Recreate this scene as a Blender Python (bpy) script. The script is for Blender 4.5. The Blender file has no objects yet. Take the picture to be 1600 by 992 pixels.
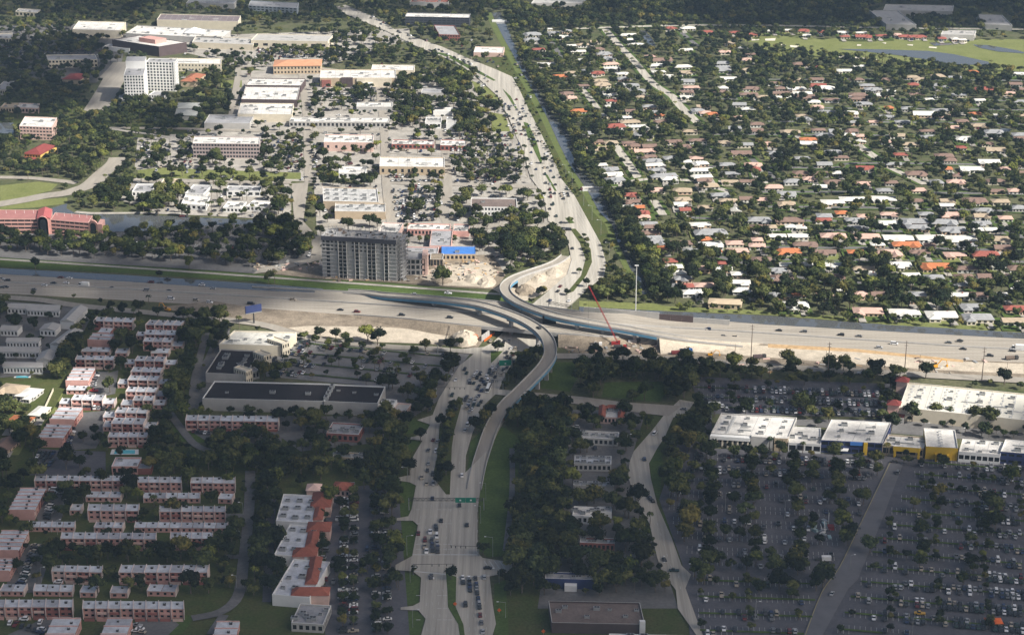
import bpy, math, random
import numpy as np
from mathutils import Vector, Matrix
from mathutils.geometry import tessellate_polygon
R = random.Random(11)
NR = np.random.default_rng(5)
C = bpy.context.scene.collection
SC = bpy.context.scene

# ------------------------------------------------------------ camera, light, sky
F = 3000.0; H = 476.0; TH = math.radians(20.24)
CT, ST = math.cos(TH), math.sin(TH)
cam = bpy.data.cameras.new('camera'); cam.lens = 36.0 * F / 1600.0; cam.sensor_width = 36.0
cam.clip_start = 1.0; cam.clip_end = 30000.0
camo = bpy.data.objects.new('camera', cam); C.objects.link(camo)
camo.location = (0, 0, H); camo.rotation_euler = (math.radians(90) - TH, 0, 0)
SC.camera = camo
SUN_EL = math.radians(42.0); SUN_AZ = math.radians(28.0)     # sun to the right, a little behind the camera
TOSUN = Vector((math.cos(SUN_EL) * math.cos(SUN_AZ), -math.cos(SUN_EL) * math.sin(SUN_AZ), math.sin(SUN_EL)))
W = bpy.data.worlds.new('World'); SC.world = W; W.use_nodes = True
nt = W.node_tree; nt.nodes.clear()
sky = nt.nodes.new('ShaderNodeTexSky'); sky.sky_type = 'NISHITA'; sky.sun_disc = False
sky.sun_elevation = SUN_EL; sky.sun_rotation = math.atan2(TOSUN.x, TOSUN.y); sky.altitude = 100; sky.dust_density = 5.0; sky.air_density = 0.85
bg = nt.nodes.new('ShaderNodeBackground'); bg.inputs['Strength'].default_value = 0.062
wo = nt.nodes.new('ShaderNodeOutputWorld')
nt.links.new(sky.outputs[0], bg.inputs['Color']); nt.links.new(bg.outputs[0], wo.inputs['Surface'])
sl = bpy.data.lights.new('sun', 'SUN'); sl.energy = 4.9; sl.angle = math.radians(0.6); sl.color = (1.0, 0.95, 0.87)
slo = bpy.data.objects.new('sun', sl); C.objects.link(slo); slo.location = (0, 0, 900)
slo.rotation_euler = TOSUN.to_track_quat('Z', 'Y').to_euler()
vs = SC.view_settings; vs.view_transform = 'Standard'; vs.look = 'None'; vs.exposure = 0.7; vs.gamma = 1.0
SC.cycles.max_bounces = 4; SC.cycles.diffuse_bounces = 2; SC.cycles.glossy_bounces = 2
SC.cycles.transparent_max_bounces = 4; SC.cycles.volume_bounces = 0

# ------------------------------------------------------------ picture <-> ground
def G(px, py, z=0.0):
    u = (px - 800) / F; v = (496 - py) / F
    dx, dy, dz = u, CT + v * ST, -ST + v * CT
    t = (z - H) / dz
    return Vector((dx * t, dy * t, z))
def PX(p):
    d = p.y * CT - (p.z - H) * ST
    return 800 + F * p.x / d, 496 - F * ((p.z - H) * CT + p.y * ST) / d
def PXn(x, y, z):
    d = y * CT - (z - H) * ST
    return 800 + F * x / d, 496 - F * ((z - H) * CT + y * ST) / d
def SCL(py): return (F * ST + (py - 496) * CT) / H           # pixels of the photo per metre across
def cat(pts, n=6):                                            # Catmull-Rom through tuples
    out = []
    P = [pts[0]] + list(pts) + [pts[-1]]
    for i in range(1, len(P) - 2):
        p0, p1, p2, p3 = (np.array(q, float) for q in P[i - 1:i + 3])
        for k in range(n):
            t = k / n
            out.append(0.5 * (2 * p1 + (p2 - p0) * t + (2 * p0 - 5 * p1 + 4 * p2 - p3) * t * t + (3 * p1 - p0 - 3 * p2 + p3) * t ** 3))
    out.append(np.array(pts[-1], float)); return out
def inpoly(x, y, poly):
    x = np.asarray(x, float); y = np.asarray(y, float); r = np.zeros(x.shape, bool)
    n = len(poly); j = n - 1
    for i in range(n):
        xi, yi = poly[i][:2]; xj, yj = poly[j][:2]
        if yi != yj:
            c = ((yi > y) != (yj > y)) & (x < (xj - xi) * (y - yi) / (yj - yi) + xi); r ^= c
        j = i
    return r
# rasters in photo pixels, half size: occupancy (no tree there), soft = keep crowns off it
RW, RH = 800, 496
OCC = np.zeros((RH, RW), bool); HARD = np.zeros((RH, RW), bool); DEN = np.zeros((RH, RW), float); HSE = np.zeros((RH, RW), bool)
_yy, _xx = np.mgrid[0:RH, 0:RW]
def paint(arr, poly, val=True):
    xs = [p[0] / 2 for p in poly]; ys = [p[1] / 2 for p in poly]
    x0, x1 = max(0, int(min(xs)) - 1), min(RW, int(max(xs)) + 2); y0, y1 = max(0, int(min(ys)) - 1), min(RH, int(max(ys)) + 2)
    if x1 <= x0 or y1 <= y0: return
    m = inpoly(_xx[y0:y1, x0:x1] + .25, _yy[y0:y1, x0:x1] + .25, [(a, b) for a, b in zip(xs, ys)])
    arr[y0:y1, x0:x1][m] = val
def look(arr, px, py, out=0):
    x, y = int(px / 2), int(py / 2)
    if 0 <= x < RW and 0 <= y < RH: return arr[y, x]
    return out

# ------------------------------------------------------------ materials
MATS = {}
def mat(name, col, rough=.85, var=.18, scale=.25, col2=None, metal=0.0, spec=.3, obj=False, stretch=None, fine=0.0):
    if name in MATS: return MATS[name]
    m = bpy.data.materials.new(name); m.use_nodes = True; t = m.node_tree; b = t.nodes['Principled BSDF']
    b.inputs['Roughness'].default_value = rough; b.inputs['Metallic'].default_value = metal
    b.inputs['Specular IOR Level'].default_value = spec
    N = t.nodes.new; L = t.links.new
    g = N('ShaderNodeNewGeometry'); mp = N('ShaderNodeMapping'); L(g.outputs['Position'], mp.inputs['Vector'])
    if stretch:
        mp.inputs['Rotation'].default_value = (0, 0, stretch[0]); mp.inputs['Scale'].default_value = (stretch[1], stretch[2], 1)
    nz = N('ShaderNodeTexNoise'); nz.inputs['Scale'].default_value = scale; nz.inputs['Detail'].default_value = 6; nz.inputs['Roughness'].default_value = .65
    L(mp.outputs[0], nz.inputs['Vector'])
    r = N('ShaderNodeMapRange'); r.inputs['From Min'].default_value = .3; r.inputs['From Max'].default_value = .7
    L(nz.outputs['Fac'], r.inputs['Value'])
    mx = N('ShaderNodeMix'); mx.data_type = 'RGBA'
    c2 = col2 or tuple(c * (1 - var) for c in col); c1 = col if col2 else tuple(min(1, c * (1 + var)) for c in col)
    mx.inputs[6].default_value = (*c1, 1); mx.inputs[7].default_value = (*c2, 1); L(r.outputs[0], mx.inputs[0])
    last = mx.outputs[2]
    if fine:
        n2 = N('ShaderNodeTexNoise'); n2.inputs['Scale'].default_value = scale * 9; n2.inputs['Detail'].default_value = 4
        L(g.outputs['Position'], n2.inputs['Vector'])
        r2 = N('ShaderNodeMapRange'); r2.inputs['From Min'].default_value = .25; r2.inputs['From Max'].default_value = .75
        r2.inputs['To Min'].default_value = 1 - fine; r2.inputs['To Max'].default_value = 1 + fine; L(n2.outputs['Fac'], r2.inputs['Value'])
        m2 = N('ShaderNodeMix'); m2.data_type = 'RGBA'; m2.blend_type = 'MULTIPLY'; m2.inputs[0].default_value = 1
        L(last, m2.inputs[6]); L(r2.outputs[0], m2.inputs[7]); last = m2.outputs[2]
    if obj:
        oi = N('ShaderNodeObjectInfo'); m3 = N('ShaderNodeMix'); m3.data_type = 'RGBA'; m3.blend_type = 'MULTIPLY'; m3.inputs[0].default_value = 1
        L(last, m3.inputs[6]); L(oi.outputs['Color'], m3.inputs[7]); last = m3.outputs[2]
    L(last, b.inputs['Base Color']); MATS[name] = m; return m
M = mat
GROUND = mat('ground', (.060, .076, .030), 1, col2=(.125, .12, .072), scale=.045, spec=.05, fine=.35)
ASPH = mat('dark_asphalt', (.100, .099, .112), .9, .22, .08, fine=.15, spec=.2)
ASPG = mat('grey_asphalt', (.135, .132, .13), .9, .25, .06, fine=.18, spec=.2)
PALE = mat('pale_lot', (.33, .31, .275), .9, .28, .06, fine=.2, spec=.15)
CONC = mat('concrete_road', (.385, .36, .31), .88, .30, .45, stretch=(math.radians(7), .9, .02), fine=.12, spec=.2)
CONN = mat('worn_concrete', (.30, .275, .235), .88, .14, .4, stretch=(math.radians(8), .6, .06), fine=.08, spec=.2)
HWY = mat('highway_concrete', (.315, .285, .24), .88, .30, .5, stretch=(math.radians(-11), .03, 1.1), fine=.08, spec=.2)
DIRT = mat('dirt', (.31, .26, .20), 1, col2=(.15, .125, .095), scale=.09, fine=.3, spec=.05)
SAND = mat('sand', (.45, .395, .315), 1, .22, .12, fine=.22, spec=.05)
ORSAND = mat('orange_sand', (.42, .29, .16), 1, .3, .3, fine=.3, spec=.05)
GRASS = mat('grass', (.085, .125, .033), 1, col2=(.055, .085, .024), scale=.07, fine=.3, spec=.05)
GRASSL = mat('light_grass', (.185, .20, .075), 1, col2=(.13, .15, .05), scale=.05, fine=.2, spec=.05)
GRASSD = mat('coarse_grass', (.055, .08, .022), 1, col2=(.085, .085, .035), scale=.08, fine=.3, spec=.05)
BANK = mat('bank_grass', (.125, .15, .05), 1, col2=(.085, .11, .038), scale=.12, fine=.25, spec=.05)
LOTG = mat('worn_lot', (.21, .205, .20), .9, .22, .08, fine=.15, spec=.15)
def water_mat():
    m = bpy.data.materials.new('water'); m.use_nodes = True; t = m.node_tree; b = t.nodes['Principled BSDF']
    b.inputs['Base Color'].default_value = (.088, .094, .098, 1); b.inputs['Roughness'].default_value = .05; b.inputs['IOR'].default_value = 1.6
    b.inputs['Specular IOR Level'].default_value = .9
    n = t.nodes.new('ShaderNodeTexNoise'); n.inputs['Scale'].default_value = .35; n.inputs['Detail'].default_value = 3
    g = t.nodes.new('ShaderNodeNewGeometry'); t.links.new(g.outputs['Position'], n.inputs['Vector'])
    bu = t.nodes.new('ShaderNodeBump'); bu.inputs['Strength'].default_value = .04; bu.inputs['Distance'].default_value = .5
    t.links.new(n.outputs['Fac'], bu.inputs['Height']); t.links.new(bu.outputs[0], b.inputs['Normal']); return m
WATER = water_mat()
WHITE = mat('white_roof', (.61, .59, .55), .7, .24, .11, fine=.16)
PAINT = mat('white_paint', (.72, .72, .70), .7, .05)
CREAM = mat('cream_wall', (.62, .56, .44), .85, .10, .2)
GREYW = mat('grey_wall', (.40, .39, .37), .85, .12, .2)
GREYR = mat('grey_roof', (.30, .30, .31), .85, .22, .12, fine=.15)
BLUER = mat('pale_blue_grey_roof', (.50, .52, .55), .75, .28, .22, fine=.15)
DARKR = mat('dark_membrane_roof', (.026, .023, .026), .9, .25, .1, fine=.15, spec=.1)
BROWNR = mat('brown_gravel_roof', (.16, .125, .11), .95, .2, .1, fine=.2)
TERRA = mat('terracotta_tile', (.27, .085, .055), .85, .2, .4, fine=.25)
REDR = mat('red_roof', (.20, .045, .04), .8, .15, .3, fine=.15)
PINK = mat('salmon_stucco', (.54, .31, .27), .9, .12, .25)
PINKP = mat('pale_pink_stucco', (.62, .44, .38), .9, .12, .25)
BRICK = mat('brick_red_stucco', (.29, .115, .095), .9, .15, .3)
TANW = mat('tan_wall', (.46, .37, .26), .9, .12, .2)
BROWNW = mat('purple_brown_wall', (.085, .062, .062), .85, .15, .2)
YELLOW = mat('yellow_panel', (.62, .40, .03), .6, .08)
NAVY = mat('navy_panel', (.035, .05, .14), .5, .1)
BLUE = mat('blue_panel', (.06, .19, .52), .6, .12)
GIRD = mat('blue_girder_paint', (.10, .25, .38), .55, .12, .3)
RAWC = mat('raw_concrete', (.37, .365, .36), .95, .16, .25, fine=.12)
GLASS = mat('dark_glass', (.018, .021, .026), .25, .3, .5, spec=.6)
METAL = mat('galvanised_metal', (.36, .37, .37), .5, .1, metal=.4)
DMET = mat('dark_metal', (.05, .05, .05), .6, .1)
GREEN = mat('sign_green', (.01, .20, .13), .5, .05)
RED = mat('red_paint', (.30, .03, .03), .5, .1)
ORANGE = mat('orange_paint', (.70, .13, .02), .5, .1)
EXCA = mat('machine_yellow', (.62, .30, .03), .5, .12)
POOLW = mat('pool_water', (.12, .52, .62), .15, .08)
WOOD = mat('wood_pole', (.16, .125, .10), .9, .1)
MARK = mat('lane_marking', (.52, .52, .50), .8, .1)

# ------------------------------------------------------------ mesh helper
class MB:
    def __init__(s): s.v = []; s.f = []; s.m = []; s.mats = []
    def mi(s, m):
        if m not in s.mats: s.mats.append(m)
        return s.mats.index(m)
    def poly(s, pts, m):
        b = len(s.v); s.v += [tuple(p) for p in pts]; s.f.append(tuple(range(b, b + len(pts)))); s.m.append(s.mi(m))
    def prism(s, base, top, m, mt=None, bottom=False):
        n = len(base); b = len(s.v); s.v += [tuple(p) for p in base] + [tuple(p) for p in top]; k = s.mi(m)
        for i in range(n):
            j = (i + 1) % n; s.f.append((b + i, b + j, b + n + j, b + n + i)); s.m.append(k)
        s.f.append(tuple(range(b + n, b + 2 * n))); s.m.append(s.mi(mt or m))
        if bottom: s.f.append(tuple(range(b + n - 1, b - 1, -1))); s.m.append(k)
    def box(s, o, e, n, z0, z1, m, mt=None, bottom=False):     # o corner, e along, n across (vectors)
        o = Vector((o[0], o[1], 0)); e = Vector((e[0], e[1], 0)); n = Vector((n[0], n[1], 0))
        q = [o, o + e, o + e + n, o + n]; a = Vector((0, 0, z0)); c = Vector((0, 0, z1))
        s.prism([p + a for p in q], [p + c for p in q], m, mt, bottom)
    def cbox(s, c, sx, sy, sz, m, rot=0.0, mt=None):           # centred on c at its base
        e = Vector((math.cos(rot), math.sin(rot), 0)); n = Vector((-e.y, e.x, 0))
        o = Vector(c) - e * sx / 2 - n * sy / 2
        s.box(o, e * sx, n * sy, c[2], c[2] + sz, m, mt, True)
    def tube(s, p, q, r0, r1, m, k=6):
        p = Vector(p); q = Vector(q); d = (q - p).normalized(); a = d.orthogonal().normalized(); c = d.cross(a)
        ring = lambda o, r: [o + (a * math.cos(2 * math.pi * i / k) + c * math.sin(2 * math.pi * i / k)) * r for i in range(k)]
        s.prism(ring(p, r0), ring(q, r1), m, bottom=True)
    def mesh(s, name):
        me = bpy.data.meshes.new(name); me.from_pydata(s.v, [], s.f)
        for m in s.mats: me.materials.append(m)
        if len(s.mats) > 1: me.polygons.foreach_set('material_index', s.m)
        me.update(); return me
    def obj(s, name, parent=None, loc=None, stuff=False):
        me = s.mesh(name)
        if loc is not None: me.transform(Matrix.Translation(-Vector(loc)))
        o = bpy.data.objects.new(name, me); C.objects.link(o)
        if parent is not None:
            o.parent = parent
        elif loc is not None: o.location = loc
        if stuff: o['kind'] = 'stuff'
        return o
def empty(name, loc, label=None, cat_=None, group=None):
    o = bpy.data.objects.new(name, None); o.empty_display_size = 1; C.objects.link(o); o.location = loc
    if label: tag(o, label, cat_, group)
    return o
THINGS = []
def tag(o, label, cat_, group=None, pxy=None):
    o['label'] = label; o['category'] = cat_
    if group: o['group'] = group
    if pxy is None: pxy = PX(o.location)
    THINGS.append((o, pxy)); return o
def struct(o): o['kind'] = 'structure'; return o
def link(name, me, parent=None, loc=(0, 0, 0), rz=0.0, s=None):
    o = bpy.data.objects.new(name, me); C.objects.link(o); o.parent = parent; o.location = loc; o.rotation_euler = (0, 0, rz)
    if s is not None: o.scale = s
    return o
LAYER = [0.03]
def sheet(name, pts, m, z=None, kind='structure', occ=False, hard=False):
    if z is None: LAYER[0] += .004; z = LAYER[0]
    w = [G(p[0], p[1], z) for p in pts]
    tri = tessellate_polygon([w])
    me = bpy.data.meshes.new(name); me.from_pydata([tuple(p) for p in w], [], [tuple(t) for t in tri]); me.materials.append(m)
    for p in me.polygons:
        if p.normal.z < 0: p.flip()
    o = bpy.data.objects.new(name, me); C.objects.link(o); o['kind'] = kind
    if occ: paint(OCC, pts)
    if hard: paint(HARD, pts)
    return o
def strip_pts(line, w):                                        # band of w metres round a photo polyline, as photo pixels
    P = [G(a, b) for a, b in [q[:2] for q in line]]; L = []; Rr = []
    for i, p in enumerate(P):
        d = (P[min(i + 1, len(P) - 1)] - P[max(i - 1, 0)]).normalized(); n = Vector((-d.y, d.x, 0)) * w / 2
        L.append(PX(p + n)); Rr.append(PX(p - n))
    return L + Rr[::-1]
def road(name, line, w, m, occ=True, hard=True, z=None): return sheet(name, strip_pts(cat(line, 4), w), m, z, occ=occ, hard=hard)
# ------------------------------------------------------------ ground, water, lawns, lots
b = MB(); b.poly([(-4000, -600, 0), (4000, -600, 0), (4000, 7000, 0), (-4000, 7000, 0)], GROUND); struct(b.obj('ground'))
# air
b = MB(); b.box((-4100, -700), (8200, 0), (0, 7800), -1, 486, GROUND, bottom=True)
hz = bpy.data.materials.new('haze'); hz.use_nodes = True; t = hz.node_tree; t.nodes.clear()
pv = t.nodes.new('ShaderNodeVolumePrincipled'); pv.inputs['Density'].default_value = .000048; pv.inputs['Color'].default_value = (.52, .74, 1, 1)
pv.inputs['Anisotropy'].default_value = .1
om = t.nodes.new('ShaderNodeOutputMaterial'); t.links.new(pv.outputs[0], om.inputs['Volume'])
hzo = b.obj('haze'); hzo['kind'] = 'stuff'; hzo.data.materials.clear(); hzo.data.materials.append(hz)

# ---- soft zones of ground colour
for pts, m in [
    ([(-40,690),(400,700),(400,1040),(-40,1040)], GRASSD), ([(790,640),(1090,640),(1090,1040),(790,1040)], GRASSD), ([(390,640),(650,640),(650,1040),(390,1040)], GRASSD), ([(100,480),(330,500),(330,690),(60,690)], GRASSD),
    ([(0,40),(200,36),(190,100),(150,130),(0,120)], ASPG), ([(195,60),(640,45),(640,62),(520,100),(420,112),(360,100),(300,85)], PALE),
    ([(370,110),(740,118),(775,150),(800,200),(828,278),(790,300),(600,300),(360,205)], PALE), ([(600,205),(815,215),(838,300),(600,300)], PALE),
    ([(360,200),(500,205),(500,285),(300,275),(210,265),(215,215)], PALE), ([(185,275),(455,287),(455,340),(250,334),(180,310)], PALE),
    ([(130,352),(300,345),(480,352),(500,400),(400,426),(0,400),(0,372)], ASPG),
    ([(0,150),(300,170),(300,210),(120,222),(0,200)], GRASSD),
    ([(490,285),(880,300),(876,381),(800,420),(640,440),(500,430)], PALE),
    ([(1190,60),(1600,62),(1600,118),(1480,112),(1300,98),(1180,78)], GRASSL), ([(1150,50),(1260,58),(1260,70),(1165,66)], GRASSL),
]: sheet('ground_zone', pts, m)
paint(OCC, [(1190,60),(1600,62),(1600,112),(1480,104),(1300,88),(1180,74)])
# lawns, sun and shade put into the grass colour: lighter where lit
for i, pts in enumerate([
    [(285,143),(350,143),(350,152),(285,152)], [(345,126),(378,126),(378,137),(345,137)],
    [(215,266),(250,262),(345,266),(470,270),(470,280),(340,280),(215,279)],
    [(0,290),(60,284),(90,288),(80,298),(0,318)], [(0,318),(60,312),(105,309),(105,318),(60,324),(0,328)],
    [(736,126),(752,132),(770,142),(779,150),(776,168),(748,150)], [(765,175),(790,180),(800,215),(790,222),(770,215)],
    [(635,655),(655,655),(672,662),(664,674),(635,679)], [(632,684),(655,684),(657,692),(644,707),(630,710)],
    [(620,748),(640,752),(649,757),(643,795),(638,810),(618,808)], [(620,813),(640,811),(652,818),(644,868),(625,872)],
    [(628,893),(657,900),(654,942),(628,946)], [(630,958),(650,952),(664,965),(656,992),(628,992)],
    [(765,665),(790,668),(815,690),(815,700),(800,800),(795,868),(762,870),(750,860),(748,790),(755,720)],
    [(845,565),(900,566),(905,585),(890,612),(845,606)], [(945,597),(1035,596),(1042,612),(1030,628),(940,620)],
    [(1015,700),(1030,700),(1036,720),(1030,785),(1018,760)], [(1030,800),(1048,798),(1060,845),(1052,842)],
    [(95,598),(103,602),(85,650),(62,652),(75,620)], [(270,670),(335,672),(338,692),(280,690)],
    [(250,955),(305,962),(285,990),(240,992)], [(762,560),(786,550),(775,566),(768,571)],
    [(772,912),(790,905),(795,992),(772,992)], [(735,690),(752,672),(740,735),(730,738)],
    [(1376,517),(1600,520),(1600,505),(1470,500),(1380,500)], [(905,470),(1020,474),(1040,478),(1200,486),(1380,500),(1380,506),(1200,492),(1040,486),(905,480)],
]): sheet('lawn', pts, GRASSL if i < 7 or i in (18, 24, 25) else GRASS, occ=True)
sheet('lawn', [(0,400),(200,414),(400,428),(600,442),(790,458),(830,466),(830,474),(700,464),(505,452),(400,440),(200,427),(0,417)], GRASS, occ=True)
# canal bank beside the boulevard and verge
CL = [(768,20),(776,38),(788,62),(800,83),(815,111),(835,146),(855,184),(872,222),(886,250),(897,268),(911,288),(923,306),(936,331),(956,351),(966,381),(976,401),(997,444),(1004,459)]
CRR = [(782,20),(791,38),(800,60),(811,88),(822,111),(838,138),(858,172),(878,196),(893,217),(897,250),(903,263),(929,288),(941,306),(954,331),(962,351),(971,379),(987,404),(1002,422),(1013,459)]
sheet('canal_bank', [(x - 10, y) for x, y in CL] + CL[::-1], BANK, occ=True)
sheet('canal_verge', [(x - 34, y + 3) for x, y in CL[3:15]] + [(x - 10, y) for x, y in CL[3:15]][::-1], GRASSD, occ=True)
# parking and yards
for pts, m in [
    ([(412,545),(470,530),(600,540),(700,552),(735,552),(700,598),(612,606),(416,588)], LOTG), ([(300,590),(320,560),(338,520),(360,512),(340,640),(300,640)], ASPG),
    ([(590,606),(700,598),(686,625),(640,655),(600,655)], ASPG),
    ([(510,765),(622,752),(640,992),(508,992)], ASPH), ([(415,765),(432,770),(424,940),(410,940)], ASPH),
    ([(1075,588),(1400,600),(1380,652),(1100,646)], ASPH), ([(1072,650),(1112,648),(1112,700),(1600,722),(1600,992),(1078,992),(1066,880),(1030,780),(1050,720)], ASPH),
    ([(1380,655),(1600,672),(1600,690),(1505,686),(1388,676),(1240,664),(1240,655)], ASPG),
    ([(880,640),(1010,640),(985,720),(1000,800),(1040,890),(1060,950),(840,950),(850,880),(880,800)], ASPG),
    ([(60,700),(90,703),(165,705),(165,742),(45,742)], ASPH), ([(40,770),(105,770),(95,815),(60,815)], ASPG), ([(35,850),(85,848),(60,925),(5,925)], ASPG),
    ([(70,965),(115,960),(60,992),(10,992)], ASPG), ([(220,965),(262,962),(280,975),(262,992),(205,992)], ASPG),
    ([(130,595),(185,578),(180,615),(130,625)], ASPG), ([(120,645),(180,640),(150,700),(100,704)], ASPG), ([(140,580),(170,580),(165,608),(138,608)], ASPG),
    ([(285,665),(440,668),(440,692),(340,700)], ASPG), ([(390,648),(480,650),(600,650),(600,690),(470,705)], ASPG),
    ([(0,470),(130,480),(140,500),(100,580),(0,590)], ASPG), ([(0,590),(110,590),(60,680),(0,720)], GRASSD),
    ([(598,292),(692,290),(692,350),(620,350)], PALE), ([(606,203),(812,206),(800,250),(608,240)], PALE),
    ([(1300,600),(1302,601),(1301,602)], ASPH),
]: sheet('parking_lot', pts, m)
# building site, earthworks
sheet('dirt', [(628,432),(645,400),(770,398),(790,430),(775,452),(700,448),(600,440),(500,436),(395,424),(400,414),(505,415)], DIRT, occ=True)
sheet('sand_heap_base', [(640,428),(700,415),(760,410),(780,425),(760,448),(690,446)], SAND, occ=True)
sheet('dirt', [(770,452),(800,436),(850,418),(893,400),(897,420),(880,440),(850,458),(825,470),(800,468)], SAND, occ=True)
sheet('embankment_dirt', [(330,470),(400,481),(627,498),(740,510),(765,520),(745,545),(700,540),(607,533),(483,522),(400,508),(330,500),(250,480)], DIRT, occ=True)
sheet('sand', [(450,512),(483,509),(602,511),(690,518),(740,524),(745,540),(700,538),(576,534),(483,523)], SAND, occ=True)
sheet('construction_yard', [(870,500),(905,500),(1040,526),(1200,538),(1505,562),(1600,566),(1600,590),(1440,581),(1200,569),(1060,558),(960,553),(900,553),(872,540)], DIRT, occ=True)
sheet('sand', [(1050,533),(1200,540),(1420,555),(1505,565),(1600,568),(1600,584),(1450,577),(1300,566),(1200,558),(1060,548)], SAND, occ=True)
sheet('orange_cut', [(1200,537),(1340,545),(1505,562),(1505,566),(1340,550),(1200,543)], ORSAND, occ=True)
# water
for nm, pts in [
    ('canal', CL + CRR[::-1]),
    ('highway_canal', [(-40,416),(0,419),(200,430),(400,443),(505,451),(500,457),(440,455),(380,452),(200,440),(0,428),(-40,425)]),
    ('highway_canal', [(905,479),(1040,486),(1200,493),(1380,507),(1470,512),(1620,521),(1620,530),(1376,517),(1200,507),(1100,499),(1000,492),(905,487)]),
    ('lake', [(20,330),(75,327),(105,318),(104,326),(118,333),(160,334),(250,337),(400,344),(445,347),(430,350),(350,351),(280,356),(230,362),(162,362),(150,345),(60,338)]),
    ('pond', [(-20,192),(21,192),(23,211),(-20,213)]),
    ('golf_lake', [(1310,77),(1350,77),(1390,78),(1450,80),(1490,85),(1545,97),(1545,101),(1500,102),(1470,98),(1440,92),(1390,85),(1340,80)]),
    ('golf_lake', [(1520,70),(1545,71),(1590,79),(1600,82),(1600,84),(1560,81),(1530,75)]), ('golf_lake', [(1452,67),(1480,66),(1490,70),(1460,72)]),
    ('pond', [(1000,48),(1008,48),(1020,62),(1025,73),(1012,72),(1006,60)]), ('pond', [(1563,200),(1580,202),(1575,209),(1562,208)]),
]: sheet(nm, pts, WATER, occ=True, hard=True)
for pts in [[(1175,61),(1187,60),(1186,63),(1174,64)],[(1195,61),(1212,60),(1211,64),(1196,64)],[(1217,69),(1228,70),(1226,72),(1216,71)],[(1234,71),(1248,72),(1246,75),(1235,74)],
            [(1306,87),(1320,87),(1370,93),(1371,95),(1340,92),(1308,90)],[(1452,73),(1464,74),(1463,76),(1451,75)],[(1497,65),(1512,66),(1510,68),(1498,68)],[(1339,70),(1346,70),(1345,72),(1339,72)],[(1417,70),(1427,70),(1426,72),(1418,71)],[(1378,67),(1385,67),(1384,69)]]:
    sheet('sand_bunker', pts, mat('bunker_sand', (.62, .58, .48), 1, .1))
# ---- roads
sheet('lake_promenade', strip_pts(cat([(118,331),(140,333),(180,333),(250,333),(330,336),(400,340),(450,343)], 4), 5), PALE, occ=True)
road('canal_path', [(-30,404),(0,405),(200,418),(400,432),(600,446),(800,461)], 4.0, PALE, hard=False)
road('road', [(-20,322),(40,312),(70,306),(101,302),(125,295),(141,288),(161,270),(178,256),(184,246)], 16, CONN)
road('road', [(-10,277),(45,278),(88,282),(120,286)], 9, CONN); road('road', [(150,281),(250,283),(350,284),(455,285)], 8, CONN)
road('road', [(194,97),(182,115),(172,135),(160,155),(148,174)], 24, CONN); road('road', [(168,122),(188,100)], 18, CONN)
road('road', [(165,200),(205,206),(250,212),(300,222)], 5, PALE); road('road', [(170,200),(280,201),(370,204),(480,206),(600,205)], 8, CONN)
sheet('road', [(455,287),(482,285),(480,300),(474,346),(498,372),(504,405),(440,422),(395,428),(400,420),(485,404),(488,384),(460,350),(456,300)], CONN, occ=True, hard=True)
road('road', [(-10,398),(100,405),(200,411),(300,417),(400,424)], 10, ASPG)
road('road', [(600,285),(700,288),(800,291),(840,293)], 10, CONN); road('road', [(590,120),(600,200),(604,290),(612,350)], 8, CONN); road('road', [(693,205),(700,290),(700,350),(790,354),(860,352)], 8, CONN)
road('road', [(500,352),(600,350),(790,352)], 8, CONN); road('road', [(270,210),(272,260)], 6, PALE); road('road', [(470,110),(478,180),(482,286)], 7, CONN)
road('road', [(360,195),(372,120),(380,105),(470,104),(590,118)], 7, CONN)
# houses' streets
for ln, w in [([(944,44),(966,70),(990,95),(1020,130),(1050,150),(1062,165),(1092,194)], 9), ([(855,58),(868,75),(880,100)], 6), ([(908,138),(920,152),(934,170)], 7), ([(962,228),(982,256),(998,279)], 8),
              ([(950,293),(1010,280),(1100,283),(1200,285)], 7), ([(1062,48),(1075,60),(1090,72)], 6), ([(1022,313),(1036,336)], 7), ([(1100,226),(1112,238)], 6), ([(1340,226),(1356,238),(1372,248)], 9), ([(1165,240),(1190,262),(1215,280)], 6), ([(1108,280),(1118,292),(1140,300)], 7),
              ([(1390,262),(1420,276),(1445,288)], 7), ([(1190,359),(1300,360),(1450,362),(1600,365)], 6), ([(1190,386),(1300,387),(1450,388),(1600,392)], 6), ([(1210,405),(1330,406),(1470,407),(1600,409)], 6), ([(1200,323),(1330,324),(1480,327),(1600,330)], 6), ([(1190,300),(1330,300),(1600,303)], 6),
              ([(1456,472),(1466,484)], 7), ([(900,45),(1060,40),(1200,40),(1400,44),(1600,46)], 9), ([(1200,168),(1400,170),(1600,172)], 6), ([(1200,190),(1400,191),(1600,194)], 6), ([(1120,125),(1300,124),(1600,126)], 6), ([(1110,210),(1300,211),(1600,214)], 6), ([(1120,155),(1400,155),(1600,158)], 6),
              ([(1100,260),(1300,262),(1340,255),(1600,258)], 6), ([(1080,340),(1200,344),(1600,348)], 6), ([(1120,400),(1200,420),(1300,440),(1500,440),(1600,440)], 6), ([(1560,355),(1580,362),(1600,372)], 6)]:
    sheet('street', strip_pts(cat(ln, 4), w + 7), GRASS); road('street', ln, w, CONC if w > 6 else ASPG, hard=w > 6)
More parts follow.
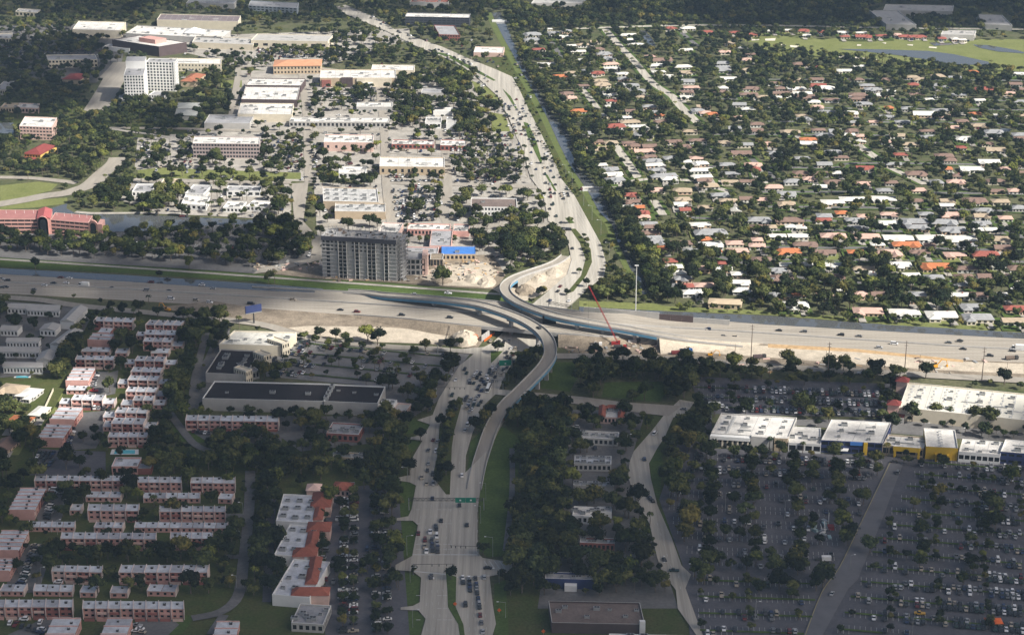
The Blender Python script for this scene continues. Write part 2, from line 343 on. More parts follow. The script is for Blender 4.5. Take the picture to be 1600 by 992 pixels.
# boulevard, north of the highway
BL_ = [(520,12),(534,20),(602,48),(647,71),(708,96),(740,116),(778,151),(796,187),(806,212),(815,230),(829,278),(848,303),(857,346),(873,354),(886,371),(893,406),(886,429),(860,452),(833,474),(800,505),(770,535)]
BR_ = [(540,8),(556,15),(599,33),(614,45),(652,60),(690,73),(735,93),(773,108),(800,120),(812,141),(826,171),(848,214),(866,250),(876,278),(898,306),(921,348),(939,381),(947,411),(944,432),(921,449),(890,478),(860,505),(850,535)]
sheet('boulevard', BL_ + BR_[::-1], CONC, occ=True, hard=True)
NMED = [[(891,359),(899,359),(912,374),(923,391),(925,411),(916,432),(896,457),(883,462),(908,432),(915,406),(906,381)], [(818,192),(825,194),(838,222),(847,253),(845,258),(834,235),(824,214)], [(668,80),(700,86),(740,107),(775,127),(772,128),(735,110),(700,91)], [(883,342),(890,342),(898,350),(890,351)], [(852,275),(855,274),(870,300),(867,300)], [(785,140),(798,152),(810,175),(806,172)]]
# boulevard, south of the highway
SL_ = [(770,535),(756,542),(720,545),(684,542),(684,548),(740,553),(718,571),(702,596),(685,624),(676,648),(652,656),(672,663),(664,678),(632,685),(660,688),(646,712),(639,742),(620,746),(620,750),(640,753),(650,758),(643,795),(638,806),(620,809),(620,813),(645,813),(653,820),(644,868),(618,882),(618,890),(645,892),(658,902),(656,940),(645,946),(626,948),(626,952),(654,953),(665,966),(656,1000)]
SR_ = [(850,535),(825,545),(812,551),(801,567),(793,579),(785,596),(780,608),(825,612),(825,621),(774,616),(758,631),(750,648),(738,677),(728,712),(727,738),(760,705),(752,755),(746,797),(746,862),(754,871),(800,878),(800,892),(765,900),(770,944),(775,974),(767,1000)]
sheet('boulevard', SL_ + SR_[::-1], CONC, occ=True, hard=True)
SMED = [[(716,621),(724,624),(710,674),(706,700),(703,774),(697,774),(681,753),(678,738),(684,710),(687,664),(700,652)], [(697,897),(713,903),(712,950),(724,977),(727,1000),(719,1000),(716,977),(700,950),(699,924)], [(767,551),(786,550),(773,564),(767,569)]]
for i, pts in enumerate(NMED + SMED):
    w = [G(p[0], p[1], 0) for p in pts]; zk = LAYER[0] + .14
    if (w[1] - w[0]).cross(w[2] - w[1]).z < 0 and False: w.reverse()
    b = MB(); tri = tessellate_polygon([w]); n = len(w)
    for tr in tri: b.poly([w[k] + Vector((0, 0, zk)) for k in tr], GRASSD if i in (0, 6) else GRASS)
    for k in range(n): b.poly([w[k], w[(k + 1) % n], w[(k + 1) % n] + Vector((0, 0, zk)), w[k] + Vector((0, 0, zk))], PALE)
    struct(b.obj('median'))
# side roads, south
CRL = [(1062,624),(1040,645),(1019,672),(1003,690),(990,705),(984,721),(981,744),(994,780),(1015,818),(1027,871),(1035,894),(1056,921),(1059,950),(1094,1000)]
CRX = [(1085,628),(1073,645),(1052,652),(1039,682),(1027,700),(1014,724),(1017,747),(1027,788),(1050,841),(1065,883),(1080,897),(1071,918),(1088,965),(1102,1000)]
sheet('curved_road', CRL + CRX[::-1], CONC, occ=True, hard=True)
sheet('side_road', [(825,612),(913,620),(975,628),(1065,634),(1045,650),(1010,646),(910,632),(825,622)], CONN, occ=True, hard=True)
sheet('mall_road', [(1252,1000),(1285,992),(1325,920),(1340,905),(1375,820),(1412,722),(1390,720),(1345,815),(1310,890),(1285,920)], mat('mall_road_asphalt', (.135, .135, .145), .9, .15, .08), occ=True, hard=True)
road('yellow_kerb_line', [(1258,992),(1284,925),(1312,885),(1346,815),(1391,722)], .4, mat('kerb_yellow', (.30, .26, .14), .8, .1), z=LAYER[0] + .05)
road('frontage_road', [(-20,463),(60,468),(120,477),(250,490),(400,505),(483,527),(600,541),(690,545)], 9, CONN); road('frontage_road', [(868,556),(960,557),(1100,564),(1200,572),(1400,583),(1620,595)], 10, CONN)
road('lane', [(391,735),(390,780),(386,830),(380,880),(372,930),(345,955),(300,965)], 6, ASPG); road('lane', [(330,990),(350,960)], 5, ASPG)
road('lane', [(262,640),(300,690),(330,705)], 5, ASPG); road('back_lane', [(322,520),(312,560),(303,600),(300,640)], 5, ASPG); road('lane', [(800,700),(800,770),(790,860)], 3.2, ASPG, hard=False)
road('lane', [(345,805),(392,805)], 5, ASPG, hard=False); road('lane', [(350,869),(384,869)], 5, ASPG, hard=False)
# lane markings on the boulevards and roads
def mark_between(b, LP, RP, fr, w=.14, dash=None, z=None):
    z = z or LAYER[0] + .004
    A = [G(p[0], p[1], z) for p in LP]; B = [G(p[0], p[1], z) for p in RP]
    def along(P, n):
        d = [0]
        for i in range(1, len(P)): d.append(d[-1] + (P[i] - P[i - 1]).length)
        out = []
        for k in range(n):
            t = d[-1] * k / (n - 1); i = max(1, min(len(P) - 1, next((j for j in range(len(d)) if d[j] >= t), len(P) - 1)))
            out.append(P[i - 1].lerp(P[i], (t - d[i - 1]) / max(1e-6, d[i] - d[i - 1])))
        return out, d[-1]
    La, ln = along(A, 2); n = max(2, int(ln / 3)); a, _ = along(A, n); c, _ = along(B, n)
    for f in fr:
        P = [a[i].lerp(c[i], f) for i in range(n)]
        for i in range(n - 1):
            if dash and i % 4 >= 1: continue
            d = (P[i + 1] - P[i]).normalized(); m = Vector((-d.y, d.x, 0)) * w / 2
            b.poly([P[i] - m, P[i + 1] - m, P[i + 1] + m, P[i] + m], MARK)
LAYER[0] += .004
b = MB()
mark_between(b, [(706,596),(688,640),(672,690),(655,740)], [(752,596),(727,622),(708,654),(690,690),(684,715)][:4], [.35, .6, .85], dash=1)
mark_between(b, [(652,790),(648,865)], [(702,785),(702,865)], [.12, .28, .44, .6, .76, .92], dash=1); mark_between(b, [(704,780),(704,865)], [(746,780),(746,865)], [.0, .33, .66, 1], dash=1)
mark_between(b, [(724,640),(712,690),(708,775)], [(758,633),(735,690),(728,745)], [.35, .7], dash=1)
mark_between(b, [(658,905),(656,1000)], [(697,900),(714,1000)], [.2, .4, .6, .8], dash=1); mark_between(b, [(714,903),(727,1000)], [(765,900),(770,1000)], [.2, .4, .6, .8], dash=1)
mark_between(b, [(893,406),(886,429),(860,452),(833,474)], [(915,406),(908,432),(883,462),(865,484)], [.05, .33, .66, .95], dash=0); mark_between(b, [(925,411),(916,432),(896,457),(870,482)], [(947,411),(944,432),(921,449),(893,478)], [.06, .35, .65, .94])
mark_between(b, [(815,230),(829,278),(848,303)], [(833,230),(845,262),(858,290)], [.05, .3, .55, .8]); mark_between(b, [(845,240),(858,275),(880,315),(904,350),(925,391),(925,411)], [(864,248),(876,278),(898,306),(921,348),(939,381),(947,411)], [.06, .3, .52, .75, .96])
mark_between(b, [(740,116),(778,151),(796,187),(810,222)], [(773,125),(800,156),(820,196),(833,230)], [.08, .33, .6, .9]); mark_between(b, [(775,118),(806,160),(828,196),(845,240)], [(800,120),(826,171),(848,214),(866,250)], [.1, .4, .7, .95])
mark_between(b, [(602,48),(647,71),(708,96),(740,116)], [(614,45),(652,60),(690,73),(735,93)], [.1, .5, .9])
for q in [((645,866),(703,866)), ((646,892),(700,897)), ((714,901),(765,899)), ((704,866),(746,866))]:
    a, c = G(*q[0], LAYER[0]), G(*q[1], LAYER[0]); m = Vector((0, .5, 0)); b.poly([a - m, c - m, c + m, a + m], MARK)
for x in range(4):                                             # zebra bars on the side street, arrows of the old lane
    a = G(756 + 8 * x, 876, LAYER[0]); b.poly([a, a + Vector((.5, 0, 0)), a + Vector((3.4, -9, 0)), a + Vector((2.9, -9, 0))], MARK)
for y in (796, 818, 850, 858, 930, 950, 968):
    for x in (650, 683, 692, 700):
        a = G(x, y, LAYER[0]); b.poly([a, a + Vector((2.2, 0, 0)), a + Vector((2.2, .45, 0)), a + Vector((0, .45, 0))], MARK)
mark_between(b, CRL[4:12], CRX[4:12], [.5], dash=1, w=.2)
o = b.obj('lane_marking'); struct(o)
# ------------------------------------------------------------ the highway, its bridge, and the flyovers
HN = [(-60,420),(0,425),(200,437),(400,449),(600,459),(740,468),(820,476),(905,487),(1000,491),(1100,497),(1200,505),(1376,515),(1620,529),(1700,534)]
HS = [(-60,454),(0,458),(200,469),(400,481),(627,498),(740,510),(870,522),(930,526),(1040,531),(1200,539),(1505,563),(1620,568),(1700,572)]
def ss(a, b_, x): t = max(0, min(1, (x - a) / (b_ - a))); return t * t * (3 - 2 * t)
def hz_(x): return .2 + 6.3 * ss(470, 720, x) * (1 - ss(885, 1070, x))
XS = np.array(sorted(set([int(v) for v in np.linspace(-60, 1700, 90)] + [752, 872])), float)
hn = np.interp(XS, *zip(*HN)); hs = np.interp(XS, *zip(*HS))
def hpt(i, f, dz=0.0):
    z = hz_(XS[i]); a = G(XS[i], hn[i], z); c = G(XS[i], hs[i], z); p = a.lerp(c, f); p.z += dz; return p
b = MB(); n = len(XS); FR = [0, .13, .3, .46, .54, .74, .9, 1]
for i in range(n - 1):
    for k in range(len(FR) - 1):
        b.poly([hpt(i, FR[k + 1]), hpt(i + 1, FR[k + 1]), hpt(i + 1, FR[k]), hpt(i, FR[k])], HWY)
struct(b.obj('highway'))
b = MB()
for i in range(n - 1):
    if 752 <= XS[i] < 872:                                      # the bridge: deck edge and soffit
        for f in (0, 1):
            p, q = hpt(i, f), hpt(i + 1, f); d = Vector((0, 0, -1.7)); b.poly([p + d, q + d, q, p], RAWC)
        b.poly([hpt(i, 0, -1.7), hpt(i + 1, 0, -1.7), hpt(i + 1, 1, -1.7), hpt(i, 1, -1.7)], RAWC)
for xx in (752, 872):                                           # abutments
    i = int(np.where(XS == xx)[0][0]); p, q = hpt(i, 0), hpt(i, 1); b.poly([(p.x, p.y, 0), (q.x, q.y, 0), q, p], RAWC)
for f in (.2, .4, .6, .8):                                      # piers below the bridge
    for xx in (790, 830):
        i = int(np.argmin(abs(XS - xx))); p = hpt(i, f); b.cbox((p.x, p.y, 0), 1.2, 1.2, p.z - 1.7, RAWC)
struct(b.obj('highway_bridge'))
b = MB()
for i in range(n - 1):
    if 752 <= XS[i] < 872: continue
    for f, sgn in ((0, 1), (1, -1)):
        p, q = hpt(i, f), hpt(i + 1, f)
        a, c = Vector((p.x, p.y + sgn * (.3 + p.z * 1.3), 0)), Vector((q.x, q.y + sgn * (.3 + q.z * 1.3), 0))
        b.poly([a, c, q, p] if f else [c, a, p, q], DIRT if f else GRASSD)
struct(b.obj('embankment'))
def ribbon_wall(b, f, h, w, m, x0=-60, x1=1700):
    for i in range(n - 1):
        if not (x0 <= XS[i] < x1): continue
        p, q = hpt(i, f), hpt(i + 1, f); d = Vector((0, w / 2, 0)); u = Vector((0, 0, h))
        b.poly([p - d, q - d, q - d + u, p - d + u], m); b.poly([q + d, p + d, p + d + u, q + d + u], m); b.poly([p - d + u, q - d + u, q + d + u, p + d + u], m)
b = MB(); ribbon_wall(b, .5, 1.1, .6, GREYW); tag(b.obj('median_barrier'), 'long low concrete barrier down the middle of the highway', 'barrier', pxy=(400, 464))
b = MB(); ribbon_wall(b, .995, 1.0, .4, GREYW, 540, 960); tag(b.obj('edge_barrier'), 'concrete edge barrier on the near side of the highway bridge', 'barrier', pxy=(800, 515))
b = MB(); ribbon_wall(b, .005, 1.0, .4, GREYW, 380, 905); tag(b.obj('edge_barrier'), 'concrete edge barrier along the far side of the highway', 'barrier', pxy=(600, 459))
b = MB()
for f, dsh in ((.02, 0), (.14, 1), (.25, 1), (.36, 1), (.46, 0), (.54, 0), (.64, 1), (.75, 1), (.86, 1), (.97, 0)):
    for i in range(n - 1):
        for k in range(6):
            if dsh and k % 2: continue
            p = hpt(i, f, .02).lerp(hpt(i + 1, f, .02), k / 6); q = hpt(i, f, .02).lerp(hpt(i + 1, f, .02), (k + 1) / 6); d = Vector((0, .09, 0)); b.poly([p - d, q - d, q + d, p + d], MARK)
struct(b.obj('highway_marking'))
paint(OCC, HN + HS[::-1]); paint(HARD, HN + HS[::-1]); paint(OCC, [(440,455),(1250,505),(1250,562),(440,540)])
# noise wall north-east of the bridge and the dark wall panels in it
def wall_line(name, label, p, q, h, m, cat_='wall', t=.6, capm=None):
    a, c = G(*p), G(*q); e = c - a; nn = Vector((-e.y, e.x, 0)).normalized() * t
    ro = empty(name, (a + c) / 2, label, cat_); b = MB(); k = max(1, int(e.length / 7))
    me = None
    for i in range(k):
        b = MB(); b.box(a + e * i / k - ro.location, e / k * .985, nn, 0, h, m, capm); b.obj('panel', ro)
    return ro
wall_line('retaining_wall', 'pale grey noise wall beside the parked cars east of the bridge', (912,492), (1030,501), 6, GREYW)
wall_line('retaining_wall', 'dark maroon stretch of wall between two pale grey noise walls', (1030,501), (1083,504.5), 5, BROWNW)
wall_line('retaining_wall', 'pale noise wall running right from the dark maroon wall', (1083,504.5), (1140,508.5), 4, GREYW)

def flyover(name, label, pts, width, piers, cut=3.0):
    P = cat(pts, 8); W3 = [G(p[0], p[1], p[2]) for p in P]
    ro = empty(name, Vector((W3[len(W3) // 2].x, W3[len(W3) // 2].y, 0)), label, 'flyover'); O = ro.location
    L, Rr = [], []
    for i, p in enumerate(W3):
        d = W3[min(i + 1, len(W3) - 1)] - W3[max(i - 1, 0)]; d.z = 0; d.normalize(); nn = Vector((-d.y, d.x, 0)) * width / 2
        L.append(p + nn - O); Rr.append(p - nn - O)
    dk, gi, gr = MB(), MB(), MB(); wl = [MB(), MB()]; em = {}; run = 0; D = lambda z: Vector((0, 0, z))
    for i in range(len(W3) - 1):
        if (W3[i].z + W3[i + 1].z) / 2 > cut: run += 1000
        a, c, e, f = L[i], L[i + 1], Rr[i + 1], Rr[i]
        dk.poly([f, e, c, a], CONN)
        if (W3[i].z + W3[i + 1].z) / 2 > cut:
            for s_, t_, mm in ((a, c, gi), (f, e, gr)):
                mm.poly([s_ + D(-.5), t_ + D(-.5), t_, s_], PALE); mm.poly([s_ + D(-2.4), t_ + D(-2.4), t_ + D(-.5), s_ + D(-.5)], GIRD)
            dk.poly([a + D(-.5), c + D(-.5), e + D(-.5), f + D(-.5)], RAWC)
        else:
            for s_, t_ in ((a, c), (f, e)):
                em.setdefault((s_ is a, run), MB()).poly([Vector((s_.x, s_.y, 0)), Vector((t_.x, t_.y, 0)), t_ + D(-.01), s_ + D(-.01)], PALE)
        for s_, t_, mm, k in ((a, c, wl[0], 1), (f, e, wl[1], -1)):
            inn = lambda p, q: p + (q - p).normalized() * .35
            p1, q1 = inn(s_, f if k > 0 else a), inn(t_, e if k > 0 else c)
            mm.poly([s_, t_, t_ + D(1.05), s_ + D(1.05)], RAWC); mm.poly([p1, q1, q1 + D(1.05), p1 + D(1.05)], GREYW); mm.poly([s_ + D(1.05), t_ + D(1.05), q1 + D(1.05), p1 + D(1.05)], GREYW)
    dk.obj('deck', ro); gi.obj('girder', ro); gr.obj('girder', ro); wl[0].obj('parapet', ro); wl[1].obj('parapet', ro)
    [q.obj('ramp_side', ro) for q in em.values()]
    for t in piers:
        i = int(t * (len(W3) - 1)); p = W3[i] - O; d = (W3[min(i + 1, len(W3) - 1)] - W3[i - 1]); rz = math.atan2(d.y, d.x)
        q = MB(); q.cbox((p.x, p.y, 0), 1.8, 2.6, max(.5, p.z - 4.0), RAWC, rz); q.cbox((p.x, p.y, p.z - 4.0), 1.9, width * .8, 1.55, RAWC, rz); q.obj('pier', ro)
    poly = [PX(p + O) for p in L] + [PX(p + O) for p in Rr][::-1]; paint(OCC, poly); paint(HARD, poly)
    return ro
FA = [(540,456,1),(575,458,3),(601,461,6),(643,464,9),(693,468,12),(744,475,14),(780,485,15),(816,499,15),(841,514,15),(855,529,14.5),(860,545,14),(858,559,13),(848,574,12),(831,592,10),(812,611,7.5),(793,629,5),(778,650,3),(766,674,1.5),(757,700,.7),(748,730,.45),(741,765,.4)]
flyover('flyover_ramp', 'curved concrete flyover with blue girders sweeping from the highway down to the boulevard', FA, 8.6, (.12, .19, .26, .33, .40, .47, .53, .58, .63, .68, .73))
FB = [(884,400,.4),(872,409,.7),(856,416,1.5),(838,422,3),(820,428,5),(805,434,7),(793,442,9),(789,451,10),(794,461,11),(808,471,12),(828,480,12.5),(853,489,13),(879,496,13),(910,502,12.5),(938,507,11.5),(976,513,10),(1007,519,8.5),(1035,524,7),(1075,530,4.5),(1120,535,2.3),(1160,539,.8)]
flyover('flyover_ramp', 'hooked flyover with bright blue girders crossing over the boulevard to the sandy embankment', FB, 7.8, (.30, .40, .48, .56, .64, .71, .78), cut=7.5)
# embankment the hooked flyover lands on
b = MB()
for k in range(12):
    x0, x1 = 1030 + k * 14, 1044 + k * 14; z0, z1 = 6.6 * (1 - k / 12), 6.6 * (1 - (k + 1) / 12)
    p, q = G(x0, 527 + k * .8, z0), G(x1, 527.8 + k * .8, z1); a, c = Vector((p.x, p.y - 8 - z0 * 1.3, 0)), Vector((q.x, q.y - 8 - z1 * 1.3, 0))
    b.poly([a, c, q, p], SAND); b.poly([p, q, q + Vector((0, 10, 0)), p + Vector((0, 10, 0))], HWY)
    if k == 0: b.poly([a, p, Vector((p.x, p.y + 10, p.z)), Vector((p.x, p.y + 10, 0))], SAND)
struct(b.obj('embankment'))
def mound(name, cx, cy, rx, ry, h, m, seed=0):
    rr = random.Random(seed); c = G(cx, cy); b = MB(); K = 14; rings = []
    for j in range(5):
        f = j / 4; rings.append([Vector((c.x + rx * (1 - f * .85) * math.cos(6.283 * i / K) * rr.uniform(.85, 1.1), c.y + ry * (1 - f * .85) * math.sin(6.283 * i / K) * rr.uniform(.85, 1.1), h * math.sin(f * 1.57) * rr.uniform(.85, 1.1) if j else 0)) for i in range(K)])
    for j in range(4):
        for i in range(K): b.poly([rings[j][i], rings[j][(i + 1) % K], rings[j + 1][(i + 1) % K], rings[j + 1][i]], m)
    b.poly(rings[4], m); return b.obj(name)
for args in [(727,531,11,16,6,SAND,1), (905,532,9,14,5,SAND,2), (866,427,7,13,2.6,SAND,3), (842,436,7,12,2.6,SAND,4), (820,455,8,14,4,DIRT,5), (740,436,9,12,3,SAND,6), (690,440,10,8,2.5,DIRT,7), (1010,532,10,9,4,SAND,8), (960,538,10,9,2.2,DIRT,9), (640,472,16,7,2.5,DIRT,10), (590,468,14,8,4,DIRT,11), (760,442,8,14,3,SAND,12)]: struct(mound('earth_mound', *args))
# ------------------------------------------------------------ buildings
def rect(FL, FR, BLp, h):
    a = G(FL[0], FL[1], h); c = G(FR[0], FR[1], h); d = G(BLp[0], BLp[1], h); e = c - a; e.z = 0
    nn = Vector((-e.y, e.x, 0)).normalized(); dep = max(4.0, (d - a).dot(nn)); a.z = 0; sh = 0.0
    if e.length > 20: sh = max(-.3, min(.3, (d - a).dot(e.normalized()) / dep))
    return a, e, (nn + e.normalized() * sh) * dep
def occ_rect(a, e, n, h, hard=True):
    f = [PX(a), PX(a + e), PX(a + e + n), PX(a + n)]; r = [PX(p + Vector((0, 0, h))) for p in (a, a + e, a + e + n, a + n)]
    paint(OCC, f); paint(OCC, r)
    if hard:
        paint(HARD, r); paint(HARD, [PX(a + Vector((0, 0, h * .35))), PX(a + e + Vector((0, 0, h * .35))), r[1], r[0]])
def facade(wb, gb, o, e, z0, z1, nx, nz, wf, hf, wm, gm, dep=.25, skip=None, bottom=0.0, big=None):
    """A wall with real recessed openings: bays nx by storeys nz; wf, hf share of a bay that is opening."""
    e = Vector(e); u = e / nx; inw = Vector((-e.y, e.x, 0)).normalized() * dep; hz2 = (z1 - z0 - bottom) / nz; Z = lambda z: Vector((0, 0, z)); o = Vector((o[0], o[1], 0))
    if bottom: wb.poly([o + Z(z0), o + e + Z(z0), o + e + Z(z0 + bottom), o + Z(z0 + bottom)], wm)
    for j in range(nz):
        za = z0 + bottom + j * hz2; wz0 = za + hz2 * (1 - hf) * .5; wz1 = wz0 + hz2 * hf; zb = za + hz2
        for i in range(nx):
            p = o + u * i; wq, hq = big(i, j) if big else (wf, hf); wz0 = za + hz2 * (1 - hq) * .5; wz1 = wz0 + hz2 * hq; x0, x1 = p + u * (1 - wq) / 2, p + u * (1 + wq) / 2
            wb.poly([p + Z(za), p + u + Z(za), p + u + Z(wz0), p + Z(wz0)], wm); wb.poly([p + Z(wz1), p + u + Z(wz1), p + u + Z(zb), p + Z(zb)], wm)
            if skip and skip(i, j): wb.poly([p + Z(wz0), p + u + Z(wz0), p + u + Z(wz1), p + Z(wz1)], wm); continue
            wb.poly([p + Z(wz0), x0 + Z(wz0), x0 + Z(wz1), p + Z(wz1)], wm); wb.poly([x1 + Z(wz0), p + u + Z(wz0), p + u + Z(wz1), x1 + Z(wz1)], wm)
            a, c = x0 + inw, x1 + inw
            wb.poly([x0 + Z(wz0), x1 + Z(wz0), c + Z(wz0), a + Z(wz0)], wm); wb.poly([a + Z(wz1), c + Z(wz1), x1 + Z(wz1), x0 + Z(wz1)], wm)
            wb.poly([x0 + Z(wz0), a + Z(wz0), a + Z(wz1), x0 + Z(wz1)], wm); wb.poly([c + Z(wz0), x1 + Z(wz0), x1 + Z(wz1), c + Z(wz1)], wm)
            gb.poly([a + Z(wz0), c + Z(wz0), c + Z(wz1), a + Z(wz1)], gm)
_b = MB(); _b.box((-1.3, -.9), (2.6, 0), (0, 1.8), 0, 1.3, METAL); _b.cbox((-.5, 0, 1.3), .9, .9, .2, DMET); _b.cbox((.6, 0, 1.3), .9, .9, .2, DMET); UNIT = _b.mesh('rooftop_unit'); SEAM = mat('roof_seam_tape', (.34, .34, .34), .9, .15); STAIN = mat('roof_patch_felt', (.36, .355, .34), .9, .3, .3); D = lambda z: Vector((0, 0, z))
_b = MB(); _b.box((-.6, -1.2), (1.2, 0), (0, 2.4), 0, .3, PAINT, mat('skylight_plastic', (.42, .42, .41), .5, .1)); SKYL = _b.mesh('skylight')
def bldg(name, label, cat_, FL, FR, BLp, h, wm=CREAM, rm=WHITE, par=.9, units=0, nx=0, nz=0, wf=.6, hf=.5, gm=GLASS, side=True, bottom=0.0, skyl=0, pm=None, trim=None, skip=None, rgrid=None, big=None):
    a, e, n = rect(FL, FR, BLp, h); ctr = a + e / 2 + n / 2; ro = empty(name, ctr, label, cat_); o = a - ctr; o.z = 0
    wb, gb = MB(), MB(); eh = e.normalized(); nh = n.normalized()
    if nx:
        facade(wb, gb, o, e, 0, h, nx, nz, wf, hf, wm, gm, bottom=bottom, skip=skip, big=big)
        if side:
            k = max(1, int(nx * n.length / e.length)); facade(wb, gb, o + e, n, 0, h, k, nz, wf, hf, wm, gm, bottom=bottom); facade(wb, gb, o + n, -n, 0, h, k, nz, wf, hf, wm, gm, bottom=bottom)
    Z = lambda z: Vector((0, 0, z))
    q = [o, o + e, o + e + n, o + n]
    for i in range(4):
        if nx and (i == 0 or (side and i in (1, 3))): continue
        wb.poly([q[i], q[(i + 1) % 4], q[(i + 1) % 4] + Z(h), q[i] + Z(h)], wm)
    wb.obj('wall', ro)
    if gb.v: gb.obj('window', ro, stuff=True)
    rb = MB(); t = .35; qi = [o + eh * t + nh * t, o + e - eh * t + nh * t, o + e + n - eh * t - nh * t, o + n + eh * t - nh * t]
    rb.poly([p + Z(h - par + .05) for p in qi], rm); rof = rb.obj('roof', ro)
    pb = MB(); pm = pm or wm
    for i in range(4):
        j = (i + 1) % 4
        pb.poly([qi[j] + Z(h - par), qi[i] + Z(h - par), qi[i] + Z(h), qi[j] + Z(h)], pm); pb.poly([q[i] + Z(h), q[j] + Z(h), qi[j] + Z(h), qi[i] + Z(h)], PAINT if trim is None else trim)
    pb.obj('parapet', ro)
    rr = random.Random(hash((int(FL[0]), int(FL[1]))) & 1023)
    if e.length > 22 and par > .5 and rm not in (DARKR, BROWNR):
        sm = MB(); ns = int(e.length / 7.5); us_ = e / ns
        for k in range(1, ns):
            p = o + us_ * k + nh * .5; sm.box(p - eh * .12, eh * .24, n - nh * 1.0, h - par + .055, h - par + .10, SEAM)
        sm.obj('roof_seam', ro, stuff=True)
        for k in range(min(4, int(e.length / 18))):
            p = o + e * rr.uniform(.1, .75) + n * rr.uniform(.2, .75); child_box(ro, 'roof_duct', p, eh * rr.uniform(3, 9), nh * .6, h - par + .1, h - par + .7, METAL)
            p = o + e * rr.uniform(.05, .7) + n * rr.uniform(.15, .6); sm = MB(); sm.poly([p + D(h - par + .07), p + eh * rr.uniform(4, 9) + D(h - par + .07), p + eh * rr.uniform(4, 8) + nh * rr.uniform(2, 5) + D(h - par + .07), p + nh * rr.uniform(2, 4) + D(h - par + .07)], STAIN); sm.obj('roof_patch', ro)
    for k in range(units):
        if rgrid: fx, fy = (k % rgrid + .5) / rgrid, .2 + .6 * (k // rgrid) / max(1, (units - 1) // rgrid) + rr.uniform(-.05, .05)
        else: fx, fy = (k + .5 + rr.uniform(-.3, .3)) / units, rr.uniform(.2, .8)
        s = rr.uniform(.8, 1.5); p = o + e * fx + n * fy; link('rooftop_unit', UNIT, rof, (p.x, p.y, h - par + .06), math.atan2(e.y, e.x), (s, s, s * .9))
    for k in range(skyl):
        p = o + e * ((k % 16 + .5 + .1 * (k // 16 % 2)) / 16) + n * (.1 + .8 * (k // 16) / max(1, skyl // 16 - 1)); link('skylight', SKYL, rof, (p.x, p.y, h - par + .06), math.atan2(e.y, e.x))
    occ_rect(a, e, n, h); return ro, o, e, n, h
def hiproof(b, o, e, n, z, rise, m, over=.5, gable=False, inset=None):
    e = Vector(e); n = Vector(n); eh, nh = e.normalized(), n.normalized(); o = Vector((o[0], o[1], 0))
    if n.length > e.length: o, e, n = o + e, n, -e; eh, nh = e.normalized(), n.normalized()
    o2 = o - eh * over - nh * over; E = e + eh * 2 * over; N2 = n + nh * 2 * over; Z = Vector((0, 0, z)); T = Vector((0, 0, z + rise)); dd = 0 if gable else N2.length / 2 * .95
    q = [o2 + Z, o2 + E + Z, o2 + E + N2 + Z, o2 + N2 + Z]; r0 = o2 + N2 / 2 + eh * dd + T; r1 = o2 + E + N2 / 2 - eh * dd + T
    if dd * 2 >= E.length: r0 = r1 = o2 + E / 2 + N2 / 2 + T
    b.poly([q[0], q[1], r1, r0], m); b.poly([q[2], q[3], r0, r1], m); b.poly([q[1], q[2], r1], m); b.poly([q[3], q[0], r0], m); b.poly(q[::-1], PAINT)
def child_box(ro, name, o, e, n, z0, z1, m, mt=None):
    b = MB(); b.box(o, e, n, z0, z1, m, mt); return b.obj(name, ro)
def child_hip(ro, name, o, e, n, z, rise, m, over=.5, gable=False):
    b = MB(); hiproof(b, o, e, n, z, rise, m, over, gable); return b.obj(name, ro)
def hipbldg(name, label, cat_, FL, FR, BLp, h, wm, rm, rise=3, nx=0, gable=False):
    a, e, n = rect(FL, FR, BLp, h); ctr = a + e / 2 + n / 2; ro = empty(name, ctr, label, cat_); o = a - ctr; o.z = 0; wb, gb = MB(), MB()
    if nx: facade(wb, gb, o, e, 0, h, nx, 1 if h < 5 else 2, .5, .5, wm, GLASS); gb.obj('window', ro, stuff=True)
    q = [o, o + e, o + e + n, o + n]
    for i in range(1 if nx else 0, 4): wb.poly([q[i], q[(i + 1) % 4], q[(i + 1) % 4] + Vector((0, 0, h)), q[i] + Vector((0, 0, h))], wm)
    wb.obj('wall', ro); child_hip(ro, 'roof', o, e, n, h, rise, rm, .6, gable); occ_rect(a, e, n, h + 1); return ro, o, e, n, h
st = 'store building'; ob = 'office building'; sb = 'shop building'; D = lambda z: Vector((0, 0, z))

# --- the mall strip on the right
A = bldg('shop_block', 'white roofed end store of the mall strip with a row of vents along its roof', st, (1111,676),(1232,683.5),(1127,645), 8, GREYW, WHITE, units=12, rgrid=4, nx=9, nz=1, wf=.8, hf=.42, trim=WHITE)
ro, o, e, n, h = A
for k in range(12): p = o + e * .2 + n * (.1 + .07 * k); link('roof_vent', SKYL, ro, (p.x, p.y, h - .8), 0, (1.2, .5, 2))
for fx, w_, col in ((.53, .28, GREYW), (.83, .17, TANW)): child_box(ro, 'entrance_block', o + e * fx - n.normalized() * 3, e * w_, n.normalized() * 3.2, 0, 8.6, col, WHITE)
for k in range(8): child_box(ro, 'arcade_column', o + e * (.02 + .066 * k) - n.normalized() * 3, e.normalized() * .9, n.normalized() * .9, 0, 5.2, CREAM)
child_box(ro, 'arcade_fascia', o - n.normalized() * 3.4, e * .52, n.normalized() * 3.3, 5.2, 7.4, PAINT)
for p_, l in (((1094,671),'white canopy slab at the left front corner of the end store'),((1116,641),'white canopy slab at the back left corner of the end store')):
    q = G(*p_); r_ = empty('canopy', q, l, 'canopy'); b = MB(); b.cbox((0, 0, 5), 7.5, 3, .5, PAINT); b.obj('canopy_roof', r_)
    for sx in (-2.8, 2.8): b = MB(); b.cbox((sx, 0, 0), .4, .4, 5, GREYW); b.obj('post', r_)
